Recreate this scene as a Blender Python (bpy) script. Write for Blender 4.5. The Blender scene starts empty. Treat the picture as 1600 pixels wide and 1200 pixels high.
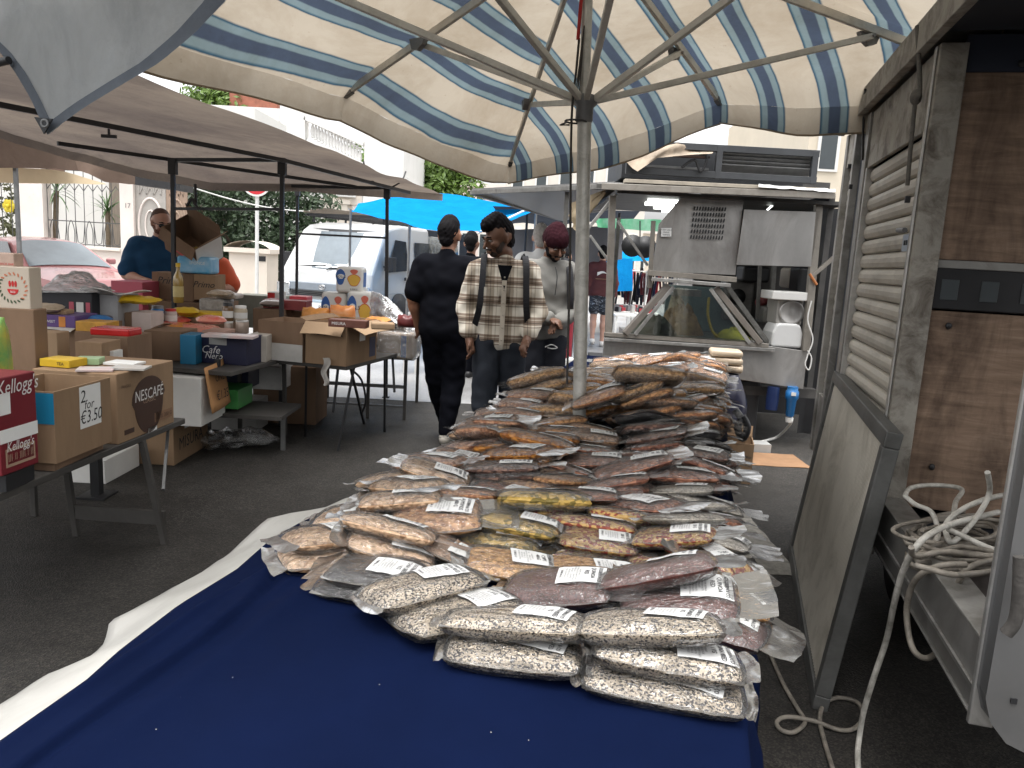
import bpy, math, random
import numpy as np
from mathutils import Vector, Matrix, noise as mnoise
random.seed(7); np.random.seed(7)
sc = bpy.context.scene
COL = sc.collection
R = math.radians
# ------------------------------------------------------------------ camera, sky, sun, exposure
CAMH = 1.5; PITCH = R(9.4); ROLL = R(3.2); FPX = 1200.0
cd = bpy.data.cameras.new('camera'); cam = bpy.data.objects.new('camera', cd); COL.objects.link(cam)
cd.sensor_fit = 'HORIZONTAL'; cd.sensor_width = 36; cd.lens = 27.0; cd.clip_start = 0.05; cd.clip_end = 600
_cp, _sp, _c, _s = math.cos(PITCH), math.sin(PITCH), math.cos(ROLL), math.sin(ROLL)
_fw = Vector((0, _cp, -_sp)); _up0 = Vector((0, _sp, _cp)); _X = Vector((1, 0, 0))
_rt = _c*_X + _s*_up0; _up = -_s*_X + _c*_up0
_m = Matrix((_rt, _up, -_fw)).transposed().to_4x4(); _m.translation = (0, 0, CAMH)
cam.matrix_world = _m; sc.camera = cam
w = bpy.data.worlds.new('World'); sc.world = w; w.use_nodes = True
nt = w.node_tree; nt.nodes.clear()
sky = nt.nodes.new('ShaderNodeTexSky'); sky.sky_type = 'NISHITA'; sky.sun_disc = False
SUN_EL, SUN_AZ = R(80), R(200)
sky.sun_elevation = SUN_EL; sky.sun_rotation = SUN_AZ; sky.dust_density = 5.0; sky.air_density = 1.0
hs = nt.nodes.new('ShaderNodeHueSaturation'); hs.inputs['Saturation'].default_value = 0.05
bg = nt.nodes.new('ShaderNodeBackground'); bg.inputs['Strength'].default_value = 0.15
wo = nt.nodes.new('ShaderNodeOutputWorld')
nt.links.new(sky.outputs[0], hs.inputs['Color']); nt.links.new(hs.outputs[0], bg.inputs['Color']); nt.links.new(bg.outputs[0], wo.inputs['Surface'])
sl = bpy.data.lights.new('sun', 'SUN'); sl.energy = .5; sl.angle = R(45); sl.color = (1.0, 0.95, 0.89)
sun = bpy.data.objects.new('sun', sl); COL.objects.link(sun)
_sd = Vector((math.sin(SUN_AZ)*math.cos(SUN_EL), math.cos(SUN_AZ)*math.cos(SUN_EL), math.sin(SUN_EL)))
sun.rotation_euler = _sd.to_track_quat('Z', 'Y').to_euler()
sc.view_settings.view_transform = 'Standard'; sc.view_settings.look = 'None'
sc.view_settings.gamma = 1.0; sc.view_settings.exposure = 1.6; sc.view_settings.use_curve_mapping = False
sc.render.engine = 'CYCLES'
cy = sc.cycles
cy.max_bounces = 10; cy.diffuse_bounces = 5; cy.glossy_bounces = 4; cy.transmission_bounces = 4; cy.transparent_max_bounces = 40
cy.use_denoising = True; cy.caustics_reflective = False; cy.caustics_refractive = False
cy.sample_clamp_indirect = 6.0; cy.use_adaptive_sampling = True; cy.adaptive_threshold = 0.015
try: cy.denoiser = 'OPENIMAGEDENOISE'
except Exception: pass

# ------------------------------------------------------------------ pixel <-> world (photo pixels, 1600 x 1200)
def ray(px, py):
    u = (px-800)/FPX; v = (py-600)/FPX
    u2 = _c*u+_s*v; v2 = -_s*u+_c*v
    return Vector((u2, _cp-v2*_sp, -_sp-v2*_cp))
def G(px, py, z=0.0):
    d = ray(px, py); return Vector((0, 0, CAMH))+d*((z-CAMH)/d.z)
def P(px, py, Y):
    d = ray(px, py); return Vector((0, 0, CAMH))+d*(Y/d.y)
def VP(px, py, a, b):
    d = ray(px, py); return Vector((0, 0, CAMH))+d*(a/(d.x-b*d.y))
def proj(p):
    z = p[2]-CAMH; f = p[1]*_cp-z*_sp; u2 = p[0]/f; v2 = -(p[1]*_sp+z*_cp)/f
    return 800+FPX*(_c*u2-_s*v2), 600+FPX*(_s*u2+_c*v2)
def bis(f, hi=4.0):
    lo = 0.0
    for _ in range(40):
        m = (lo+hi)/2
        if f(m): lo = m
        else: hi = m
    return lo
def fit(cx, cy_, l=None, r=None, t=None, z0=None, Y=None, yaw=0.0):
    """near bottom corner of a box at a photo pixel -> corner, width (to the left), depth (away), height"""
    c = G(cx, cy_, z0) if Y is None else P(cx, cy_, Y)
    a = R(yaw); ex = Vector((math.cos(a), math.sin(a), 0)); ey = Vector((-math.sin(a), math.cos(a), 0)); ez = Vector((0, 0, 1))
    W = bis(lambda m: proj(c-m*ex)[0] > l) if l is not None else None
    D = bis(lambda m: proj(c+m*ey)[0] < r) if r is not None else None
    Hh = bis(lambda m: proj(c+m*ez)[1] > t) if t is not None else None
    return c, W, D, Hh

# ------------------------------------------------------------------ mesh builder
def yawm(deg): return Matrix.Rotation(R(deg), 3, 'Z')
class MB:
    def __init__(s): s.v = []; s.f = []; s.m = []; s.sm = []
    def add(s, vs, fs, mi=0, smooth=False):
        o = len(s.v); s.v.extend(tuple(x) for x in vs)
        for f in fs: s.f.append(tuple(i+o for i in f)); s.m.append(mi); s.sm.append(smooth)
        return s
    def box(s, c, size, rot=None, mi=0):
        c = Vector(c); hx, hy, hz = size[0]/2, size[1]/2, size[2]/2
        vs = [Vector((x, y, z)) for x in (-hx, hx) for y in (-hy, hy) for z in (-hz, hz)]
        if rot is not None: vs = [rot @ q for q in vs]
        return s.add([c+q for q in vs], [(0,1,3,2),(4,6,7,5),(0,4,5,1),(2,3,7,6),(0,2,6,4),(1,5,7,3)], mi)
    def span(s, a, b, mi=0):
        return s.box([(a[i]+b[i])/2 for i in range(3)], [abs(b[i]-a[i]) for i in range(3)], None, mi)
    def beam(s, a, b, wd, ht, mi=0, up=(0, 0, 1)):
        a = Vector(a); b = Vector(b); d = (b-a); L = d.length; d.normalize()
        upv = Vector(up)
        if abs(d.dot(upv)) > .98: upv = Vector((0, 1, 0))
        x = d.cross(upv).normalized(); z = x.cross(d).normalized()
        vs = []
        for e in (a, b):
            for sx, sz in ((-1,-1),(1,-1),(1,1),(-1,1)): vs.append(e+x*(sx*wd/2)+z*(sz*ht/2))
        return s.add(vs, [(3,2,1,0),(4,5,6,7),(0,1,5,4),(1,2,6,5),(2,3,7,6),(3,0,4,7)], mi)
    def tube(s, pts, r, n=8, mi=0, closed=False, caps=True):
        pts = [Vector(p) for p in pts]; N = len(pts)
        rs = r if isinstance(r, (list, tuple)) else [r]*N
        vs = []; prev = None
        for i, p in enumerate(pts):
            if closed: t = pts[(i+1) % N]-pts[i-1]
            else: t = pts[min(i+1, N-1)]-pts[max(i-1, 0)]
            if t.length < 1e-9: t = Vector((0, 0, 1))
            t.normalize()
            if prev is None:
                u = t.cross(Vector((0, 0, 1)))
                if u.length < .05: u = t.cross(Vector((0, 1, 0)))
            else: u = prev-t*prev.dot(t)
            if u.length < 1e-6: u = t.orthogonal()
            u.normalize(); prev = u; v = t.cross(u)
            for k in range(n):
                a = 2*math.pi*k/n; vs.append(p+(u*math.cos(a)+v*math.sin(a))*rs[i])
        fs = []
        for i in range(N if closed else N-1):
            j = (i+1) % N
            for k in range(n): fs.append((i*n+k, i*n+(k+1) % n, j*n+(k+1) % n, j*n+k))
        s.add(vs, fs, mi, True)
        if caps and not closed:
            s.add(vs[:n], [tuple(range(n-1, -1, -1))], mi); s.add(vs[-n:], [tuple(range(n))], mi)
        return s
    def lathe(s, prof, c=(0, 0, 0), n=20, mi=0, axis='Z', smooth=True, rot=None):
        c = Vector(c); vs = []
        for r, z in prof:
            for k in range(n):
                a = 2*math.pi*k/n; q = Vector((r*math.cos(a), r*math.sin(a), z))
                if axis == 'Y': q = Vector((q.x, -q.z, q.y))
                if axis == 'X': q = Vector((q.z, q.x, q.y))
                if rot is not None: q = rot @ q
                vs.append(c+q)
        N = len(prof); fs = [(i*n+k, i*n+(k+1) % n, (i+1)*n+(k+1) % n, (i+1)*n+k) for i in range(N-1) for k in range(n)]
        s.add(vs, fs, mi, smooth)
        if prof[0][0] > 1e-5: s.add(vs[:n], [tuple(range(n-1, -1, -1))], mi)
        if prof[-1][0] > 1e-5: s.add(vs[-n:], [tuple(range(n))], mi)
        return s
    def ell(s, c, r, nu=14, nv=9, mi=0, rot=None):
        prof = [(math.sin(math.pi*i/nv), -math.cos(math.pi*i/nv)) for i in range(nv+1)]
        c = Vector(c); vs = []; rr = r if isinstance(r, (tuple, list)) else (r, r, r)
        for a, z in prof:
            for k in range(nu):
                t = 2*math.pi*k/nu; q = Vector((a*math.cos(t)*rr[0], a*math.sin(t)*rr[1], z*rr[2]))
                vs.append(c+(rot @ q if rot is not None else q))
        return s.add(vs, [(i*nu+k, i*nu+(k+1) % nu, (i+1)*nu+(k+1) % nu, (i+1)*nu+k) for i in range(nv) for k in range(nu)], mi, True)
    def grid(s, fn, nu, nv, mi=0, smooth=True, flip=False):
        vs = [fn(i/nu, j/nv) for i in range(nu+1) for j in range(nv+1)]; W = nv+1
        fs = [(i*W+j, (i+1)*W+j, (i+1)*W+j+1, i*W+j+1) for i in range(nu) for j in range(nv)]
        if flip: fs = [f[::-1] for f in fs]
        return s.add(vs, fs, mi, smooth)
    def prism(s, poly, o, x, y, depth, mi=0):
        """poly in the plane (o; x, y), extruded by depth along x cross y"""
        o = Vector(o); x = Vector(x); y = Vector(y); n = x.cross(y).normalized(); N = len(poly)
        a = [o+x*p[0]+y*p[1] for p in poly]; b = [q+n*depth for q in a]
        return s.add(a+b, [tuple(range(N-1, -1, -1)), tuple(range(N, 2*N))]+[(i, (i+1) % N, N+(i+1) % N, N+i) for i in range(N)], mi)
    def sheet(s, pts, th, mi=0):
        """closed slab from a 3-d polygon with thickness th"""
        pts = [Vector(p) for p in pts]; n = Vector((0, 0, 0))
        for i in range(1, len(pts)-1): n += (pts[i]-pts[0]).cross(pts[i+1]-pts[0])
        n.normalize(); N = len(pts); b = [p+n*th for p in pts]
        return s.add(pts+b, [tuple(range(N-1, -1, -1)), tuple(range(N, 2*N))]+[(i, (i+1) % N, N+(i+1) % N, N+i) for i in range(N)], mi)
    def text(s, string, o, x, y, size, mi=0, align='C', off=0.0008, shear=0.0, sx=1.0):
        vs, fs, wd = glyphs(string)
        o = Vector(o); x = Vector(x).normalized(); y = Vector(y).normalized(); n = x.cross(y)
        a = {'C': -wd/2, 'L': 0, 'R': -wd}[align]
        return s.add([o+x*((px+a+shear*py)*size*sx)+y*((py-.35)*size)+n*off for px, py in vs], fs, mi)
    def mesh(s, name, mats):
        me = bpy.data.meshes.new(name); me.from_pydata(s.v, [], s.f)
        for m_ in (mats if isinstance(mats, (list, tuple)) else [mats]): me.materials.append(m_)
        me.polygons.foreach_set('material_index', s.m); me.polygons.foreach_set('use_smooth', s.sm); me.update()
        return me
    def build(s, name, mats, parent=None, bevel=0.0, seg=2, local=False):
        """local=False: vertices are in world space and are moved into the (unrotated or rotated) parent's frame"""
        if parent is not None and not local:
            inv = wm(parent).inverted(); s.v = [tuple(inv @ Vector(p)) for p in s.v]
        o = bpy.data.objects.new(name, s.mesh(name, mats)); COL.objects.link(o)
        if parent is not None: o.parent = parent
        if bevel:
            b = o.modifiers.new('bevel', 'BEVEL'); b.width = bevel; b.segments = seg; b.limit_method = 'ANGLE'; b.angle_limit = R(40)
        return o
def wm(o):
    m_ = o.matrix_basis.copy()
    while o.parent is not None: o = o.parent; m_ = o.matrix_basis @ m_
    return m_
_gl = {}
def glyphs(string):
    if string in _gl: return _gl[string]
    cu = bpy.data.curves.new('t', 'FONT'); cu.body = string; cu.resolution_u = 2
    ob = bpy.data.objects.new('t', cu); me = bpy.data.meshes.new_from_object(ob)
    vs = [(q.co.x, q.co.y) for q in me.vertices]; fs = [tuple(p.vertices) for p in me.polygons]
    wd = max([q[0] for q in vs], default=.1)
    bpy.data.objects.remove(ob); bpy.data.curves.remove(cu); bpy.data.meshes.remove(me)
    _gl[string] = (vs, fs, wd); return _gl[string]
def tag(o, label=None, cat=None, group=None, kind=None):
    if label: o['label'] = label
    if cat: o['category'] = cat
    if group: o['group'] = group
    if kind: o['kind'] = kind
    return o
def thing(name, label, cat, loc=(0, 0, 0), rz=0.0, group=None, rot=None):
    o = bpy.data.objects.new(name, None); o.empty_display_size = .1; COL.objects.link(o)
    o.location = loc; o.rotation_euler = rot if rot is not None else (0, 0, R(rz))
    return tag(o, label, cat, group)
def copy_tree(o, parent=None):
    c = o.copy(); COL.objects.link(c)
    if parent is not None: c.parent = parent
    for ch in list(o.children): copy_tree(ch, c)
    return c
def lerp(a, b, t): return a+(b-a)*t
def smooth_path(pts, n=8, closed=False):
    pts = [Vector(p) for p in pts]; out = []; N = len(pts)
    rng = range(N if closed else N-1)
    for i in rng:
        g = (lambda k: pts[k % N]) if closed else (lambda k: pts[max(0, min(N-1, k))])
        p0, p1, p2, p3 = g(i-1), g(i), g(i+1), g(i+2)
        for k in range(n):
            t = k/n
            out.append(.5*((2*p1)+(p2-p0)*t+(2*p0-5*p1+4*p2-p3)*t*t+(3*p1-p0-3*p2+p3)*t**3))
    if not closed: out.append(pts[-1])
    return out

# ------------------------------------------------------------------ materials
def nodes(name):
    m_ = bpy.data.materials.new(name); m_.use_nodes = True; t = m_.node_tree; t.nodes.clear()
    out = t.nodes.new('ShaderNodeOutputMaterial'); return m_, t, out
def N(t, typ, **kw):
    n = t.nodes.new('ShaderNode'+typ)
    for k, v in kw.items():
        if k.startswith('i_'):
            key = k[2:].replace('_', ' '); n.inputs[int(key) if key.isdigit() else key].default_value = v
        else: setattr(n, k, v)
    return n
def rgba(c): return (c[0], c[1], c[2], 1.0)
def ramp(t, stops, interp='LINEAR'):
    n = t.nodes.new('ShaderNodeValToRGB'); e = n.color_ramp.elements; n.color_ramp.interpolation = interp
    while len(e) < len(stops): e.new(.5)
    for k, (p, c) in enumerate(stops): e[k].position = p; e[k].color = rgba(c) if len(c) == 3 else c
    return n
def mixc(t, a, b, fac=.5, blend='MIX'):
    n = t.nodes.new('ShaderNodeMix'); n.data_type = 'RGBA'; n.blend_type = blend
    for idx, val in ((6, a), (7, b)):
        if hasattr(val, 'links') or hasattr(val, 'is_linked'): t.links.new(val, n.inputs[idx])
        else: n.inputs[idx].default_value = rgba(val)
    if hasattr(fac, 'is_linked'): t.links.new(fac, n.inputs[0])
    else: n.inputs[0].default_value = fac
    return n.outputs[2]
def coords(t, rnd=True):
    tc = N(t, 'TexCoord')
    if not rnd: return tc.outputs['Object']
    oi = N(t, 'ObjectInfo'); mu = N(t, 'Math', operation='MULTIPLY'); mu.inputs[1].default_value = 37.0; t.links.new(oi.outputs['Random'], mu.inputs[0])
    va = N(t, 'VectorMath', operation='ADD'); t.links.new(tc.outputs['Object'], va.inputs[0]); t.links.new(mu.outputs[0], va.inputs[1])
    return va.outputs[0]
def tex_noise(t, co, scale, detail=6, rough=.6, dist=0.0):
    n = N(t, 'TexNoise', i_Scale=scale, i_Detail=detail, i_Roughness=rough, i_Distortion=dist); t.links.new(co, n.inputs['Vector']); return n
def scalev(t, co, s):
    n = N(t, 'VectorMath', operation='MULTIPLY'); t.links.new(co, n.inputs[0]); n.inputs[1].default_value = s; return n.outputs[0]
def bumpn(t, h, strength, dist=.01):
    b = N(t, 'Bump', i_Strength=strength, i_Distance=dist); t.links.new(h, b.inputs['Height']); return b.outputs[0]
_mc = {}
def M(name, col, rough=.6, metal=0.0, var=.18, vscale=6.0, bump=.15, bscale=40.0, col2=None, spec=.5, coat=0.0, stretch=None, rvar=.12, dist=.004, dirt=None, dscale=3.0, damt=.5):
    if name in _mc: return _mc[name]
    m_, t, out = nodes(name); co = coords(t)
    if stretch: co = scalev(t, co, stretch)
    n1 = tex_noise(t, co, vscale, 6, .65)
    c2 = col2 if col2 else tuple(x*(1-var) for x in col); c1 = tuple(min(1, x*(1+var*.5)) for x in col) if not col2 else col
    r_ = ramp(t, [(.3, c2), (.7, c1)]); t.links.new(n1.outputs[0], r_.inputs[0]); colo = r_.outputs[0]
    if dirt:
        nd = tex_noise(t, co, dscale, 8, .7, .6); rd = ramp(t, [(.45, (0, 0, 0)), (.68, (damt,)*3)]); t.links.new(nd.outputs[0], rd.inputs[0])
        colo = mixc(t, colo, dirt, rd.outputs[0])
    p = N(t, 'BsdfPrincipled'); t.links.new(colo, p.inputs['Base Color'])
    p.inputs['Metallic'].default_value = metal; p.inputs['Specular IOR Level'].default_value = spec
    if coat: p.inputs['Coat Weight'].default_value = coat; p.inputs['Coat Roughness'].default_value = .08
    rr = N(t, 'MapRange'); rr.inputs[3].default_value = max(.02, rough-rvar); rr.inputs[4].default_value = min(1, rough+rvar); t.links.new(n1.outputs[0], rr.inputs[0]); t.links.new(rr.outputs[0], p.inputs['Roughness'])
    if bump:
        n2 = tex_noise(t, co, bscale, 5, .6); t.links.new(bumpn(t, n2.outputs[0], bump, dist), p.inputs['Normal'])
    t.links.new(p.outputs[0], out.inputs[0]); _mc[name] = m_; return m_
def fabric(name, col, trans=.35, weave=900.0, var=.2, vscale=4.0, dirt=None, damt=.5, fold=.4, fscale=3.0, col2=None):
    """woven sheet that lets light through"""
    m_, t, out = nodes(name); co = coords(t, False)
    n1 = tex_noise(t, co, vscale, 8, .65, .4)
    c2 = col2 if col2 else tuple(x*(1-var) for x in col)
    r_ = ramp(t, [(.3, c2), (.7, col)]); t.links.new(n1.outputs[0], r_.inputs[0]); colo = r_.outputs[0]
    if dirt:
        nd = tex_noise(t, co, 2.3, 8, .7, .8); rd = ramp(t, [(.5, (0, 0, 0)), (.75, (damt,)*3)]); t.links.new(nd.outputs[0], rd.inputs[0]); colo = mixc(t, colo, dirt, rd.outputs[0])
    nf = tex_noise(t, co, fscale, 5, .5, .15); nw = tex_noise(t, co, weave, 2); ad = N(t, 'Math', operation='MULTIPLY_ADD'); ad.inputs[1].default_value = .04
    t.links.new(nw.outputs[0], ad.inputs[0]); t.links.new(nf.outputs[0], ad.inputs[2]); b = bumpn(t, ad.outputs[0], fold, .05)
    d = N(t, 'BsdfDiffuse'); tr = N(t, 'BsdfTranslucent'); mx = N(t, 'MixShader'); mx.inputs[0].default_value = trans
    for q in (d, tr): t.links.new(colo, q.inputs[0]); t.links.new(b, q.inputs['Normal'])
    t.links.new(d.outputs[0], mx.inputs[1]); t.links.new(tr.outputs[0], mx.inputs[2]); t.links.new(mx.outputs[0], out.inputs[0]); return m_
def film(name, haze=.05, rough=.1, gloss=.10, wr=.6, wscale=26.0, tint=(.992, .99, .985), ior=1.5):
    """thin clear wrinkled plastic"""
    m_, t, out = nodes(name); co = coords(t)
    n1 = tex_noise(t, scalev(t, co, (.55, 1.3, 1)), wscale, 3, .55, 1.6); r1 = N(t, 'Math', operation='SUBTRACT'); r1.inputs[1].default_value = .5; t.links.new(n1.outputs[0], r1.inputs[0])
    ab = N(t, 'Math', operation='ABSOLUTE'); t.links.new(r1.outputs[0], ab.inputs[0]); pw = N(t, 'Math', operation='POWER'); pw.inputs[1].default_value = .6; t.links.new(ab.outputs[0], pw.inputs[0])
    b = bumpn(t, pw.outputs[0], wr, .012)
    tp = N(t, 'BsdfTransparent'); tp.inputs[0].default_value = rgba(tint); gl = N(t, 'BsdfGlossy'); gl.inputs['Roughness'].default_value = rough; df = N(t, 'BsdfDiffuse'); df.inputs[0].default_value = (.85, .85, .84, 1)
    t.links.new(b, gl.inputs['Normal']); fr = N(t, 'Fresnel', i_IOR=ior); t.links.new(b, fr.inputs['Normal']); ad = N(t, 'Math', operation='ADD', use_clamp=True); ad.inputs[1].default_value = gloss*.35; t.links.new(fr.outputs[0], ad.inputs[0])
    m1 = N(t, 'MixShader'); m1.inputs[0].default_value = haze; t.links.new(tp.outputs[0], m1.inputs[1]); t.links.new(df.outputs[0], m1.inputs[2])
    m2 = N(t, 'MixShader'); t.links.new(ad.outputs[0], m2.inputs[0]); t.links.new(m1.outputs[0], m2.inputs[1]); t.links.new(gl.outputs[0], m2.inputs[2]); t.links.new(m2.outputs[0], out.inputs[0]); return m_
def glass(name, tint=(.75, .8, .8), spec=.25):
    m_, t, out = nodes(name); tp = N(t, 'BsdfTransparent'); tp.inputs[0].default_value = rgba(tint); gl = N(t, 'BsdfGlossy'); gl.inputs['Roughness'].default_value = .03
    co = coords(t); n1 = tex_noise(t, co, 2.5, 4); t.links.new(bumpn(t, n1.outputs[0], .05, .02), gl.inputs['Normal'])
    fr = N(t, 'Fresnel', i_IOR=1.5); ad = N(t, 'Math', operation='ADD', use_clamp=True); ad.inputs[1].default_value = spec; t.links.new(fr.outputs[0], ad.inputs[0])
    mx = N(t, 'MixShader'); t.links.new(ad.outputs[0], mx.inputs[0]); t.links.new(tp.outputs[0], mx.inputs[1]); t.links.new(gl.outputs[0], mx.inputs[2]); t.links.new(mx.outputs[0], out.inputs[0]); return m_
def emit(name, col, st):
    m_, t, out = nodes(name); e = N(t, 'Emission'); e.inputs[0].default_value = rgba(col); e.inputs[1].default_value = st; t.links.new(e.outputs[0], out.inputs[0]); return m_
ALU = M('aluminium', (.52, .51, .49), .42, .75, .25, 5, .08, 60, dirt=(.12, .11, .09), dscale=6, damt=.55)
STEEL = M('steel_sheet', (.50, .485, .465), .38, .7, .25, 2.2, .06, 9, stretch=(1, 1, .5), dirt=(.13, .10, .08), dscale=2.2, damt=.5)
BLACKP = M('black_painted_steel', (.018, .018, .02), .45, 0, .3, 9, .1, 60)
GREYMET = M('grey_steel', (.2, .2, .2), .5, .5, .3, 9, .1, 60)
POLEG = M('pale_painted_pole', (.54, .53, .49), .42, .35, .2, 7, .1, 50, dirt=(.1, .09, .07), dscale=10, damt=.5)
CARD = M('cardboard', (.30, .20, .123), .85, 0, .22, 3.5, .2, 60, stretch=(1, 1, .25), spec=.2, dirt=(.20, .125, .075), dscale=5, damt=.45)
CARD2 = M('pale_cardboard', (.37, .255, .16), .85, 0, .14, 3, .12, 90, stretch=(1, 1, .25), spec=.2)
CARDD = M('dull_cardboard', (.225, .145, .095), .88, 0, .22, 3, .2, 60, stretch=(1, 1, .25), spec=.2, dirt=(.14, .09, .06), dscale=4, damt=.5)
WHITE = M('white_board', (.72, .71, .68), .7, 0, .08, 5, .06, 60, spec=.3)
PAPER = M('white_paper', (.8, .8, .78), .75, 0, .05, 9, .08, 30, spec=.2)
INK = M('black_ink', (.015, .014, .016), .7, 0, .1, 9, 0)
BLACK = M('black_plastic', (.02, .02, .022), .5, 0, .3, 9, .1, 60)
NAVYB = M('navy_carton', (.012, .014, .045), .5, 0, .2, 4, .06, 60)
# ------------------------------------------------------------------ ground and street
def asphalt():
    m_, t, out = nodes('asphalt'); co = coords(t, False)
    big = tex_noise(t, co, .55, 7, .65, .5); mid = tex_noise(t, co, 6, 6, .7); vo = N(t, 'TexVoronoi', i_Scale=150.0); t.links.new(co, vo.inputs['Vector'])
    r1 = ramp(t, [(.3, (.026, .024, .022)), (.55, (.037, .0345, .032)), (.75, (.054, .051, .048))]); t.links.new(big.outputs[0], r1.inputs[0])
    r2 = ramp(t, [(.0, (.5, .5, .5)), (.45, (.75, .75, .75)), (.6, (1.25, 1.22, 1.15)), (1, (2.6, 2.5, 2.3))]); t.links.new(vo.outputs['Color'], r2.inputs[0])
    c = mixc(t, r1.outputs[0], r2.outputs[0], .75, 'MULTIPLY')
    st = ramp(t, [(.45, (1, 1, 1)), (.72, (.55, .54, .53))]); t.links.new(mid.outputs[0], st.inputs[0]); c = mixc(t, c, st.outputs[0], .7, 'MULTIPLY')
    p = N(t, 'BsdfPrincipled'); t.links.new(c, p.inputs['Base Color'])
    rg = ramp(t, [(.35, (.55,)*3), (.6, (.8,)*3)]); t.links.new(big.outputs[0], rg.inputs[0]); t.links.new(rg.outputs[0], p.inputs['Roughness']); p.inputs['Specular IOR Level'].default_value = .3
    ad = N(t, 'Math', operation='MULTIPLY_ADD'); ad.inputs[1].default_value = .5; t.links.new(vo.outputs['Distance'], ad.inputs[0]); t.links.new(mid.outputs[0], ad.inputs[2])
    t.links.new(bumpn(t, ad.outputs[0], .55, .008), p.inputs['Normal']); t.links.new(p.outputs[0], out.inputs[0]); return m_
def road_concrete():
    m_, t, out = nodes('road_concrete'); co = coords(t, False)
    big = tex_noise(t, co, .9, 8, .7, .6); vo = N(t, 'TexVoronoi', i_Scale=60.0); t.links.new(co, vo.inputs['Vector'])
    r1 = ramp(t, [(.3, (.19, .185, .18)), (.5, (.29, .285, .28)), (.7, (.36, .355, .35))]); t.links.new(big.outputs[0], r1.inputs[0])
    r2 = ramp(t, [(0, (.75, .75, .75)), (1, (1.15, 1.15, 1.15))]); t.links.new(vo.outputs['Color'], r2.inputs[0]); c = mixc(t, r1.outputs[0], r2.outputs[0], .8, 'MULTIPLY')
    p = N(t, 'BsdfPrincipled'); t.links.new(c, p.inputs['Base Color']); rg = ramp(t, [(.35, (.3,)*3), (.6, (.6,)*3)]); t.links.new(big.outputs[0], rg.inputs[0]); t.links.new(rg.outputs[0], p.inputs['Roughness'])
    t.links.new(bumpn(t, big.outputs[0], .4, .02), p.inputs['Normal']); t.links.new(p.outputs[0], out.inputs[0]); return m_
ASPH = asphalt()
g = MB(); g.add([(-150, -100, 0), (150, -100, 0), (150, 200, 0), (-150, 200, 0)], [(0, 1, 2, 3)]); tag(g.build('ground', ASPH), kind='structure')
# same asphalt beyond the stall row, open-sky light painted in as a paler colour
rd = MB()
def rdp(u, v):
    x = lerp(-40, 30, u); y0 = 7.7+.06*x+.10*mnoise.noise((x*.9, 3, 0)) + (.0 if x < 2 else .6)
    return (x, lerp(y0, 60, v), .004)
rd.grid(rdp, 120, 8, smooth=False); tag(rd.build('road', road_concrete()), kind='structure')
MARK = M('worn_road_paint', (.42, .4, .35), .8, 0, .35, 18, .3, 60, col2=(.13, .12, .11))
mk = MB(); c_ = G(1182, 848); mk.grid(lambda u, v: (c_.x-.09+.18*u+.012*mnoise.noise((v*9, u*7, 1)), c_.y-.45+.95*v+.24*0, .004), 4, 14, smooth=False)
tag(mk.build('road_marking', MARK), kind='structure')
pv = MB(); pv.span((-40, 16.0, 0), (-4.0, 17.9, .13)); tag(pv.build('pavement', M('pavement_concrete', (.33, .32, .3), .85, 0, .2, 3, .2, 40), bevel=.015), kind='structure')
kb = MB()
kerb_root = thing('kerb', None, None, (0, 0, 0)); kerb_root['kind'] = 'structure'
KM = M('kerb_stone', (.38, .37, .34), .85, 0, .25, 5, .25, 40)
kme = None
for k in range(26):
    x = -30+k*1.0
    if kme is None:
        q = MB(); q.box((0, 0, .07), (.985, .16, .14)); o = q.build('kerb_stone', KM, kerb_root, bevel=.012, local=True); kme = o
    else: o = kme.copy(); COL.objects.link(o)
    o.location = (x, 15.915, 0)
# a flattened carton lying behind the table and litter
fl = MB(); a_ = G(1185, 722); fl.grid(lambda u, v: (a_.x+lerp(-.35, .38, u), a_.y+lerp(-.12, .30, v), .006+.006*mnoise.noise((u*4, v*4, 2))), 8, 6, smooth=False)
o = fl.build('cardboard_sheet', M('flat_cardboard', (.30, .17, .09), .9, 0, .25, 5, .2, 60)); s_ = o.modifiers.new('solid', 'SOLIDIFY'); s_.thickness = .004
tag(o, 'flattened brown cardboard sheet lying on the asphalt below the food truck', 'cardboard')
# ------------------------------------------------------------------ garden wall, house number, grilles, door
WALLM = M('pinkish_render', (.74, .67, .62), .85, 0, .07, 1.2, .12, 30, dirt=(.5, .46, .43), dscale=2.5, damt=.3)
IRON = M('grille_iron', (.10, .10, .10), .55, .3, .2, 9, .1, 50)
HY = 18.0
def hx(px): return P(px, 350, HY).x
xs = dict(a=hx(-60), b=hx(31), c=hx(68), d=hx(188), e=hx(209), f=hx(291))
gw = thing('garden_wall', 'pinkish white garden wall with piers, low ledge and number seventeen', 'wall', (hx(120), HY, 0))
q = MB()
q.span((xs['b'], HY, 0), (xs['c'], HY+.35, 3.4)); q.span((xs['d'], HY-.003, 0), (xs['e'], HY+.35, 3.4)); q.build('pier', WALLM, gw)
q = MB(); q.span((xs['c'], HY+.03, 0), (xs['d'], HY+.33, 1.12)); q.span((xs['a']-6, HY+.03, 0), (xs['b']-1.2, HY+.33, 1.0)); q.build('low_wall', WALLM, gw)
q = MB(); q.span((xs['c']+.003, HY-.05, 1.12), (xs['d']-.003, HY+.38, 1.19)); q.build('coping', M('coping_stone', (.72, .66, .6), .8, 0, .1, 3, .1, 30), gw, bevel=.01)
q = MB(); q.span((xs['a']-6, HY, 2.95), (xs['f']+.2, HY+.36, 3.6)); q.build('lintel', WALLM, gw)
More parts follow.
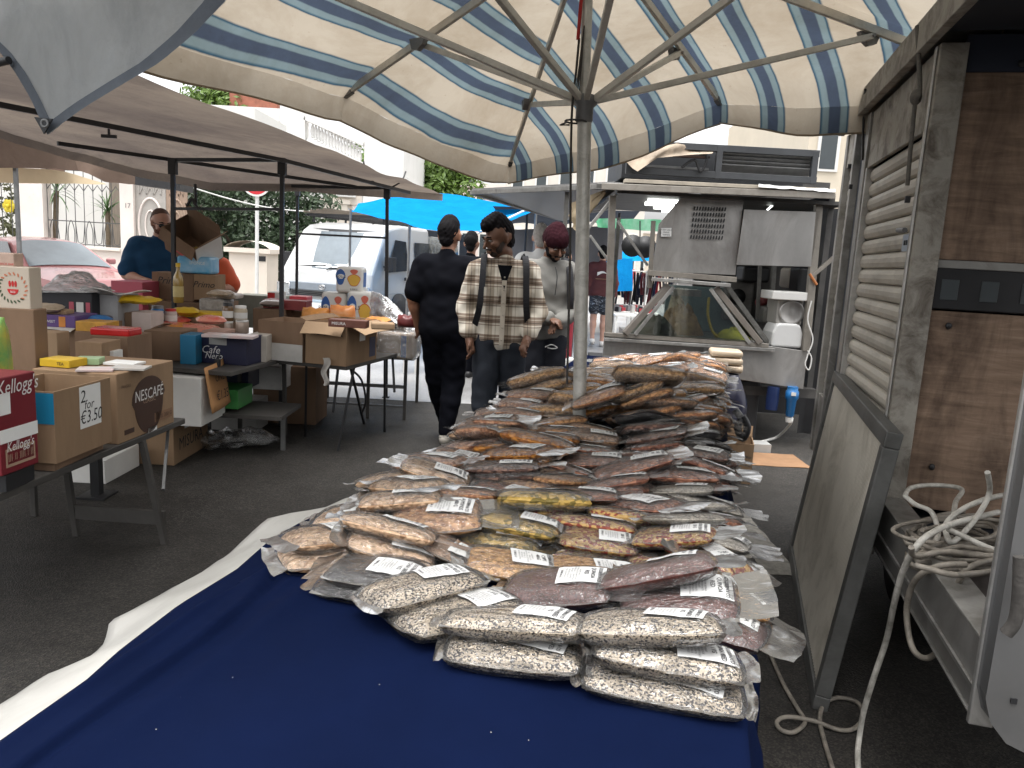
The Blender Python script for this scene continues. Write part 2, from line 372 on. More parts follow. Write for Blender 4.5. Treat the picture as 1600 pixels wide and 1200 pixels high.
q = MB(); q.text('17', (hx(200), HY-.01, P(200, 321, HY).z), (1, 0, 0), (0, 0, 1), .15); q.build('house_number', GREYMET, gw)
fc = thing('house', 'white house front standing behind the iron grilles', 'house', (hx(120), 21, 0))
q = MB(); q.span((xs['a']-8, 21.2, 0), (xs['f']+.5, 24, 5.0)); q.build('wall', M('white_render', (.72, .71, .68), .8, 0, .06, 1, .1, 30), fc)
q = MB(); q.span((hx(150), 21.1, .2), (hx(150)+1.35, 21.198, 2.9)); q.span((hx(62), 21.1, .2), (hx(62)+.8, 21.197, 2.9)); q.build('wooden_shutter', M('grey_wood', (.24, .2, .16), .8, 0, .3, 12, .2, 30, stretch=(3, 1, .2)), fc)
q = MB()
for k in range(5): q.span((hx(96), 21.17, .6+k*.5), (hx(140), 21.196, .62+k*.5))
q.build('panel_line', GREYMET, fc)
def grille(x0, x1, z0, z1, y, nb, lab):
    gr = thing('iron_grille', lab, 'grille', ((x0+x1)/2, y, z0))
    for zz, nm in ((z0+.03, 'rail'), (z0+.55, 'rail'), (z1-.05, 'rail')):
        b = MB(); b.beam((x0, y, zz), (x1, y, zz), .022, .022); b.build(nm, IRON, gr)
    st = (x1-x0)/nb; proto = None
    for k in range(nb+1):
        if proto is None: b = MB(); b.tube([(0, 0, z0), (0, 0, z1)], .010, 6); proto = b.build('bar', IRON, gr, local=True); o = proto
        else: o = proto.copy(); COL.objects.link(o)
        o.location = (x0+k*st-(x0+x1)/2, 0, -z0)
    proto = None
    for k in range(nb):
        pts = smooth_path([(st*.18, 0, 0), (st*.16, 0, .3), (st*.5, 0, .52), (st*.84, 0, .3), (st*.82, 0, 0)], 5)
        if k % 2: continue
        if proto is None: b = MB(); b.tube(pts, .010, 6); b.tube([(st*1.0, 0, .45), (st*1.2, 0, .03), (st*1.5, 0, -.0), (st*1.8, 0, .03), (st*2, 0, .45)], .009, 6); proto = b.build('scroll', IRON, gr, local=True); o = proto
        else: o = proto.copy(); COL.objects.link(o)
        o.location = (x0+k*st-(x0+x1)/2, 0, .05)
    proto = None
    for k in range(nb):
        if proto is None: b = MB(); b.tube([(0, 0, 0), (st/2, 0, .14), (st, 0, 0)], .010, 6); proto = b.build('chevron', IRON, gr, local=True); o = proto
        else: o = proto.copy(); COL.objects.link(o)
        o.location = (x0+k*st-(x0+x1)/2, 0, z1-z0-.5)
    return gr
grille(xs['c']+.04, xs['d']-.04, 1.2, 2.95, HY+.12, 8, 'wide iron grille between the two white piers, spiky plants behind it')
grille(xs['a'], xs['b']-.03, .2, 2.95, HY+.12, 6, 'iron grille at the edge of the frame with a yellow flower behind')
dr = thing('front_gate', 'ornate grey metal gate with an oval medallion beside the house number', 'gate', ((xs['e']+xs['f'])/2, HY+.15, 0))
GREYW = M('grey_gate_paint', (.40, .38, .35), .6, .1, .15, 6, .1, 40); BROWNW = M('brown_gate_wood', (.33, .24, .18), .7, 0, .2, 6, .1, 40, stretch=(4, 1, .3))
xm = (xs['e']*.42+xs['f']*.58)
q = MB(); q.span((xs['e']+.01, HY+.1, .05), (xm, HY+.15, 2.94)); q.build('leaf', GREYW, dr)
q = MB(); q.span((xm+.01, HY+.1, .05), (xs['f']-.02, HY+.15, 2.94)); q.build('leaf', BROWNW, dr)
for x0, x1, mt in ((xs['e'], xm, GREYW), (xm, xs['f'], BROWNW)):
    cx, cz = (x0+x1)/2, 1.75; rx, rz = (x1-x0)*.40, .62
    q = MB(); q.tube([(cx+rx*math.cos(a), HY+.09, cz+rz*math.sin(a)) for a in np.linspace(0, 2*math.pi, 28)[:-1]], .028, 6, closed=True)
    q.tube([(cx+rx*.45*math.cos(a), HY+.09, cz+rz*.55*math.sin(a)) for a in np.linspace(0, 2*math.pi, 22)[:-1]], .02, 6, closed=True)
    q.build('medallion', WALLM if mt is GREYW else BROWNW, dr)
    q = MB()
    for k in range(4):
        xx = lerp(x0+.1, x1-.1, k/3); q.beam((xx, HY+.09, 2.45), (xx, HY+.09, 2.9), .02, .02)
        if k < 3: xn = lerp(x0+.1, x1-.1, (k+1)/3); q.beam((xx, HY+.09, 2.45), ((xx+xn)/2, HY+.09, 2.62), .02, .02); q.beam(((xx+xn)/2, HY+.09, 2.62), (xn, HY+.09, 2.45), .02, .02)
    q.build('moulding', mt, dr)
# spiky plants
LEAFM = M('yucca_leaf', (.10, .19, .055), .5, 0, .4, 6, .05, 40, col2=(.05, .11, .03))
def yucca(px, py, Y, r, lab, n=42, lean=0.0, trunk=1.2):
    c = P(px, py, Y); rt = thing('yucca_plant', lab, 'plant', (c.x, Y, 0))
    q = MB(); q.tube(smooth_path([(c.x-lean*.5, Y, 0), (c.x-lean*.2, Y, c.z*.5), (c.x, Y, c.z)], 5), [.06+.0*i for i in range(11)], 8); q.build('stem', M('plant_stem', (.2, .16, .11), .9, 0, .3, 14, .4, 30), rt)
    rnd = random.Random(int(px)); me = None
    for k in range(n):
        L = r*rnd.uniform(.8, 1.15)
        if me is None:
            b = MB(); pts = []
            for i in range(6):
                s = i/5; wd = .034*(1-s)**.6*(.5+1.2*s if s < .4 else 1) ; pts += [(s, -wd, .05*math.sin(s*3)-.25*s*s), (s, wd, .05*math.sin(s*3)-.25*s*s)]
            b.add(pts, [(2*i, 2*i+1, 2*i+3, 2*i+2) for i in range(5)], 0, True); o = b.build('leaf', LEAFM, rt, local=True); me = o
        else: o = me.copy(); COL.objects.link(o)
        o.location = (0, 0, c.z+rnd.uniform(-.1, .05)); o.scale = (L, L*1.1, L); o.rotation_euler = (0, R(rnd.uniform(-80, 20)), rnd.uniform(0, 6.28))
yucca(168, 330, HY+.7, .62, 'tall green yucca with a spiky head behind the wide iron grille')
yucca(88, 298, HY+.6, .75, 'leaning yucca with long drooping leaves beside the first white pier', 30, .4)
fl_ = thing('flowering_plant', 'climbing plant with one big yellow flower behind the iron bars', 'plant', (hx(10), HY+.4, 0))
def leaf_cloud(name, mat_, parent, centers, n, size, rnd, kind=None):
    """many small leaf faces scattered through ellipsoids"""
    vs = []; fs = []
    tot = sum(r[0]*r[1]*r[2] for _, r in centers)
    for c, r in centers:
        for _ in range(max(3, int(n*r[0]*r[1]*r[2]/tot))):
            while True:
                a = np.array([rnd.uniform(-1, 1) for _ in range(3)]); l = a @ a
                if .15 < l < 1: break
            a = a/math.sqrt(l)*l**.22
            p = Vector((c[0]+a[0]*r[0], c[1]+a[1]*r[1], c[2]+a[2]*r[2])); s = size*rnd.uniform(.6, 1.3)
            nn = (Vector((a[0], a[1], a[2]))+Vector((rnd.gauss(0, .5), rnd.gauss(0, .5), rnd.gauss(.2, .5)))).normalized(); u = nn.orthogonal().normalized(); u = Matrix.Rotation(rnd.uniform(0, 6.28), 3, nn) @ u; v = nn.cross(u)
            o = len(vs); vs += [p-u*s, p+v*s*.42+nn*s*.1, p+u*s, p-v*s*.42+nn*s*.1]; fs.append((o, o+1, o+2, o+3))
    b = MB(); b.add(vs, fs, 0, False); ob = b.build(name, mat_, parent)
    if kind: ob['kind'] = kind
    return ob
def foliage(name, c1, c2, tr=.3):
    m_, t, out = nodes(name); co = coords(t, False); n1 = tex_noise(t, co, 3.0, 4); gi = N(t, 'TexWhiteNoise'); sn = N(t, 'VectorMath', operation='SNAP'); sn.inputs[1].default_value = (.09, .09, .09); t.links.new(co, sn.inputs[0]); t.links.new(sn.outputs[0], gi.inputs[0])
    r_ = ramp(t, [(.2, c2), (.8, c1)]); ad = N(t, 'Math', operation='MULTIPLY_ADD'); ad.inputs[1].default_value = .4; t.links.new(gi.outputs[0], ad.inputs[0]); mu = N(t, 'Math', operation='MULTIPLY'); mu.inputs[1].default_value = .75; t.links.new(n1.outputs[0], mu.inputs[0]); t.links.new(mu.outputs[0], ad.inputs[2]); t.links.new(ad.outputs[0], r_.inputs[0])
    p = N(t, 'BsdfPrincipled', i_Roughness=.5); t.links.new(r_.outputs[0], p.inputs['Base Color']); tl = N(t, 'BsdfTranslucent'); t.links.new(r_.outputs[0], tl.inputs[0]); mx = N(t, 'MixShader'); mx.inputs[0].default_value = tr
    t.links.new(p.outputs[0], mx.inputs[1]); t.links.new(tl.outputs[0], mx.inputs[2]); t.links.new(mx.outputs[0], out.inputs[0]); return m_
FOL_D = foliage('dark_foliage', (.075, .115, .06), (.018, .035, .018)); FOL_L = foliage('light_foliage', (.15, .24, .045), (.06, .11, .02)); FOL_Y = foliage('dry_foliage', (.14, .15, .07), (.06, .06, .03))
rnd = random.Random(3)
leaf_cloud('foliage', FOL_Y, fl_, [((hx(5)+rnd.uniform(-.5, .3), HY+.5, .8+k*.3), (.4, .25, .35)) for k in range(7)], 420, .09, rnd)
q = MB(); fc_ = P(16, 322, HY+.3)
for k in range(6): a = k*math.pi/3; q.ell(fc_+Vector((.09*math.cos(a), -.05, .09*math.sin(a))), (.075, .03, .075), 8, 5)
q.ell(fc_+Vector((0, -.09, 0)), .05, 8, 5); q.build('flower', M('yellow_petal', (.75, .6, .04), .6, 0, .2, 9, .1, 30), fl_)
# dark bush behind the stall poles
def tree(name, lab, base, crown, n, size, mat_, seed, trunk_h, tr=.16, group=None):
    rt = thing(name, lab, 'tree' if 'tree' in name else 'bush', base, 0, group); rnd = random.Random(seed); b = Vector(base)
    q = MB(); q.tube([b, b+Vector((.05, 0, trunk_h*.6)), b+Vector((-.05, .1, trunk_h*1.3))], [tr, tr*.8, tr*.45], 9)
    for k in range(6):
        c, r = crown[k % len(crown)]; s = b+Vector((0, 0, trunk_h*rnd.uniform(.6, 1.1))); q.tube([s, (s+Vector(c))/2+Vector((0, 0, .15)), Vector(c)], [tr*.45, tr*.3, tr*.1], 6)
    q.build('trunk', M('bark', (.12, .09, .065), .95, 0, .35, 9, .6, 25, stretch=(1, 1, .3)), rt)
    leaf_cloud('crown', mat_, rt, crown, n, size, rnd); return rt
def clumps(px0, px1, py0, py1, Y, nx, ny, r, seed, dz=1.0):
    rnd = random.Random(seed); o = []
    for i in range(nx):
        for j in range(ny):
            p = P(lerp(px0, px1, (i+.5)/nx)+rnd.uniform(-8, 8), lerp(py0, py1, (j+.5)/ny)+rnd.uniform(-8, 8), Y+rnd.uniform(-.6, .6))
            s = r*rnd.uniform(.75, 1.25); o.append(((p.x, p.y, p.z), (s, s*.9, s*.85)))
    return o
b_ = P(395, 470, 20.0)
tree('leafy_bush', 'large dark green bush behind the round road sign and the pale van', (b_.x, 20.0, 0), clumps(292, 505, 268, 470, 20.0, 7, 6, .62, 5), 15000, .085, FOL_D, 4, 1.0)
b_ = P(655, 300, 34)
tree('green_tree', 'bright green tree top above the blue tarpaulin', (b_.x, 34, 0), clumps(560, 735, 238, 318, 34, 7, 3, 1.0, 8), 9000, .16, FOL_L, 9, 3.0, .3)
# boundary pier with letter slot, low wall
pr = thing('gate_pier', 'cream gate pier with a domed cap and a dark letter slot', 'pillar', (P(360, 400, 17).x, 17, 0))
x0, x1 = P(358, 420, 17).x, P(417, 420, 17).x; zc = P(390, 395, 17).z
CREAM = M('cream_render', (.70, .63, .55), .85, 0, .08, 2, .12, 30)
q = MB(); q.span((x0, 17, 0), (x1, 17.8, zc)); q.build('shaft', CREAM, pr)
q = MB(); q.grid(lambda u, v: (lerp(x0-.09, x1+.09, u), lerp(16.92, 17.88, v), zc+.10+.16*(math.sin(math.pi*u)**.7)), 12, 2); q.span((x0-.09, 16.92, zc), (x1+.09, 17.88, zc+.10)); q.build('cap', CREAM, pr)
q = MB(); a = P(403, 400, 17); q.span((a.x, 16.985, a.z-.11), (a.x+.17, 17.01, a.z)); q.build('letter_slot', BLACK, pr)
lw = thing('low_garden_wall', 'low cream garden wall in front of the dark bush', 'wall', (P(450, 450, 17.3).x, 17.3, 0))
q = MB(); q.span((x1+.01, 17.2, 0), (x1+4.2, 17.5, P(460, 486, 17.2).z)); q.span((P(296, 400, 17.2).x, 17.2, 0), (x0-.01, 17.5, .8)); q.build('wall', CREAM, lw)
# round red sign
sg = thing('road_sign', 'round red road sign on a white post in front of the bush', 'sign', (P(401, 400, 15.5).x, 15.5, 0))
a = P(401, 470, 15.5); tp = P(402, 284, 15.5)
q = MB(); q.tube([(a.x, 15.5, 0), (tp.x, 15.5, tp.z+.15)], .038, 10); q.build('post', M('white_post_paint', (.7, .7, .68), .5, 0, .1, 6, .05, 40), sg)
q = MB(); q.lathe([(.29, 0), (.29, .012), (0, .012)], (tp.x, 15.445, tp.z), 28, 0, 'Y', False); q.build('rim', WHITE, sg)
q = MB(); q.lathe([(.25, 0), (.25, .006), (0, .006)], (tp.x, 15.437, tp.z), 28, 0, 'Y', False); q.build('face', M('sign_red', (.55, .02, .03), .45, 0, .08, 5, 0), sg)
# white villa with balustrades
VY = 27.0; VW = M('white_villa', (.74, .73, .71), .8, 0, .05, 1, .08, 20, dirt=(.5, .48, .45), dscale=1.5, damt=.25)
vl = thing('white_villa', 'white building with stone balustrades above the brown canopy', 'building', (P(420, 250, VY).x, VY, 0))
xa, xb, xc, xd = [P(p, 230, VY).x for p in (270, 447, 462, 610)]; zt = P(430, 172, VY).z
q = MB(); q.span((xa-4, VY+.8, 0), (xd+.5, VY+9, P(430, 262, VY).z)); q.build('wall', VW, vl)
zb0 = P(430, 212, VY).z; zb1 = P(430, 188, VY).z
q = MB(); q.span((xb-.28, VY+.2, zb0-.6), (xc+.25, VY+.7, zt+.25)); q.build('parapet_pier', VW, vl)
q = MB(); q.span((xa-4, VY+.2, zb0-1.6), (xb-.282, VY+.7, zb0)); q.span((xa-4, VY+.18, zb1), (xb-.282, VY+.72, zb1+.42)); q.build('parapet', VW, vl)
zs0, zs1 = P(470, 190, VY), P(540, 224, VY)
q = MB(); q.beam((xc+.25, VY+.45, zs0.z+.25), (zs1.x+.6, VY+.45, zs1.z+.12), .5, .3); q.beam((xc+.25, VY+.45, zs0.z-.75), (zs1.x+.6, VY+.45, zs1.z-.9), .5, .6); q.build('stair_rail', VW, vl)
q = MB(); q.span((zs1.x+.62, VY+.1, 0), (xd+.45, VY+6, P(590, 198, VY).z)); q.build('side_block', VW, vl)
bal = None
def baluster(x, y, z, h):
    global bal
    if bal is None:
        b = MB(); b.lathe([(.07, 0), (.07, .08), (.04, .12), (.085, .35), (.075, .5), (.035, .75), (.05, .9), (.07, .93), (.07, 1)], n=10); bal = b.build('baluster', VW, vl, local=True); o = bal
    else: o = bal.copy(); COL.objects.link(o)
    o.location = Vector((x, y, z))-vl.location; o.scale = (1, 1, h)
for k in range(9): baluster(xb-.5-k*.32, VY+.45, zb0, zb1-zb0)
for k in range(16):
    s = k/15; xx = lerp(xc+.45, zs1.x+.4, s); baluster(xx, VY+.45, lerp(zs0.z-.45, zs1.z-.62, s), .58)
q = MB(); a = P(405, 168, VY+9.5); q.span((a.x-.8, VY+8, a.z-.6), (a.x+1.3, VY+9, a.z+.5)); q.build('chimney_block', M('red_tile', (.30, .11, .07), .8, 0, .3, 4, .3, 20), vl)
tree('garden_tree', 'green tree showing beside the white balustrade', (P(350, 200, 36).x, 36, 0), clumps(325, 395, 140, 190, 36, 4, 2, 1.1, 31), 2500, .18, FOL_L, 32, 4.0, .3)
# parking sign wall
pk = thing('parking_sign', 'white parking notice fixed on a pale pier behind the van', 'sign', (P(540, 300, 22).x, 22, 0))
a, b_ = P(524, 289, 22), P(556, 309, 22)
q = MB(); q.span((a.x, 21.95, b_.z), (b_.x, 22, a.z)); q.build('board', WHITE, pk, bevel=.01)
q = MB(); cx = (a.x+b_.x)/2; hh = a.z-b_.z
for k, (tx, s) in enumerate((('PARKING', .30), ('08.00/18.00', .24), ('ON BOTH SIDES', .2))): q.text(tx, (cx, 21.945, a.z-hh*(.22+.28*k)), (1, 0, 0), (0, 0, 1), hh*s*1.1, sx=.9 if k else 1)
q.build('lettering', INK, pk)
pw = thing('pale_pier', 'pale stone pier carrying the parking notice behind the van', 'pillar', (P(530, 330, 22.2).x, 22.2, 0))
a, b_ = P(508, 318, 22.2), P(545, 318, 22.2)
q = MB(); q.span((a.x, 22.01, 0), (b_.x, 22.7, a.z)); q.span((a.x+.1, 22.05, a.z), (b_.x+.3, 22.5, a.z+.75)); q.build('shaft', CREAM, pw); q = MB(); q.span((a.x-.1, 21.985, a.z), (b_.x+.08, 22.75, a.z+.12)); q.build('cap', CREAM, pw)
# far buildings on the other side
for nm, lab, px0, px1, pyt, Y, colr, wins in (
    ('apartment_house', 'pale apartment house beyond the main parasol pole', 790, 1010, 195, 34, (.66, .62, .56), 6),
    ('cream_house', 'cream house front behind the food truck and the shutters', 1255, 1440, 120, 20, (.62, .55, .44), 3),
    ('far_house', 'pinkish far house above the blue tarpaulin', 690, 800, 286, 45, (.72, .6, .55), 4),
    ('street_end_house', 'pale house closing the street behind the clothes stalls', 850, 1060, 355, 46, (.66, .58, .48), 6)):
    a, b_ = P(px0, 300, Y), P(px1, 300, Y); zt = P((px0+px1)/2, pyt, Y).z
    rt = thing(nm, lab, 'building', ((a.x+b_.x)/2, Y, 0)); q = MB(); q.span((a.x, Y, 0), (b_.x, Y+8, zt)); q.build('wall', M(nm+'_wall', colr, .85, 0, .08, 1, .1, 20), rt)
    q = MB(); q.span((a.x-.1, Y-.12, zt-.25), (b_.x+.1, Y-.002, zt)); q.build('cornice', WALLM, rt)
    wp = None
    for i in range(wins):
        for z in np.arange(1.2, zt-1.7, 2.9):
            x = lerp(a.x, b_.x, (i+.5)/wins); wd = (b_.x-a.x)/wins*.4
            q = MB(); q.span((x-wd/2-.08, Y-.05, z-.06), (x+wd/2+.08, Y-.003, z+1.55)); f = q.build('window', WHITE, rt); q = MB(); q.span((x-wd/2, Y-.056, z), (x+wd/2, Y-.051, z+1.47)); q.build('pane', M('dark_pane', (.05, .06, .065), .15, 0, .1, 3, 0), f)
# cable across the street
wr_ = MB(); A_, B_ = P(300, 293, 13), P(520, 331, 15); wr_.tube([A_.lerp(B_, k/10)-Vector((0, 0, .12*math.sin(math.pi*k/10))) for k in range(11)], .012, 6); tag(wr_.build('washing_line', WHITE), 'thin white line strung across the bush behind the stall', 'line')
# ------------------------------------------------------------------ striped market parasol over the table
UC = Vector((.22, 3.32, 0)); UTH = 36.0
def stripe_fabric():
    m_, t, out = nodes('striped_canvas'); co = coords(t, False)
    n0 = tex_noise(t, co, 5, 3); sx = N(t, 'SeparateXYZ'); t.links.new(co, sx.inputs[0])
    a1 = N(t, 'MULTIPLY_ADD' and 'Math', operation='MULTIPLY_ADD'); a1.inputs[1].default_value = .010; t.links.new(n0.outputs[0], a1.inputs[0]); t.links.new(sx.outputs[0], a1.inputs[2])
    dv = N(t, 'Math', operation='MULTIPLY_ADD'); dv.inputs[1].default_value = 1/.325; dv.inputs[2].default_value = 9.53; t.links.new(a1.outputs[0], dv.inputs[0])
    fr = N(t, 'Math', operation='FRACT'); t.links.new(dv.outputs[0], fr.inputs[0])
    CR, BL, LT, NV = (.45, .395, .32), (.012, .06, .11), (.18, .24, .26), (.06, .078, .115)
    r_ = ramp(t, [(0, CR), (.27, CR), (.29, BL), (.325, LT), (.40, LT), (.42, NV), (.57, NV), (.59, LT), (.665, LT), (.69, BL), (.72, CR), (1, CR)])
    t.links.new(fr.outputs[0], r_.inputs[0])
    n1 = tex_noise(t, co, 1.7, 8, .7, .7); r1 = ramp(t, [(.4, (1, 1, 1)), (.75, (.62, .56, .48))]); t.links.new(n1.outputs[0], r1.inputs[0]); c = mixc(t, r_.outputs[0], r1.outputs[0], .8, 'MULTIPLY')
    n3 = tex_noise(t, co, 24, 4, .7); r3 = ramp(t, [(.66, (1, 1, 1)), (.78, (.45, .38, .3))]); t.links.new(n3.outputs[0], r3.inputs[0]); c = mixc(t, c, r3.outputs[0], .6, 'MULTIPLY')
    wv = N(t, 'TexWave', i_Scale=60.0, i_Distortion=.0); wv.bands_direction = 'X'; t.links.new(co, wv.inputs['Vector']); rw = ramp(t, [(0, (.99, .99, .99)), (1, (1, 1, 1))]); t.links.new(wv.outputs['Fac'], rw.inputs[0]); c = mixc(t, c, rw.outputs[0], 1.0, 'MULTIPLY')
    nf = tex_noise(t, co, 2.6, 5, .5, .2); b = bumpn(t, nf.outputs[0], .4, .06)
    d = N(t, 'BsdfDiffuse'); tr = N(t, 'BsdfTranslucent'); mx = N(t, 'MixShader'); mx.inputs[0].default_value = .42
    for q in (d, tr): t.links.new(c, q.inputs[0]); t.links.new(b, q.inputs['Normal'])
    t.links.new(d.outputs[0], mx.inputs[1]); t.links.new(tr.outputs[0], mx.inputs[2]); t.links.new(mx.outputs[0], out.inputs[0]); return m_
CANV = stripe_fabric()
HEM = fabric('canvas_hem', (.36, .29, .21), .35)
um = thing('market_parasol', 'large cream market parasol with blue stripes on a pole through the table', 'parasol', UC, -UTH)
A_ = 1.44
ends = []
for k in range(8):
    a = k*math.pi/4; cx, cy_ = math.cos(a), math.sin(a); m_ = max(abs(cx), abs(cy_)); r_ = A_/m_
    x, y = cx*r_, cy_*r_
    ends.append(Vector((x, y*1.25 if y < 0 else y, (2.30 if k % 2 == 0 else 2.13)+.13*(1+x/A_)+(.10 if y < -.1 and k % 2 == 0 else .30 if y < -.1 else 0))))
# the two back corners and mid ribs as the photograph shows them
APEX = Vector((0, 0, 2.86))
def sector(i, r, wv):
    e0, e1 = ends[i], ends[(i+1) % 8]; b = e0.lerp(e1, wv); p = APEX.lerp(b, r); s = math.sin(math.pi*wv)
    p.z -= (.05*s*r**1.6); inw = (.05*s*r*r); p.x *= 1-inw/1.5; p.y *= 1-inw/1.5
    p.z += .012*mnoise.noise(p*4.0)*r-.06*max(0, (r-.84)/.16)**2; return p
fb = MB()
for i in range(8): fb.grid(lambda u, v, i=i: sector(i, u, v)+Vector((0, 0, .03)), 22, 14)
cn = fb.build('canopy', CANV, um, local=True)
vb = MB(); hb = MB()
VH = .11
def val(i, u, v):
    p = sector(i, 1.0, u)+Vector((0, 0, .03)); o = Vector((p.x, p.y, 0)).normalized(); s = math.sin(math.pi*u)
    return p+o*(.06*v*(1-.4*v)+.012*math.sin(u*17+i)*v)-Vector((0, 0, (VH+.02*s+.010*math.sin(u*9+i*2))*v))
for i in range(8): vb.grid(lambda u, v, i=i: val(i, u, v), 16, 5); hb.grid(lambda u, v, i=i: val(i, u, .93+.075*v)+Vector((0, 0, 0))+Vector((val(i, u, 1).x, val(i, u, 1).y, 0)).normalized()*-.003, 16, 1)
vb.build('valance', CANV, um, local=True); hb.build('hem', HEM, um, local=True)
RIBM = M('parasol_rib_metal', (.60, .58, .53), .45, .25, .12, 8, .05, 60, dirt=(.15, .12, .09), dscale=9, damt=.35)
HUB = Vector((.0, .0, 2.13)); TOP = Vector((0, 0, 2.70))
# the pole leans a little: its own points, in local axes
iv = wm(um).inverted()
pb, pm, pt = iv @ Vector((.345, 3.3, 0)), iv @ Vector((.235, 3.3, 2.12)), iv @ Vector((.205, 3.3, 2.84))
q = MB(); q.tube([pb, pm], .029, 18); q.build('lower_pole', POLEG, um, local=True)
q = MB(); q.tube([pm-Vector((0, 0, .1)), pt], .022, 16); q.build('upper_pole', POLEG, um, local=True)
q = MB(); q.lathe([(.03, -.06), (.036, -.055), (.036, .0), (.05, .012), (.05, .045), (.03, .05)], pm, 18); q.build('hub', GREYMET, um, local=True)
q = MB(); q.lathe([(.03, 0), (.055, .01), (.055, .05), (.02, .08)], pt-Vector((0, 0, .04)), 16); q.build('top_notch', GREYMET, um, local=True)
for k in range(8):
    e = ends[k]; tp = pt.copy(); d = (e-tp); mid = tp.lerp(e, .62); dn = Vector((0, 0, .022))
    q = MB(); q.beam(tp+d*.02-dn, tp+d*1.0-dn*.6, .020, .034); rb = q.build('rib', RIBM, um, bevel=.003, local=True)
    q = MB(); hb_ = pm+Vector((0, 0, .03)); dr_ = Vector((d.x, d.y, 0)).normalized(); q.beam(hb_+dr_*.045, mid-dn*2.0, .024, .026); q.build('strut', RIBM, um, bevel=.003, local=True)
    q = MB(); s_ = dr_.cross(Vector((0, 0, 1))); q.prism([(-.05, 0), (.05, -.0), (.035, -.045), (-.0, -.055), (-.035, -.03)], mid-dn-s_*.015, dr_, (0, 0, 1), -.03); q.tube([mid-dn*2.0-s_*.02, mid-dn*2.0+s_*.02], .007, 8); q.build('bracket', GREYMET, rb, local=True)
    q = MB(); q.beam(e-d.normalized()*.05-dn*.6, e+d.normalized()*.012-dn*.6, .03, .045); q.build('end_cap', BLACK if k % 2 else GREYMET, rb, bevel=.003, local=True)
ROPE = M('dark_rope', (.05, .045, .04), .9, 0, .3, 60, .3, 200)
q = MB()
d0 = iv @ P(886, 600, 3.27); d1 = iv @ P(893, 190, 3.27); d2 = iv @ P(905, 60, 3.28)
q.tube(smooth_path([d0, d0.lerp(d1, .5)+Vector((.004, 0, 0)), d1, d1.lerp(d2, .6), d2], 5), .0055, 6); q.build('pulley_rope', ROPE, um, local=True)
q = MB(); q.tube([iv @ P(903, 62, 3.28), iv @ P(909, -10, 3.28)], .008, 6); q.build('red_strap', M('red_strap', (.4, .02, .02), .8), um, local=True)
q = MB(); cc = iv @ P(900, 190, 3.29); q.tube([cc+Vector((.045*math.cos(a), .045*math.sin(a), 0)) for a in np.linspace(0, 6.28, 17)[:-1]], .004, 6, closed=True); q.tube([cc+Vector((-.045, 0, 0)), cc+Vector((-.09, .02, -.005)), cc+Vector((-.05, .03, -.006))], .004, 6); q.build('wire_ring', BLACKP, um, local=True)
q = MB()
for k in range(3): a = .6+k*.5; q.tube([iv @ P(913, 40, 3.27), iv @ P(905-3*k, 150, 3.27)], .003, 5)
q.build('guy_string', ROPE, um, local=True)
# ------------------------------------------------------------------ grey tarp corner overhead
GREYT = fabric('grey_tarp', (.58, .61, .63), .68, 400, .22, 3.5, fold=.7, fscale=5, dirt=(.2, .22, .25), damt=.4); GREYH = fabric('grey_tarp_hem', (.19, .21, .24), .45, 400, .2, 5, fold=.4, fscale=8)
gt = thing('grey_tarp', 'pale grey tarpaulin corner with a dark grommet hanging overhead', 'tarpaulin', P(75, 205, 2.15))
tip = P(75, 208, 2.15); e1 = [P(75, 208, 2.15), P(132, 166, 2.02), P(195, 128, 1.93), P(250, 96, 1.86), P(305, 50, 1.78), P(352, 0, 1.70), P(430, -110, 1.55), Vector((-.5, 1.0, 2.45))]
e2 = [P(75, 208, 2.15), P(48, 150, 2.24), P(24, 110, 2.3), P(0, 78, 2.36), P(-40, 40, 2.45), P(-90, 0, 2.55), P(-160, -60, 2.7), Vector((-3.0, 1.5, 2.85))]
def pl(e, u):
    x = u*(len(e)-1); i = min(int(x), len(e)-2); return e[i].lerp(e[i+1], x-i)
def gtarp(u, v):
    a = pl(e2, u); b = pl(e1, u); p = a.lerp(b, v); s = math.sin(math.pi*v); p.z += (.10*s*u if u < 1 else .10*s); p += Vector((0, 0, .02*mnoise.noise(p*6))); return p
q = MB(); q.grid(gtarp, 48, 24); q.build('sheet', GREYT, gt)
q = MB(); q.grid(lambda u, v: pl(e1, u)+Vector((0, -.004, -.004))+(pl(e2, u)-pl(e1, u))*(min(1, .075/max(.03, (pl(e2, u)-pl(e1, u)).length))*v), 24, 3); q.grid(lambda u, v: pl(e2, u)+Vector((0, -.004, -.004))+(pl(e1, u)-pl(e2, u))*(min(1, .075/max(.03, (pl(e2, u)-pl(e1, u)).length))*v), 24, 3); q.build('hem', GREYH, gt)
q = MB(); q.sheet([tip+Vector((0, -.012, -.004)), P(88, 187, 2.10)+Vector((0, -.012, 0)), P(60, 184, 2.16)+Vector((0, -.012, 0))], .004); q.build('corner_patch', M('dark_patch', (.03, .032, .036), .7), gt)
q = MB(); c_ = P(74, 194, 2.11)+Vector((0, -.012, 0)); q.tube([c_+Vector((.009*math.cos(a), 0, .009*math.sin(a))) for a in np.linspace(0, 6.28, 15)[:-1]], .0035, 6, closed=True); q.build('grommet', GREYMET, gt)
q = MB(); q.tube([(-3.02, 1.45, 0), (-3.02, 1.45, 2.86)], .025, 10); q.build('support_pole', GREYMET, gt)
gb = MB(); gb.tube([P(-60, 112, 2.35), P(14, 94, 2.28)], .011, 10); tag(gb.build('tarp_pole', BLACKP), 'dark pole end poking from under the pale grey tarpaulin', 'pole')
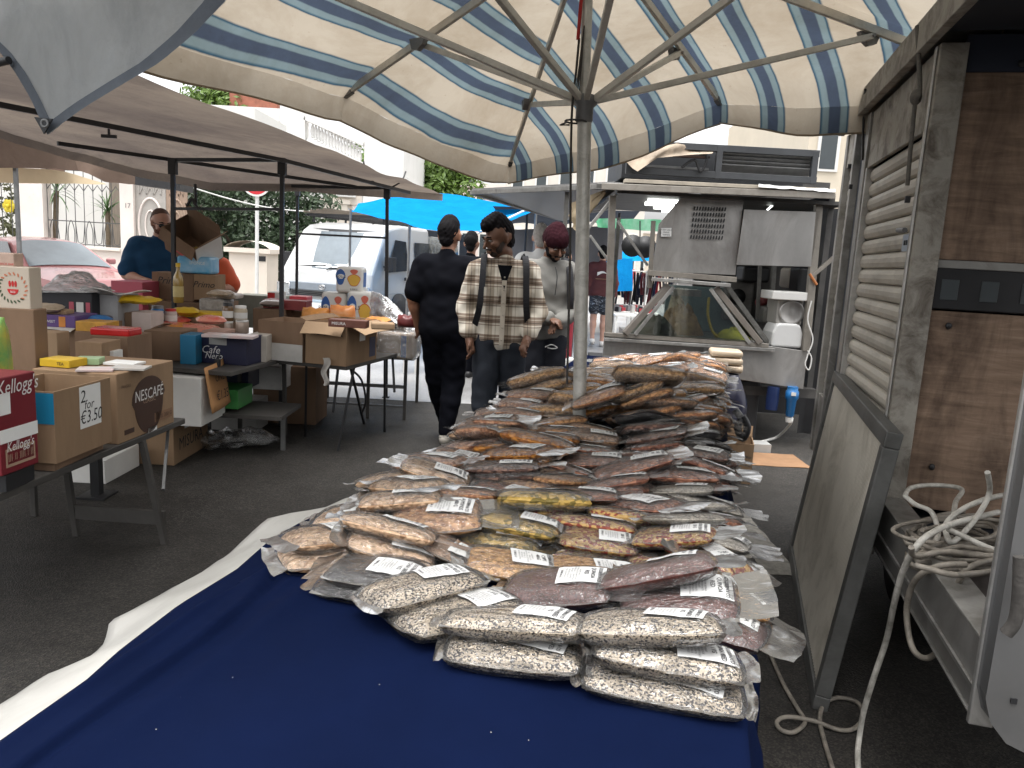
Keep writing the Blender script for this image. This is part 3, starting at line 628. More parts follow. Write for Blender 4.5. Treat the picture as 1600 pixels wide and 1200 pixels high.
# ------------------------------------------------------------------ folding gazebo over the grocery stall
BRT = fabric('brown_tarp', (.33, .275, .225), .25, 500, .35, .55, fold=1.2, fscale=3.5, dirt=(.15, .125, .115), damt=.8, col2=(.15, .125, .115))  # dark slate patches: dirt, plus the roof's shade painted into the colour
gz = thing('folding_gazebo', 'brown tarpaulin gazebo on black folding frame over the grocery stall', 'gazebo', (-2.4, 6.2, 0))
An, Af = P(215, 117, 3.3), P(692, 301, 8.8); Bn = Vector((-4.6, 3.0, 2.45)); Bf = Vector((-4.9, 7.7, 2.12)); Fr = P(560, 291, 7.9)
FE = [P(-150, 165, 7.2), P(0, 203, 7.3), P(110, 237, 7.4), P(210, 264, 7.5), P(330, 284, 7.6), P(570, 291, 7.9), Af]
def broof(u, v):
    r = An.lerp(Af, u); far = Bn.lerp(FE[0], u); p = r.lerp(far, v); p += (pl(FE, 1-v)-FE[0].lerp(Af, 1-v))*u**4
    p.z += .05*math.sin(math.pi*u)*math.sin(math.pi*min(1, v*1.3))-.06*math.sin(math.pi*u)*(1-v)*.3+.035*mnoise.noise(Vector((p.x*1.2, p.y*1.2, 3)))+.012*mnoise.noise(Vector((p.x*5, p.y*2.2, 9)))
    return p
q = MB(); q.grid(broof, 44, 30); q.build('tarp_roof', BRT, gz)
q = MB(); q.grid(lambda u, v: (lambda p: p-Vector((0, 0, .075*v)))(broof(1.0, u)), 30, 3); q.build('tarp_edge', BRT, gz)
for (p0, p1) in ((G(-60, 152, 2.13), G(440, 250, 2.13)), (G(440, 250, 2.13), P(640, 301, 8.0)), (G(90, 224, 2.13), G(270, 250, 2.13)), (P(270, 250, 6.4), P(440, 250, 6.2)), (P(270, 250, 6.4), P(570, 294, 7.9)), (P(340, 288, 7.7), P(600, 294, 7.85))):
    q = MB(); q.beam(p0, p1, .025, .030); q.build('truss_bar', BLACKP, gz)
for px, pyt, pyb, Y in ((270, 252, 326, 6.4), (441, 252, 668, 6.25), (605, 294, 632, 7.75), (465, 290, 520, 8.0)):
    tp = P(px, pyt, Y); bt = P(px-2, pyb, Y); wd = .032 if px != 465 else .026
    q = MB(); q.beam((bt.x, Y, 0), (tp.x, Y, tp.z), wd, wd); po = q.build('post', BLACKP, gz, bevel=.003)
    q = MB(); q.box((tp.x, Y, tp.z-.04), (wd*1.9, wd*1.9, .13)); q.build('corner_joint', BLACK, po, bevel=.005)
    q = MB(); q.box((tp.x*.0+bt.x, Y, .008), (.07, .07, .012)); q.build('foot_plate', BLACKP, po)
q = MB(); a = P(170, 200, 5.4); q.beam(a, a+Vector((0, 0, -.05)), .012, .012); q.beam(a+Vector((-.05, 0, -.055)), a+Vector((.05, 0, -.055)), .02, .022); q.build('clip_lamp', BLACKP, gz)
q = MB(); q.tube(smooth_path([P(568, 252, 7.6), P(575, 275, 7.65), P(600, 294, 7.7), P(625, 285, 7.7), P(634, 268, 7.8)], 6), .008, 6); q.build('loose_strap', BLACKP, gz)
q = MB(); q.beam(P(270, 326, 6.4), P(440, 327, 6.25), .022, .022); q.build('side_rail', BLACKP, gz)
q = MB(); q.beam(P(466, 365, 8.0), P(606, 372, 7.76), .02, .02); q.build('side_rail', BLACKP, gz)
q = MB(); q.tube(smooth_path([P(292, 322, 6.3), P(300, 311, 6.3), P(305, 320, 6.3), P(310, 326, 6.3)], 4), .012, 6); q.tube([P(305, 288, 6.35), P(306, 322, 6.3)], .012, 6); q.build('hanging_hook', BLACKP, gz)
# ------------------------------------------------------------------ brown canopy with cream valance further along the street
bc = thing('brown_awning', 'dark brown awning with a pale cream inner side beyond the gazebo', 'awning', P(60, 240, 9.5))
BR2 = fabric('dark_brown_canvas', (.20, .145, .115), .22, 500, .25, 2.5, fold=.6, dirt=(.1, .07, .06), damt=.4); CRM = fabric('cream_canvas', (.62, .50, .34), .5, 500, .12, 3)
def poly_grid(top, bot, nu=14, nv=4, sag=0.0):
    q = MB(); q.grid(lambda u, v: pl(bot, u).lerp(pl(top, u), v)+Vector((0, sag*math.sin(math.pi*v), .008*mnoise.noise(Vector((u*7, v*3, 1))))), nu, nv); return q
poly_grid([P(-60, 195, 9), P(0, 210, 9), P(60, 226, 9), P(115, 243, 9)], [P(-60, 268, 9.2), P(0, 262, 9.2), P(60, 263, 9.1), P(122, 266, 9)]).build('brown_side', BR2, bc)
poly_grid([P(114, 243, 9), P(140, 253, 9.1), P(175, 264, 9.2), P(211, 272, 9.3)], [P(122, 266, 9), P(140, 272, 9.05), P(165, 285, 9.2), P(211, 288, 9.3)]).build('brown_corner', BR2, bc)
poly_grid([P(115, 243, 9.4), P(150, 254, 9.5), P(190, 267, 9.6)], [P(120, 256, 9.4), P(140, 270, 9.5), P(188, 270, 9.6)]).build('pale_underside', WHITE, bc)
poly_grid([P(-60, 262, 10.2), P(20, 262, 10.2), P(90, 265, 10.2), P(165, 287, 10.2)], [P(-60, 284, 10.3), P(20, 286, 10.3), P(90, 287, 10.3), P(165, 288, 10.3)]).build('cream_valance', CRM, bc)
poly_grid([P(-60, 195, 9), P(0, 210, 9), P(60, 226, 9), P(115, 243, 9)], [P(-60, 250, 14), P(0, 255, 14), P(60, 262, 14), P(100, 268, 14)]).build('brown_roof', BR2, bc)
q = MB(); q.beam((P(24, 262, 9.3).x, 9.3, 0), P(24, 262, 9.3), .04, .04); q.build('post', GREYMET, bc)
sb_ = MB(); a, b_ = P(213, 281, 12.5), P(292, 292, 12.5); sb_.beam(a, b_, .5, .16); o = sb_.build('shop_awning_box', BLACK); tag(o, 'dark rolled awning box above the ornate grey gate', 'awning')
q = MB(); q.beam(a+Vector((0, -.2, .11)), b_+Vector((0, -.2, .11)), .05, .06); q.build('white_rail', WHITE, o, local=False)
# ------------------------------------------------------------------ blue tarp, dark gazebo, pale sheet and green cloth beyond the men
BLUE = fabric('blue_tarp', (.012, .33, .78), .5, 300, .12, 3, fold=.8, fscale=5, col2=(.01, .25, .66))
bt = thing('blue_tarp', 'bright blue tarpaulin sheet pitched above the pale van', 'tarpaulin', P(690, 330, 11.5))
def bl(u, v):
    a = pl([P(543, 327, 11.5), P(600, 342, 10.8), P(650, 354, 10.3), P(700, 361, 10.1), P(760, 360, 10.1), P(800, 346, 10.3), P(840, 324, 10.8)], u); b = pl([P(560, 318, 13), P(622, 306, 13.6), P(690, 303, 14), P(740, 309, 14), P(780, 316, 13.6), P(835, 321, 13)], u)
    p = a.lerp(b, v); p.z += -.07*math.sin(math.pi*v)+.03*mnoise.noise(p*2.2); return p
q = MB(); q.grid(bl, 28, 10); q.build('sheet', BLUE, bt)
for px, Y, py in ((548, 11.4, 327), (640, 10.5, 352), (838, 10.8, 325)):
    q = MB(); a = P(px, py, Y); q.tube([(a.x, Y, 0), a], .018, 8); q.build('post', GREYMET, bt)
q = MB(); q.tube([P(745, 365, 10.1), P(832, 323, 10.7)], .016, 6); q.build('pale_bar', WHITE, bt)
DK = fabric('dark_grey_canvas', (.075, .085, .105), .15, 400, .25, 2.5, fold=.5)
dg = thing('dark_gazebo', 'dark grey gazebo with a hanging back sheet behind the man in a beanie', 'gazebo', P(860, 380, 15))
q = MB(); q.grid(lambda u, v: P(lerp(770, 1000, u), lerp(322, 330, u), 12.0).lerp(P(lerp(790, 985, u), 352-4*u, 18), v)+Vector((0, 0, .05*math.sin(6.28*u*2)*v)), 14, 8); q.build('roof', DK, dg)
q = MB(); q.grid(lambda u, v: P(lerp(778, 975, u), lerp(360, 352, u), 17).lerp(P(lerp(778, 972, u), lerp(432, 405, u), 17), v)+Vector((0, .12*math.sin(u*19)*v, 0)), 26, 5); q.build('back_sheet', M('grey_hanging_sheet', (.16, .16, .17), .8, 0, .2, 2, .1, 20), dg)
for px, Y in ((824, 12.5), (880, 14), (795, 14), (968, 12.3)):
    q = MB(); a = P(px, 333, Y); q.tube([(a.x, Y, 0), a], .02, 8); q.build('post', BLACKP, dg)
b2 = thing('blue_side_sheet', 'blue plastic sheet hung low behind the man with the white top', 'tarpaulin', P(815, 400, 18.5))
q = MB(); q.grid(lambda u, v: P(lerp(772, 990, u), lerp(370, 404, min(1, u*3)), 18.5).lerp(P(lerp(772, 990, u), 455, 18.5), v)+Vector((0, .15*math.sin(u*14), 0)), 24, 4); q.build('sheet', BLUE, b2)
gn = thing('green_cloth', 'green and white cloth strip hanging under the far awning', 'cloth', P(970, 350, 11))
q = MB(); q.grid(lambda u, v: P(lerp(930, 1035, u), lerp(341, 343, u), 11).lerp(P(lerp(934, 1030, u), lerp(355, 362, u), 11), v)+Vector((0, .05*math.sin(u*20), 0)), 20, 3); q.build('cloth', M('green_cloth', (.03, .33, .14), .7, 0, .3, 5, .1, 20, col2=(.25, .45, .33)), gn)
b3 = thing('blue_stall_cover', 'bright blue stall cover behind the clothes rails', 'tarpaulin', P(1010, 400, 24))
q = MB(); q.grid(lambda u, v: P(lerp(950, 1062, u), lerp(388, 392, u), 24).lerp(P(lerp(945, 1062, u), 408, 22), v), 12, 4); q.build('sheet', BLUE, b3)
for px in (952, 1018, 1058): q = MB(); a = P(px, 405, 22.2); q.tube([(a.x, 22.2, 0), a], .025, 6); q.build('post', GREYMET, b3)
# ------------------------------------------------------------------ display table: trestles, white sheet, blue cloth
TZ = .75
TO = Vector((-.806, .6, 0)); TD = Vector((.2340, .9722, 0)); TE = Vector((.9722, -.2340, 0)); TW = 1.06; TL = 5.70; TYAW = -math.degrees(math.atan2(.2340, .9722))
def TP(s, t, z=TZ): return Vector((TO.x+TD.x*s+TE.x*t, TO.y+TD.y*s+TE.y*t, z))
for i, (s0, s1) in enumerate(((-.35, 1.55), (1.58, 3.5), (3.53, TL))):
    c = TP((s0+s1)/2, TW/2, 0)
    tb = thing('trestle_table', ['nearest folding table under the blue cloth end', 'middle folding table under the bags where the parasol pole stands', 'farthest folding table under the puffed snack bags'][i], 'table', c, TYAW, 'folding tables under the blue cloth'); L = s1-s0
    q = MB(); q.box((0, 0, TZ-.035), (TW-.04, L, .03)); q.build('table_top', WHITE, tb, bevel=.004, local=True)
    for sx in (-1, 1):
        for sy in (-1, 1): q = MB(); q.tube([(sx*(TW/2-.09), sy*(L/2-.2), TZ-.05), (sx*(TW/2-.07), sy*(L/2-.14), 0)], .014, 8); q.build('leg', GREYMET, tb, local=True)
    for sy in (-1, 1): q = MB(); q.tube([(-TW/2+.08, sy*(L/2-.17), .3), (TW/2-.08, sy*(L/2-.17), .3)], .01, 8); q.build('crossbar', GREYMET, tb, local=True)
WS = M('white_plastic_sheet', (.46, .45, .42), .38, 0, .06, 2.5, .2, 6, dirt=(.25, .24, .22), dscale=7, damt=.35)
ws = thing('white_sheet', 'creased white plastic sheet hanging out from under the blue cloth', 'sheet', TP(1.5, 0, TZ))
EDGE = [(-.6, .02), (.2, .01), (.42, -.01), (.57, -.03), (.72, -.06), (.91, -.08), (1.11, -.075), (1.30, -.105), (1.45, -.10), (1.63, -.055), (1.79, -.02), (1.94, .0), (9, 0)]
OUTE = [(-.6, -.20), (.2, -.22), (.66, -.285), (.77, -.285), (.80, -.245), (.92, -.275), (1.0, -.335), (1.15, -.32), (1.49, -.31), (1.60, -.285), (1.66, -.15), (1.8, -.03), (9, 0)]
CREASE = [(-.6, .05), (.45, .07), (.66, .07), (.86, .07), (1.03, .05), (1.25, -.02), (9, -.05)]
def tabl(tb, s):
    for (a, x), (b, y) in zip(tb[:-1], tb[1:]):
        if s <= b: return lerp(x, y, (s-a)/(b-a))
    return tb[-1][1]
def wsf(u, v):
    s = lerp(-.5, 1.85, u); a = tabl(EDGE, s)+.05; b = tabl(OUTE, s)+.006*mnoise.noise(Vector((s*14, 3, 0))); t = lerp(a, b, v)
    d = max(0, a-.05-t)/max(.02, a-.05-b); z = TZ-.012-.118*max(0, d)**1.2*min(1, max(.05, (1.75-s)*3))+.006*mnoise.noise(Vector((s*9, v*4, 2)))*v
    return TP(s, t, z)
q = MB(); q.grid(wsf, 90, 10); o = q.build('sheet', WS, ws); m_ = o.modifiers.new('solid', 'SOLIDIFY'); m_.thickness = .003
# blue cloth
def cloth_mat():
    m_, t, out = nodes('navy_cloth'); co = coords(t, False); n1 = tex_noise(t, co, 2.2, 5); r_ = ramp(t, [(.3, (.0018, .0048, .021)), (.7, (.0026, .0066, .029))]); t.links.new(n1.outputs[0], r_.inputs[0])
    nl = tex_noise(t, co, 90, 2, .5); rl = ramp(t, [(.80, (0, 0, 0)), (.83, (.5, .5, .5))]); t.links.new(nl.outputs[0], rl.inputs[0]); c = mixc(t, r_.outputs[0], (.25, .27, .33), rl.outputs[0])
    p = N(t, 'BsdfPrincipled', i_Roughness=.85); p.inputs['Specular IOR Level'].default_value = .04; t.links.new(c, p.inputs['Base Color'])
    nw = tex_noise(t, co, 700, 2); nf = tex_noise(t, co, 7, 3); ad = N(t, 'Math', operation='MULTIPLY_ADD'); ad.inputs[1].default_value = .06; t.links.new(nw.outputs[0], ad.inputs[0]); t.links.new(nf.outputs[0], ad.inputs[2]); t.links.new(bumpn(t, ad.outputs[0], .35, .01), p.inputs['Normal']); t.links.new(p.outputs[0], out.inputs[0]); return m_
NAVY = cloth_mat()
bcl = thing('blue_cloth', 'deep navy blue cloth spread over the display table', 'tablecloth', TP(1.0, .5, TZ))
def gauss(x, s): return math.exp(-(x/s)**2)
def clothf(u, v):
    s = lerp(-.45, TL+.03, u); t = lerp(-.10, 1.42, v); n = mnoise.noise
    edge = tabl(EDGE, s)
    if v < .36: t = lerp(edge, .16, v/.36)
    else: t = lerp(.16, 1.42, (v-.36)/.64)
    if t < .0 and s < 1.9: x = t; z = TZ-.003-.05*max(0, -t)
    elif s >= 1.9 and v < .02: x = -.03; z = TZ-.16
    elif t > TW:
        d = t-TW; k = .03*n(Vector((s*5, 1, 7)))+.02*math.sin(s*15+2*n(Vector((s*2, 0, 0)))); x = TW+.03*min(1, d*8)+k*min(1, d*4)+.05*d; z = TZ-d*.97
        if 1.15 < s < 1.35: x += .03*min(1, d*6)
    else:
        x = t; z = TZ
        if s < 1.5: tc = tabl(CREASE, s)+.006*n(Vector((s*5, 2, 0))); z += .017*max(0, min(1, (tc-t)/.011+.5))*min(1, max(0, (1.45-s)*4))-.004*gauss(t-tc-.012, .01); t2 = tc-.05-.02*s; z += .012*gauss(t-t2, .012)*max(0, min(1, (1.3-s)*3, (s-.3)*3))
        f = gauss(t-(.075+.02*n(Vector((s*1.6, 5, 0)))), .016); z += .006*f*max(0, min(1, (1.6-s)*2))
        f2 = gauss(t-(.125+.03*n(Vector((s*1.1, 8, 0)))+.03*max(0, s-.6)), .03); z += .010*f2*max(0, min(1, (1.4-s)*2.5))*(.5+.5*min(1, max(0, s)))
        z += .007*gauss(s-1.22+.2*(t-.1), .05)*max(0, 1-t*4)+.006*n(Vector((t*5, s*3, 0)))+.004*n(Vector((t*2+s*7, s*2-t*9, 4)))+.006*gauss((t-.62)-.35*(s-.3), .04)*max(0, 1-abs(s-.3)*1.6)*.5
        z += .02*gauss(t-1.02, .03)*gauss(s-1.28, .18)
    return TP(s, x, z)
q = MB(); q.grid(clothf, 170, 110); o = q.build('cloth', NAVY, bcl); m_ = o.modifiers.new('solid', 'SOLIDIFY'); m_.thickness = .002; m_.offset = 0
q = MB(); rnd = random.Random(12)
for k in range(26):
    s, t = rnd.uniform(.1, .95), rnd.uniform(.15, 1.0); p = TP(s, t, TZ+.004); q.ell(p, (rnd.uniform(.0008, .002), .0009, .0007), 5, 3, 0, yawm(rnd.uniform(0, 180)))
o = q.build('crumbs', M('crumb', (.6, .56, .48), .8), bcl); o['kind'] = 'stuff'
# ------------------------------------------------------------------ bags
def speck(name, base, dark, scale, thr, rough=.6, lump=.25, rim=None):
    """grain seen through the film: cells of two or three colours"""
    m_, t, out = nodes(name); co = coords(t); vo = N(t, 'TexVoronoi', i_Scale=scale, i_Randomness=1.0); t.links.new(scalev(t, co, (1, 1, 1.2)), vo.inputs['Vector']); sp = N(t, 'SeparateColor'); t.links.new(vo.outputs['Color'], sp.inputs[0])
    st = [(0, dark), (thr, dark), (thr+.02, base), (1, tuple(min(1, x*1.15) for x in base))]; r_ = ramp(t, st); t.links.new(sp.outputs[0], r_.inputs[0]); c = r_.outputs[0]
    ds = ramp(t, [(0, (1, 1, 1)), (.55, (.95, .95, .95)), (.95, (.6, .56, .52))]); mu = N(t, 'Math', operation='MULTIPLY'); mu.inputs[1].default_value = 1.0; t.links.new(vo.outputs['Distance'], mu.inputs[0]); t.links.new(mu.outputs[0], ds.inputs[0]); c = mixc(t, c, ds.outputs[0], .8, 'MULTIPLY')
    p = N(t, 'BsdfPrincipled', i_Roughness=rough); t.links.new(c, p.inputs['Base Color']); iv_ = N(t, 'Math', operation='SUBTRACT'); iv_.inputs[0].default_value = 1.0; t.links.new(vo.outputs['Distance'], iv_.inputs[1]); t.links.new(bumpn(t, iv_.outputs[0], lump, .6/scale), p.inputs['Normal']); t.links.new(p.outputs[0], out.inputs[0]); return m_
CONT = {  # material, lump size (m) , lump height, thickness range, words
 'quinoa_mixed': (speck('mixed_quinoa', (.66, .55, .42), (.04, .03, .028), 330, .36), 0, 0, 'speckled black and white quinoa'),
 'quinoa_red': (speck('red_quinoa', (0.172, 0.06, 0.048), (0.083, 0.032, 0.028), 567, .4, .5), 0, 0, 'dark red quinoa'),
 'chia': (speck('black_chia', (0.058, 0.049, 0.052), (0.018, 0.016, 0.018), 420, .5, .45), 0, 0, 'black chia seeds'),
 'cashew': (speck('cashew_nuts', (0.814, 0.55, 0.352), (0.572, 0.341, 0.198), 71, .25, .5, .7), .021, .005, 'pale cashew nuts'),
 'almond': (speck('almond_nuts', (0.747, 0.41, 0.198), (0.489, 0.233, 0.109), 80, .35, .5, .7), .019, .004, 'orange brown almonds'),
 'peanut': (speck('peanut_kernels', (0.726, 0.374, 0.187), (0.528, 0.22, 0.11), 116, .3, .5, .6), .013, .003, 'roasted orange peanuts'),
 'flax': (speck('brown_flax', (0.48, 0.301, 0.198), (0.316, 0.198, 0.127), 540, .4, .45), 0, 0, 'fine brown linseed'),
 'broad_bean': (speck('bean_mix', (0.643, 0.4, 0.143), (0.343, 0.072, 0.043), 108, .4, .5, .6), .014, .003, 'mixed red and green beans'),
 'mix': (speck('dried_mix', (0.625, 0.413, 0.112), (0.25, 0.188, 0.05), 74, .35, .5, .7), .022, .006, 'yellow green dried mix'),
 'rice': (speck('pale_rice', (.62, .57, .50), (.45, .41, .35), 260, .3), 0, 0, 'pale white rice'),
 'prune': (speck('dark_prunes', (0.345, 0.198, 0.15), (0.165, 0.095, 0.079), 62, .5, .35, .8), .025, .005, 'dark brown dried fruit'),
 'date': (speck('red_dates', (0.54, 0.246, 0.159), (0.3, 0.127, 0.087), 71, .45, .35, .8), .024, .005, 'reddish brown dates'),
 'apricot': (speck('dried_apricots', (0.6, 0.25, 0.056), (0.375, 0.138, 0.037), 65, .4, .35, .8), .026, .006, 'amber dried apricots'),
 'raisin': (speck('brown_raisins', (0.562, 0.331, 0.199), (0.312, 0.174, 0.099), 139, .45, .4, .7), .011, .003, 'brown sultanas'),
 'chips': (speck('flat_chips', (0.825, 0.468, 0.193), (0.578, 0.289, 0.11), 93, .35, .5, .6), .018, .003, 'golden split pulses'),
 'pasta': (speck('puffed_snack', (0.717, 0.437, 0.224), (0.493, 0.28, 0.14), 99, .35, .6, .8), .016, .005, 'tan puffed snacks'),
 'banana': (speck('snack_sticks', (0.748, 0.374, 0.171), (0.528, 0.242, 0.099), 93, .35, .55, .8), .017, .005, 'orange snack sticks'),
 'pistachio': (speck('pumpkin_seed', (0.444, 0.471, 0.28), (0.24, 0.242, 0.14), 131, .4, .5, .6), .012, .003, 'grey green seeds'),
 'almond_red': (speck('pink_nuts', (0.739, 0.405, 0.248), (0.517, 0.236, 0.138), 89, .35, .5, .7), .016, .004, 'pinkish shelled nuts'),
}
FILM = film('clear_bag_film', .035, .13, .14, .95, 30); SEAL = film('bag_seal_film', .11, .26, .03, .16, 14, (.98, .98, .97), 1.32)
LABP = M('label_paper', (.66, .66, .65), .55, 0, .03, 5, .06, 30); LABI = M('label_ink', (.06, .06, .065), .7, 0, .05, 5, 0)
LOGO_R = M('red_logo_card', (.55, .03, .02), .5, 0, .1, 5, 0)
NAMES = {'quinoa_mixed': ('QUINOA MIXED', '1 KG'), 'quinoa_red': ('QUINOA', 'RED'), 'chia': ('CHIA SEEDS', '1 KG'), 'broad_bean': ('BROAD BEAN', '500 G'), 'rice': ('RICE', 'CRACKER'), 'cashew': ('CASHEW', 'NUTS'), 'almond': ('ALMONDS', '400 G'), 'peanut': ('PEANUTS', '500 G')}
def pill(L, W, T, seed, lump, lh):
    """bottom/top profile of a filled bag; returns f(u,v)->(x,y,ztop), u,v in -1..1"""
    ph = random.Random(seed); o = Vector((ph.uniform(0, 50), ph.uniform(0, 50), ph.uniform(0, 50))); sk = ph.uniform(-.10, .10); tw = ph.uniform(-.25, .25)
    def f(u, v, side):
        au, av = abs(u), abs(v); e = max(0, (1-au**3.2))*max(0, (1-av**2.6)); h = e**.40
        x = u*L/2*(1-.07*av**3)+sk*v*W*.3; y = v*W/2*(1-.13*au**4)
        q = Vector((x*9, y*9, side))+o; h2 = h*(1+.22*mnoise.noise(q*.9))
        z = side*T/2*h2*(1+tw*u*.4)
        if lump and e > .02:
            d = mnoise.voronoi(Vector((x, y, side*.03+seed))/(lump*.7))[0]; z += side*lh*(.55-d[0])*min(1, h*2.0)
        else: z += side*.0012*mnoise.noise(Vector((x, y, 0))*70+o)*h
        return Vector((x, y, z))
    return f
def bag_mesh(kind, L, W, T, seed, lab=1, labpos=.22, tails=(.035, .05), hi=False):
    mat_, lump, lh, _ = CONT[kind]; f = pill(L, W, T, seed, lump, lh); nu, nv = (44, 26) if hi else ((30, 18) if lump else (24, 14)); rn = random.Random(seed+5)
    c = MB()
    for side in (1, -1): c.grid(lambda a, b, side=side: f(2*a-1, 2*b-1, side), nu, nv, 0, True, side < 0)
    cm = c.mesh('contents', mat_)
    # film: slightly larger envelope with loose sealed ends
    fo = pill(L, W, T, seed, 0, 0); fm = MB(); fu, fv = 26, 16; o = rn.uniform(0, 60)
    def fe(u, v, side):
        p = fo(u, v, side); g = 1.045; n = mnoise.noise
        crease = .0025*abs(n(Vector((p.x*22+o, p.y*38, side*3))))+.0012*abs(n(Vector((p.x*60, p.y*30+o, 5))))
        return Vector((p.x*g*1.012, p.y*g*1.02, p.z+side*(.0030+lh*.55+crease)))
    for side in (1, -1): fm.grid(lambda a, b, side=side: fe(2*a-1, 2*b-1, side), fu, fv, 0, True, side < 0)
    n = mnoise.noise; zs = rn.uniform(-.01, .012); fl = rn.uniform(-.35, .35)
    for sgn, tl in ((-1, tails[0]), (1, tails[1])):
        wf = rn.uniform(.96, 1.08)
        fm.grid(lambda a, b, sgn=sgn, tl=tl, wf=wf: (lambda p, d: Vector((p.x+sgn*d, p.y*(1+(wf-1)*a+.13*min(1, a*3)*abs(2*b-1)**3), p.z+zs*a+.010*a*n(Vector((p.y*25+o, sgn, a*1.5)))+.012*fl*a*(2*b-1)-T*.06*a)))(fe(sgn, 2*b-1, 1)*1.0, tl*a*(1+.12*n(Vector((b*3, o, 1))))), 5, 14, 1, True, sgn > 0)
    for sd in (-1, 1): fm.grid(lambda a, b, sd=sd: (lambda p: Vector((p.x, p.y+sd*.010*a*(1+.5*n(Vector((p.x*20+o, sd, 0)))), p.z+.004*a*n(Vector((p.x*26+o, sd, 3))))))(fe(2*b-1, sd, 1)), 1, 22, 1, True, sd < 0)
    flm = fm.mesh('film', [FILM, SEAL])
    lm = None
    if lab:
        LB = MB(); lw, lhh = .104, .080; x0 = labpos*L; tilt = R(rn.uniform(-9, 9)); tt = rn.choice((0, 0, 0, math.pi)) if lab == 1 else 0
        yo = rn.uniform(-.12, .12)*W
        def put(px, py, up):
            X = x0+px*math.cos(tilt)-py*math.sin(tilt); Y = yo+px*math.sin(tilt)+py*math.cos(tilt)
            u, v = X/(L/2), Y/(W/2); cu, cv = max(-1, min(1, u)), max(-1, min(1, v)); q = fe(cu, cv, 1); base = q.z
            return Vector((X, Y, base+.002+up))
        LB.grid(lambda a, b: put((a-.5)*lw, (b-.5)*lhh, 0), 8, 7, 0, True)
        nm, n2 = NAMES.get(kind, (kind.split('_')[0].upper(), '400 G'))
        # print runs across the width of the label, bold maker's name at one end
        def tx(s, cx, size, bold=0):
            vs, fs, wd = glyphs(s); sc_ = min(1, lhh*.9/(wd*size))
            LB.add([put(cx+(py-.3)*size, -(px-wd/2)*size*sc_, .0006) for px, py in vs], fs, 1)
            if bold: LB.add([put(cx+(py-.3)*size+.0006, -(px-wd/2)*size*sc_+.0005, .0007) for px, py in vs], fs, 1)
        tx('GOODBERN & CO', .040, .011, 1); tx(nm, .026, .013, 1); tx(n2, .012, .013, 1)
        for k in range(6): tx(rn.choice(('STORE IN A COOL DRY PLACE', 'INGREDIENTS', 'BEST BEFORE SEE PACK', 'MAY CONTAIN NUTS', 'PACKED IN MALTA', 'NET WEIGHT')), -.002-k*.0062, .0052)
        tx('8 000 26 11', -.043, .008, 1)
        lm = LB.mesh('label', [LABP, LABI])
    return cm, flm, lm
TPL = {}
KIND_SHAPE = {'quinoa_mixed': (.265, .135, .050), 'quinoa_red': (.25, .15, .056), 'chia': (.22, .155, .036), 'pasta': (.25, .16, .058), 'banana': (.25, .15, .056), 'rice': (.23, .145, .03), 'prune': (.225, .152, .034), 'flax': (.21, .145, .027), 'date': (.22, .152, .032), 'chips': (.225, .15, .036), 'apricot': (.24, .155, .042), 'pistachio': (.21, .145, .045)}
def template(kind, var):
    if (kind, var) in TPL: return TPL[(kind, var)]
    L, W, T = KIND_SHAPE.get(kind, (.215, .152, .040)); rn = random.Random(hash_(kind)+var*17); L *= rn.uniform(.94, 1.06); W *= rn.uniform(.94, 1.05); T *= rn.uniform(.9, 1.12)
    tails = (rn.uniform(.02, .045), rn.uniform(.045, .085)) if kind not in ('quinoa_mixed',) else (rn.uniform(.01, .02), rn.uniform(.015, .03))
    TPL[(kind, var)] = (bag_mesh(kind, L, W, T, hash_(kind) % 97+var*7, 1, rn.uniform(.14, .26), tails, hi=(kind in ('cashew', 'peanut', 'almond', 'broad_bean'))), (L, W, T)); return TPL[(kind, var)]
def hash_(s): return sum((i+1)*ord(ch) for i, ch in enumerate(s))
CELL = .012; HN = (int(6.2/CELL), int(1.5/CELL)); HM = np.full(HN, 0.0); HS0, HT0 = -.2, -.2
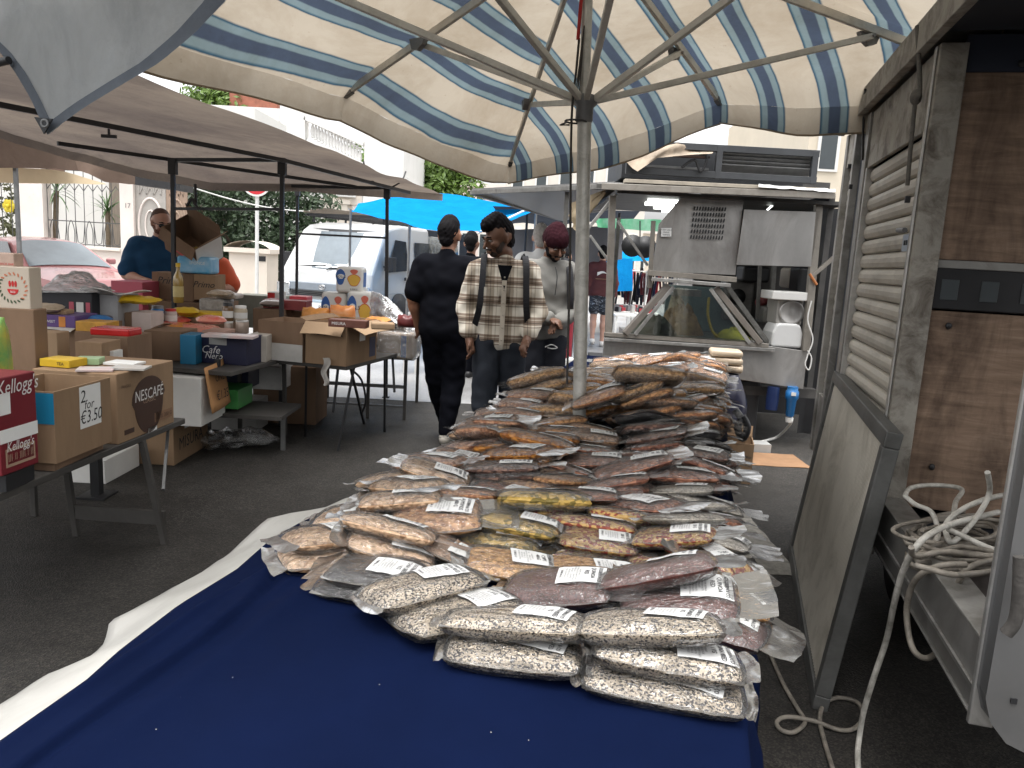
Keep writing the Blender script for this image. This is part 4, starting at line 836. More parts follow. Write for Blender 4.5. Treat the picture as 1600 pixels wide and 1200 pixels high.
# off the table the support drops away
tt_ = np.arange(HN[1])*CELL+HT0; HM[:, (tt_ > TW+.02) | (tt_ < -.02)] = -.05
_um = {}
def drop(kind, s, t, yaw, var=0, flip=False, sc_=1.0, hmin=None, tilt_gain=.8, pr=None, zadd=0.0):
    (cm, flm, lm), (L, W, T) = template(kind, var); L, W, T = L*sc_, W*sc_, T*sc_; a = R(yaw); ca, sa = math.cos(a), math.sin(a)
    uu, vv = np.meshgrid(np.linspace(-.92, .92, 22), np.linspace(-.9, .9, 14), indexing='ij'); X = uu*L/2; Y = vv*W/2
    # local x runs along +t at yaw 0, local y along +s
    S = s+X*sa+Y*ca; Tt = t+X*ca-Y*sa
    i = np.clip(((S-HS0)/CELL).astype(int), 0, HN[0]-1); j = np.clip(((Tt-HT0)/CELL).astype(int), 0, HN[1]-1); h = HM[i, j]
    A = np.stack([X.ravel(), Y.ravel(), np.ones(X.size)], 1); wgt = np.ones(X.size); co = np.linalg.lstsq(A, h.ravel(), rcond=None)[0]
    gx, gy = [float(np.clip(g*tilt_gain, -.42, .42)) for g in co[:2]]
    res = h-(gx*X+gy*Y); z0 = float(np.percentile(res, 72))-.004; e = np.clip(1-np.abs(uu)**3.2, 0, 1)*np.clip(1-np.abs(vv)**2.6, 0, 1); prof = T/2*e**.40
    zc = z0+T/2; top = zc+gx*X+gy*Y+prof; np.maximum.at(HM, (i, j), top-.002)
    rt = bpy.data.objects.new('food_bag', None); rt.empty_display_size = .05; COL.objects.link(rt)
    # frame: local x -> TE cos + TD sin ; local y -> -TE sin + TD cos
    ex = TE*ca+TD*sa+Vector((0, 0, gx)); ey = -TE*sa+TD*ca+Vector((0, 0, gy)); ex.normalize(); ey = (ey-ex*ey.dot(ex)).normalized(); ez = ex.cross(ey)
    mt = Matrix((ex, ey, ez)).transposed().to_4x4(); mt.translation = TP(s, t, TZ+.003+zc+zadd); rt.matrix_world = mt @ Matrix.Diagonal((sc_, sc_, sc_, 1))
    for nm, me in (('contents', cm), ('film', flm), ('label', lm)):
        if me is None: continue
        o = bpy.data.objects.new(nm, me); COL.objects.link(o); o.parent = rt
    return rt
BAGS = []
def bag(kind, s, t, yaw, label, group, **k):
    rt = drop(kind, s, t, yaw, **k); tag(rt, label, 'bag', group); BAGS.append(rt); return rt
GQ = 'front bags at the near end of the display'
# front rows, one by one from the photograph
bag('chia', 1.10, .27, 2, 'black seed bag at the bottom of the flat dark stack by bare cloth', GQ, var=0)
bag('chia', 1.11, .28, 4, 'shiny black seed bag on top of the flat dark stack by bare cloth', GQ, var=1)
bag('cashew', 1.21, .11, 40, 'pale cashew bag lying slantwise at the bottom of the front aisle corner', GQ, var=0)
bag('cashew', 1.24, .10, 52, 'pale cashew bag lying slantwise on top at the front aisle corner', GQ, var=1)
bag('cashew', 1.24, .26, 20, 'cashew bag directly behind the flat dark stack, underneath', GQ, var=2)
bag('cashew', 1.27, .24, 8, 'cashew bag directly behind the flat dark stack, on top', GQ, var=0)
bag('quinoa_red', 1.17, .99, -14, 'red quinoa bag poking out at the table edge behind the corner stack', GQ, var=2)
bag('quinoa_red', 1.14, .93, 6, 'red quinoa bag at the bottom behind the corner stack', GQ, var=1)
bag('quinoa_red', 1.17, .88, 2, 'red quinoa bag with its label flat up behind the corner stack', GQ, var=0)
bag('quinoa_red', 1.16, .68, -3, 'large red quinoa bag lying across behind the speckled pair', GQ, var=2)
bag('quinoa_mixed', .895, .915, -1, 'speckled quinoa bag at the bottom of the corner stack on bare cloth', GQ, var=0)
bag('quinoa_mixed', .91, .92, 1, 'speckled quinoa bag in the middle of the corner stack of three', GQ, var=1)
bag('quinoa_mixed', .92, .885, 1, 'speckled quinoa bag on top of the corner stack of three', GQ, var=2)
bag('quinoa_mixed', .905, .645, 3, 'lower speckled quinoa bag of the pair beside the corner stack', GQ, var=2)
bag('quinoa_mixed', .925, .64, 2, 'upper speckled quinoa bag of the pair beside the corner stack', GQ, var=0)
bag('quinoa_mixed', 1.01, .50, 50, 'speckled quinoa bag leaning slantwise beside the speckled pair', GQ, var=1)
bag('quinoa_mixed', 1.04, .41, 50, 'speckled quinoa bag leaning slantwise with an open clear tail', GQ, var=2)
bag('flax', 1.30, .41, -6, 'flat brown linseed bag over a black bag behind the leaning quinoa', GQ, var=0)
bag('chips', 1.29, .55, 14, 'golden split pulse bag behind the leaning speckled quinoa', GQ, var=0)
bag('chips', 1.33, .74, 10, 'golden split pulse bag behind the large red quinoa', GQ, var=1)
bag('chips', 1.30, .92, 3, 'golden split pulse bag near the table edge behind the red quinoa', GQ, var=2)
bag('chips', 1.24, 1.02, -20, 'golden split pulse bag with a red card at the table edge', GQ, var=0)
ORD = ['first', 'second', 'third', 'fourth', 'fifth', 'sixth', 'seventh', 'eighth', 'ninth', 'tenth', 'eleventh', 'twelfth', 'thirteenth', 'fourteenth', 'fifteenth', 'sixteenth', 'seventeenth', 'eighteenth', 'nineteenth', 'twentieth', 'twenty-first', 'twenty-second', 'twenty-third', 'last']
COLN = ['on the aisle side', 'second from the aisle', 'middle column', 'second from the trailer', 'on the trailer side']
LAY = ['bottom', 'second', 'third', 'fourth', 'fifth']
def zone(s, t, r):
    if s < 1.72: return r.choice(['cashew', 'almond']) if t < .17 else r.choice(['peanut', 'almond']) if t < .42 else r.choice(['mix', 'broad_bean']) if t < .56 else 'broad_bean' if t < .8 else r.choice(['rice', 'broad_bean', 'rice'])
    if s < 2.10: return r.choice(['cashew', 'almond_red']) if t < .14 else r.choice(['flax', 'date', 'prune']) if t < .40 else r.choice(['date', 'almond']) if t < .6 else r.choice(['prune', 'date', 'date']) if t < .86 else r.choice(['rice', 'date'])
    if s < 2.42: return r.choice(['almond', 'cashew', 'almond_red']) if t < .22 else 'apricot' if t < .45 else r.choice(['almond', 'apricot', 'date']) if t < .7 else r.choice(['prune', 'date'])
    if s < 2.85: return r.choice(['apricot', 'almond_red']) if t < .3 else r.choice(['almond', 'peanut', 'raisin']) if t < .6 else r.choice(['chia', 'prune']) if t < .98 else 'pistachio'
    if s < 3.3: return r.choice(['almond_red', 'peanut', 'raisin']) if t < .3 else r.choice(['pasta', 'apricot', 'chips']) if t < .58 else r.choice(['almond', 'raisin', 'banana']) if t < .85 else r.choice(['almond_red', 'peanut'])
    if s < 3.9: return r.choice(['pasta', 'pasta', 'banana']) if t < .45 else r.choice(['pistachio', 'pasta', 'banana']) if t < .62 else r.choice(['banana', 'peanut', 'pasta'])
    if s < 4.7: return 'pasta' if t < .45 else r.choice(['banana', 'pasta', 'almond_red'])
    return 'banana' if t > .45 else r.choice(['pasta', 'banana'])
rr = random.Random(21); rows = []
s = 1.45; ri = 0
while s < 5.45 and ri < 24:
    big = s > 3.35; n = 5 if not big else 4; 
    left = 0.0 if s < 4.3 else .18+.10*(s-4.3)
    lay = 2
    for c in reversed(range(n)):
        t = left+(c+.5)*(1.0-left+.02)/n+rr.uniform(-.035, .035)
        ly = lay
        if c == n-1 or (c == n-2 and 2.4 < s < 2.9): ly = 3
        if c == 0 and s < 4: ly = 2
        if s > 4.0: ly = 1 if c < 2 else 2
        k0 = None
        for L_ in range(ly):
            ss = s+rr.uniform(-.03, .03)+.010*L_; tj = t+rr.uniform(-.05, .05)+(.02 if c == n-1 else 0)+(.05 if L_ == 1 else 0)
            if abs((TP(ss, tj)-Vector((.31, 3.3, TZ))).length) < .13: tj += .16
            k = zone(ss, t, rr); k0 = k if (k0 is None or rr.random() < .35) else k0
            yaw = rr.gauss(3 if not big else 10, 11 if not big else 18)
            if rr.random() < .12: yaw += rr.choice((40, -50, 65))
            if c == n-1 and rr.random() < .3: yaw -= 15
            nm = 'top' if L_ == ly-1 else LAY[L_]
            bag(k0, ss, min(tj, .98), yaw, '%s, %s of its pile, %s, %s row back' % (CONT[k0][3], nm, COLN[c if (n == 5 or c < 2) else c+1], ORD[ri]), 'clear food bags piled along the table', var=rr.randrange(3), sc_=rr.choice((.92, 1, 1, 1.06, 1.14)))
    s += .158 if s < 3.3 else .20; ri += 1

# pale flat sheets stacked by the food truck
pt_ = thing('flat_packet_stack', 'stack of pale beige flat packets beside the truck counter', 'packets', TP(5.45, 1.12, TZ))
for k in range(3):
    q = MB(); q.box((0, 0, .03+k*.055), (.27-.02*k, .2, .05), yawm(4*k-3+TYAW)); q.build('packet', M('beige_packet', (.55, .44, .32), .5, 0, .12, 8, .3, 25), pt_, bevel=.02, seg=3, local=True)
# ------------------------------------------------------------------ grocery stall on the far side of the aisle
def trestle(lab, c, w, d, yaw, z, legs, thin=False):
    """c = near right corner of the top; legs in world space"""
    tb = thing('folding_table', lab, 'table', Vector((c[0], c[1], 0))+yawm(yaw) @ Vector((-w/2, d/2, 0)), yaw, 'folding tables of the grocery stall')
    q = MB(); q.span((-w/2, -d/2, z-.03), (w/2, d/2, z)); q.build('table_top', DTOP, tb, bevel=.004, local=True)
    for (a, b) in legs:
        q = MB(); q.beam(a, b, .018 if thin else .028, .018 if thin else .028); q.build('leg', DTOP if not thin else BLACKP, tb, bevel=.002)
    return tb
DTOP = M('dark_table_board', (.07, .065, .06), .6, .1, .3, 5, .1, 40)
ZA, ZB, ZC = .56, .66, .66
tA = trestle('low grey folding table under the coffee carton nearest the aisle', (-1.82, 2.56), 1.1, 1.42, -4, ZA,
    [((-2.17, 3.62, ZA-.03), (-2.14, 3.66, 0)), ((-1.76, 3.58, ZA-.03), (-1.68, 3.62, 0)), ((-2.55, 3.1, ZA-.03), (-2.6, 3.1, 0)), ((-2.5, 3.9, ZA-.03), (-2.5, 3.9, 0))])
q = MB(); q.beam((-2.14, 3.65, .13), (-1.68, 3.63, .13), .02, .07); q.build('crossbar', DTOP, tA); q = MB(); q.beam((-1.80, 3.95, ZA-.04), (-1.69, 3.64, .27), .014, .02); q.build('folding_stay', GREYMET, tA)
tB = trestle('grey folding table under the navy carton in the middle of the stall', (-1.83, 4.92), 1.0, 1.3, -9, ZB,
    [((-2.3, 5.05, ZB-.03), (-2.3, 5.05, 0)), ((-1.78, 5.9, ZB-.03), (-1.78, 5.95, 0)), ((-2.6, 5.9, ZB-.03), (-2.6, 5.9, 0)), ((-2.05, 5.7, ZB-.03), (-2.05, 5.7, 0))])
q = MB(); q.beam((-2.6, 5.9, .24), (-1.8, 5.93, .24), .02, .06); q.build('crossbar', GREYMET, tB)
tC = trestle('folding table with thin splayed black legs holding the open pasta carton', (-1.19, 5.44), .64, 1.15, -15, ZC,
    [((-1.27, 5.52, ZC-.03), (-1.30, 5.52, .3)), ((-1.17, 5.6, ZC-.03), (-1.27, 5.56, 0)), ((-1.03, 6.1, ZC-.03), (-1.04, 6.25, 0)), ((-1.55, 5.7, ZC-.03), (-1.62, 5.95, 0)), ((-1.35, 6.2, ZC-.03), (-1.26, 6.5, 0)), ((-1.0, 6.3, ZC-.03), (-.96, 6.2, .35))], thin=True)
q = MB(); q.tube(smooth_path([(-1.2, 5.6, ZC-.04), (-1.12, 5.62, ZC-.12), (-1.09, 5.66, .38), (-1.12, 5.7, .28)], 5), .009, 6); q.build('curved_stay', BLACKP, tC)
tC2 = trestle('black table frame beyond the splayed leg table', (-.93, 6.65), .95, 1.0, -8, ZC+.02,
    [((-.95, 6.75, ZC), (-.95, 6.75, 0)), ((-1.28, 6.75, ZC), (-1.28, 6.75, 0)), ((-.95, 7.6, ZC), (-.95, 7.6, 0)), ((-1.85, 7.6, ZC), (-1.85, 7.6, 0))])
q = MB(); q.beam((-1.9, 6.75, .30), (-.95, 6.75, .30), .02, .03); q.beam((-1.9, 6.75, .12), (-.95, 6.75, .12), .02, .02); q.build('crossbar', GREYMET, tC2)
tD = trestle('long back table hidden behind the grocery cartons', (-2.9, 4.6), 1.7, 2.7, 0, ZB, [((x, y, ZB-.03), (x, y, 0)) for x in (-4.5, -3.0) for y in (4.7, 7.2)])
FRONT, RIGHT, LEFT, TOPF = 'front', 'right', 'left', 'top'
def frame(face, w, d, h):
    return {'front': (Vector((0, -d/2, h/2)), Vector((1, 0, 0)), Vector((0, 0, 1)), w, h), 'right': (Vector((w/2, 0, h/2)), Vector((0, 1, 0)), Vector((0, 0, 1)), d, h),
            'left': (Vector((-w/2, 0, h/2)), Vector((0, -1, 0)), Vector((0, 0, 1)), d, h), 'top': (Vector((0, 0, h)), Vector((1, 0, 0)), Vector((0, 1, 0)), w, d)}[face]
def carton(name, lab, cat, c, w, d, h, yaw=0, mat_=None, opened=False, flaps=(), prints=(), patches=(), group=None, floor=None, inner=None, bevel=.004, rot=None, tape=None, fill=None):
    """c = near-right bottom corner (as fit() gives it). flaps: (side, degrees from vertical outward, length). prints: (face, text, u, v, size, material). patches: (name, face, u0, v0, u1, v1, material)"""
    mat_ = mat_ or CARD
    if floor is not None: h += c.z-floor; c = Vector((c.x, c.y, floor))
    ez = yawm(yaw); ctr = c+ez @ Vector((-w/2, d/2, 0)); rt = thing(name, lab, cat, ctr, yaw, group, rot)
    if not opened:
        q = MB(); q.span((-w/2, -d/2, 0), (w/2, d/2, h)); q.build('box_body', mat_, rt, bevel=bevel, local=True)
    else:
        th = .006; q = MB(); q.span((-w/2, -d/2, 0), (w/2, d/2, th)); q.span((-w/2, -d/2, th), (-w/2+th, d/2, h)); q.span((w/2-th, -d/2, th), (w/2, d/2, h)); q.span((-w/2+th, -d/2, th), (w/2-th, -d/2+th, h)); q.span((-w/2+th, d/2-th, th), (w/2-th, d/2, h)); q.build('box_body', mat_, rt, local=True)
        if fill: q = MB(); q.grid(lambda a, b: Vector((lerp(-w/2+.01, w/2-.01, a), lerp(-d/2+.01, d/2-.01, b), h*fill[0]+.03*mnoise.noise(Vector((a*6, b*6, lab.__len__()))))), 10, 8); o = q.build('goods', fill[1], rt, local=True)
    for fl in flaps:
        side, ang, ln = fl[:3]; a = R(ang); mt = fl[3] if len(fl) > 3 else mat_; q = MB(); sag = .015
        o0, xd, L_ = {'front': (Vector((0, -d/2, h)), Vector((0, -1, 0)), w), 'back': (Vector((0, d/2, h)), Vector((0, 1, 0)), w), 'right': (Vector((w/2, 0, h)), Vector((1, 0, 0)), d), 'left': (Vector((-w/2, 0, h)), Vector((-1, 0, 0)), d)}[side]
        tg = Vector((-xd.y, xd.x, 0)); dv = xd*math.sin(a)+Vector((0, 0, math.cos(a))); nn = dv.cross(tg).normalized(); sk = .04*L_*(hash_(side+lab) % 3-1)
        q.grid(lambda u, v: o0+tg*((u-.5)*L_*.985+sk*v)+dv*(ln*v)+nn*(.004+.012*math.sin(math.pi*u)*v), 6, 4, smooth=False); f = q.build('flap', mt, rt, local=True); m_ = f.modifiers.new('solid', 'SOLIDIFY'); m_.thickness = .005
    if tape: q = MB(); q.span((-w/2-.001, -.025, h), (w/2+.001, .025, h+.001)); q.build('tape', tape, rt, local=True)
    for nm, face, u0, v0, u1, v1, mt in patches:
        o0, x, y, fw, fh = frame(face, w, d, h); q = MB(); n = x.cross(y)
        q.prism([((u0-.5)*fw, (v0-.5)*fh), ((u1-.5)*fw, (v0-.5)*fh), ((u1-.5)*fw, (v1-.5)*fh), ((u0-.5)*fw, (v1-.5)*fh)], o0+n*.0005, x, y, .0012); q.build(nm, mt, rt, local=True)
    byk = {}
    for pr_ in prints:
        face, tx, u, v, size, mt = pr_[:6]; o0, x, y, fw, fh = frame(face, w, d, h); q = byk.setdefault(mt.name, (MB(), mt))[0]
        q.text(tx, o0+x*((u-.5)*fw)+y*((v-.5)*fh), x, y, size, off=.0025, shear=pr_[6] if len(pr_) > 6 else 0, sx=pr_[7] if len(pr_) > 7 else 1)
    for q, mt in byk.values(): q.build('lettering', mt, rt, local=True)
    rt['_dims'] = 0; del rt['_dims']; return rt
RED = M('dark_red_carton', (.17, .012, .02), .5, 0, .12, 3, .06, 60); BROWNI = M('brown_print', (.06, .03, .02), .6, 0, .1, 5, 0); WPR = M('white_print', (.75, .74, .72), .6, 0, .05, 5, 0)
TEAL = M('teal_tape', (.01, .20, .36), .45, 0, .12, 6, .05, 40); TAN = M('tan_print', (.38, .26, .18), .7, 0, .1, 5, 0); ORNG = M('orange_card', (.50, .26, .11), .85, 0, .12, 4, .1, 60); LTBR = M('faded_print', (.23, .13, .075), .8, 0, .15, 6, 0)
REDP = M('red_print', (.5, .02, .02), .5, 0, .1, 5, 0); YEL = M('yellow_pack', (.62, .40, .02), .4, 0, .2, 9, .15, 30); PURP = M('purple_pack', (.10, .05, .19), .45, 0, .15, 6, .06, 40); BLUEP = M('blue_pack', (.02, .16, .42), .35, 0, .2, 9, .2, 25); LBLUE = M('light_blue_pack', (.05, .35, .62), .35, 0, .25, 6, .2, 25, col2=(.4, .6, .75)); ORP = M('orange_pack', (.62, .24, .05), .35, 0, .25, 9, .25, 25); REDB = M('red_pack', (.55, .03, .03), .3, 0, .2, 8, .25, 20); PINK = M('pink_red_box', (.50, .09, .13), .45, 0, .1, 5, .05, 40); GRN = M('green_pack', (.05, .26, .06), .45, 0, .2, 6, .06, 40); ORP2 = M('orange_net', (.65, .27, .06), .5, 0, .3, 14, .3, 40)
# red cereal carton
c, w_, d_, h_ = fit(3, 745, -70, 61, 592, z0=.625, yaw=-4)
q = MB(); q.span((c.x-.28, c.y+.02, ZA+.001), (c.x+.0, c.y+d_-.01, .623)); tag(q.build('black_tray', BLACK), 'black tray under the dark red cereal carton', 'tray')
carton('cereal_carton', 'dark red cereal carton with a white band at the stall corner', 'box', c, .3, d_, h_, -4, RED, patches=[('white_band', 'right', 0, .33, 1, .47, PAPER), ('barcode_panel', 'right', .12, .07, .9, .26, TAN), ('barcode', 'right', .16, .10, .86, .23, RED), ('paper_flap', 'right', 0, .62, .30, .84, PAPER)],
    prints=[('right', "Kellogg's", .5, .90, .075, WPR, .2, .8), ('right', "Kellogg's", .5, .28, .05, WPR, .2, .8), ('right', 'III II IIII I III', .52, .165, .04, TAN, 0, .8)])
rb_ = c.z+h_
# open carton with price sign, coffee carton
c, w_, d_, h_ = fit(88, 725, 60, 175, 613, z0=.597, yaw=-3)
q = MB(); q.span((c.x-.42, c.y+.02, ZA+.001), (c.x-.02, c.y+.38, .596)); tag(q.build('flat_tray', CARDD), 'flat brown tray under the carton with the handwritten price sheet', 'box')
carton('price_carton', 'open brown carton with a handwritten price sheet and blue tape', 'box', Vector((c.x, c.y, .597)), .30, d_, h_, -3, CARD, True, patches=[('blue_tape', 'front', .70, .55, 1.0, .98, TEAL), ('paper_sign', 'right', .42, .36, .80, .97, PAPER)],
    prints=[('right', '2', .47, .83, .075, INK, .15), ('right', 'for', .58, .70, .055, INK, .2), ('right', '€3.50', .61, .52, .075, INK, .15, .85)])
c, w_, d_, h_ = fit(185, 695, 55, 272, 585, z0=ZA+.001, yaw=-4)
d_ = min(d_, .56)
nes = carton('coffee_carton', 'brown coffee carton with a dark round bean logo, magazines on its top', 'box', c, w_, d_, h_, -4, CARD, False, patches=[('small_stamp', 'right', .10, .10, .26, .17, BROWNI), ('stamp_panel', 'right', .62, .12, .96, .26, LTBR), ('paper_tab', 'right', .50, .0, .66, .07, PAPER)],
    prints=[('right', 'NESCAFÉ', .53, .60, .075, WPR, .1, .82), ('right', 'CLASSIC', .53, .50, .03, TAN), ('right', '12 X 200 G', .80, .19, .03, BROWNI), ('right', 'FRAGILE', .14, .8, .02, BROWNI), ('front', 'NESCAFÉ', .45, .84, .05, LTBR)], tape=M('brown_tape', (.28, .17, .09), .3, 0, .1, 5, 0))
o0, x, y, fw, fh = frame('right', w_, d_, h_); n = x.cross(y); q = MB(); R0 = .155
q.prism([(fw*.03+R0*(1.0 if abs(math.sin(a)) < 2 else 1)*math.cos(a)*(.95 if math.sin(a) > 0 else .82-.15*math.sin(a)*0), R0*math.sin(a)*(.75 if math.sin(a) > 0 else 1.05)) for a in np.linspace(0, 2*math.pi, 33)[:-1]], o0+n*.0005, x, y, .0012); q.build('round_logo', BROWNI, nes, local=True)
nz = c.z+h_
# things lying on the coffee carton
def slab_item(name, lab, cat, px, py, z, w, d, h, yaw, mat_, bevel=.006, group=None, rx=0.0, prints=()):
    p = G(px, py, z); rt = thing(name, lab, cat, p, yaw, group); q = MB(); q.span((-w/2, -d/2, 0), (w/2, d/2, h)); q.build('pack_body', mat_, rt, bevel=bevel, local=True)
    if rx: rt.rotation_euler.x = R(rx)
    for face, tx, u, v, size, mt in prints:
        o0, x, y, fw, fh = frame(face, w, d, h); q = MB(); q.text(tx, o0+x*((u-.5)*fw)+y*((v-.5)*fh), x, y, size, off=.002); q.build('lettering', mt, rt, local=True)
    return rt
MAGZ = M('magazine_cover', (.62, .50, .40), .35, 0, .3, 7, .03, 40, col2=(.35, .42, .45)); MAGZ2 = M('pink_magazine', (.62, .42, .40), .35, 0, .3, 8, .03, 40, col2=(.5, .5, .5))
nz_ = nz+.003
for i, (px, py, yw, mt, lb) in enumerate(((150, 578, 20, MAGZ2, 'pink fronted leaflet pile on the coffee carton, toward the camera'), (205, 576, 8, MAGZ, 'beige and blue leaflet pile on the coffee carton beside the aisle'), (195, 569, -4, PAPER, 'white leaflet lying behind the other leaflets on the coffee carton'))):
    slab_item('leaflet_pile', lb, 'leaflets', px, py, nz_+.0*i, .15, .11, .008+.002*i, yw, mt, .001, 'leaflets on the coffee carton')
slab_item('yellow_tea_box', 'flat yellow box with dark print on the coffee carton', 'box', 100, 571, nz_, .15, .12, .035, -8, YEL, .002, prints=[('front', 'TEA', .7, .5, .02, INK)])
slab_item('green_tea_box', 'small pale green box beside the flat yellow box', 'box', 140, 568, nz_, .11, .09, .03, 12, M('pale_green_pack', (.32, .46, .26), .4, 0, .2, 9), .002)
# white carton with the orange hand written card, boxes on the ground beneath
c, w_, d_, h_ = fit(272, 662, 215, 320, 575, z0=ZA-.17)
cw_ = carton('white_carton', 'white carton on the ground stack with an orange handwritten card clipped on', 'box', Vector((c.x+.02, c.y+.35, .33)), .34, .42, h_-.02, 0, WHITE)
q = MB(); p0 = G(272, 575, .70)
oc = thing('price_card', 'orange cardboard price card held by a black clip', 'sign', (cw_.location.x+.175, cw_.location.y-.02, .58), 0)
q = MB(); q.grid(lambda u, v: Vector((.012+.05*(1-v)+.01*math.sin(u*3), lerp(-.17, .15, u), lerp(-.20, .10, v)+.02*u)), 8, 6); f = q.build('card', ORNG, oc, local=True); m_ = f.modifiers.new('solid', 'SOLIDIFY'); m_.thickness = .004
q = MB(); 
for tx, yy, zz, s in (('ONLY', .0, .02, .075), ('€1.35', .0, -.10, .085)): q = MB(); q.text(tx, (.036-.16*zz*.5, yy, zz), (0, 1, 0), (-.16, 0, 1), s, off=.02, shear=.2); q.build('lettering', INK, oc, local=True)
q = MB(); q.box((.02, .03, .105), (.03, .04, .05)); q.tube([(.02, .03, .12), (.03, .045, .17)], .006, 6); q.build('clip', BLACK, oc, bevel=.004, local=True)
c, w_, d_, h_ = fit(272, 728, 238, 325, 662, z0=0)
misf = carton('pasta_carton', 'brown carton lettered MISURA standing on the asphalt', 'box', Vector((c.x, c.y, .001)), .32, d_, h_, 0, CARD, False, patches=[('paper_tab', 'right', .30, .75, .45, .98, PAPER)], prints=[('right', 'MISURA', .48, .45, .12, INK, 0, .95)])
cw_.location.z = .001+h_+.002; 
c, w_, d_, h_ = fit(165, 757, 105, 218, 720, z0=0)
carton('white_shoe_box', 'long white box on the asphalt under the coffee carton table', 'box', Vector((c.x, c.y, .001)), .22, d_, h_, 0, WHITE)
c, w_, d_, h_ = fit(143, 748, 95, None, 705, z0=0); carton('grey_box', 'dull grey box on the asphalt behind the table leg', 'box', Vector((c.x, c.y+.1, .001)), w_, .3, h_, 0, M('grey_box_card', (.3, .3, .3), .8))
q = MB(); p = G(152, 775, 0); q.beam((p.x, p.y, .012), (p.x, p.y, ZA-.04), .05, .05); q.box((p.x, p.y, .007), (.16, .16, .012)); o = q.build('stand_post', BLACKP); tag(o, 'black post with a square foot under the low grey table', 'post')
# crumpled clear plastic on the ground
pb_ = thing('plastic_wrap', 'crumpled clear plastic wrap lying on the asphalt beside the carton', 'plastic', G(350, 690, 0)); q = MB(); pc = G(352, 690, .05)
def wrap(u, v):
    a = v*2*math.pi; r = .10*math.sin(math.pi*min(.98, u+.02))**.6+.01; x = lerp(-.30, .34, u); n = mnoise.noise(Vector((u*7, math.cos(a)*2, math.sin(a)*2+3)))
    return pc+Vector((x, .15*u+(r*1.2)*math.cos(a)*(1+.7*n), max(-.048, (r*.65)*math.sin(a)*(1+.9*n))))
q.grid(wrap, 34, 22); q.build('wrap', film('ground_wrap_film', .10, .12, .3, 1.0, 30), pb_)
cb = thing('black_basket', 'black plastic basket on the asphalt behind the plastic wrap', 'basket', G(340, 660, 0)); p = G(335, 668, 0); q = MB()
for k in range(6): q.beam((p.x-.16+.064*k, p.y, .01), (p.x-.17+.068*k, p.y, .26), .012, .012); q.beam((p.x+.17, p.y+.07*k, .01), (p.x+.17, p.y+.07*k, .26), .012, .012)
for z in (.02, .14, .26): q.beam((p.x-.18, p.y, z), (p.x+.18, p.y, z), .014, .02); q.beam((p.x+.175, p.y, z), (p.x+.175, p.y+.36, z), .014, .02)
q.span((p.x-.17, p.y, .0), (p.x+.17, p.y+.36, .02)); q.build('frame', BLACK, cb)
# table B: navy carton and neighbours
c, w_, d_, h_ = fit(385, 572, 305, 400, 528, z0=ZB+.001, yaw=-9)
carton('navy_carton', 'navy blue carton with a white script logo and a paper note', 'box', c, w_, d_+.1, h_, -9, NAVYB, False, patches=[('paper_note', 'front', .28, .68, .62, 1.0, M('grey_note', (.42, .42, .4), .8))], prints=[('front', 'Cafe', .30, .5, .075, WPR, .3), ('front', 'Nero', .36, .28, .06, WPR, .3)])
nvz = c.z+h_; c0 = c
slab_item('white_packet', 'row of white and pink flat packets on the navy carton', 'packets', 360, 527, nvz+.002, .34, .14, .02, 3, MAGZ2, .003)
c, w_, d_, h_ = fit(306, 570, 281, None, 524, z0=ZB+.001); carton('teal_box', 'narrow teal blue box between the navy carton and a brown one', 'box', c, w_-.004, .2, h_, 3, M('teal_box_card', (.012, .15, .28), .5, 0, .12, 4))
c, w_, d_, h_ = fit(280, 566, 245, None, 520, z0=ZB+.001); carton('brown_carton', 'tall plain brown carton next to the narrow teal box', 'box', c+Vector((-.006, .05, 0)), w_+.1, .3, h_, 2, CARDD)
c, w_, d_, h_ = fit(243, 560, 193, None, 527, z0=ZB+.001); carton('flap_carton', 'open carton with a white side and one raised brown flap', 'box', c+Vector((-.18, .08, 0)), .32, .26, h_, 0, CARDD, True, flaps=[('right', 70, .17), ('back', 15, .10)], patches=[('white_side', 'front', .55, 0, 1, 1, WHITE)])
slab_item('white_carton_end', 'pale cream carton end beside the navy carton', 'box', 408, 562, ZB+.001, .14, .25, .19, 3, M('cream_carton', (.46, .42, .37), .7), .004)
# table C
c, w_, d_, h_ = fit(475, 567, 406, None, 505, z0=ZC+.001, yaw=-15)
carton('two_tone_carton', 'open carton, brown above and white below, on the splayed leg table', 'box', c+Vector((-.012, .0, 0)), w_, .34, h_, -15, CARDD, True, patches=[('white_base', 'front', 0, 0, 1, .44, M('off_white_card', (.5, .49, .47), .8))], fill=(.8, PAPER))
c, w_, d_, h_ = fit(540, 573, 477, 588, 508, z0=ZC+.001, yaw=-15)
misC = carton('open_pasta_carton', 'open brown carton lettered MISURA with its flaps hanging outward', 'box', c, w_, min(d_, .5), h_, -15, CARD, True, flaps=[('front', 128, .13, CARD2), ('right', 118, .15, CARD2), ('back', 100, .10), ('left', 60, .05)], prints=[('front', 'MISURA', .45, .80, .075, INK, 0, 1.15)], patches=[('paper_tab', 'right', .42, .55, .60, .9, PAPER), ('small_print', 'right', .75, .1, .95, .6, M('navy_print', (.05, .05, .1), .6))], fill=(.75, CARDD))
cz = c.z+h_; cC = c
q = MB(); a = misC.location; pgr = Vector((a.x-.04, a.y-.30*.5-.10, ZC)); 
pr_ = thing('paper_strip', 'torn grey paper strip dangling under the open pasta carton', 'paper', (a.x-.02, c.y-.02, ZC-.02)); q.grid(lambda u, v: Vector((c.x-.16+.05*u*(1-.3*v)+.012*math.sin(v*9), c.y-.02-.01*math.sin(u*6+v*5), lerp(ZC+.06, ZC-.14, v))), 5, 10); q.build('strip', M('grey_tissue', (.42, .4, .37), .9), pr_)
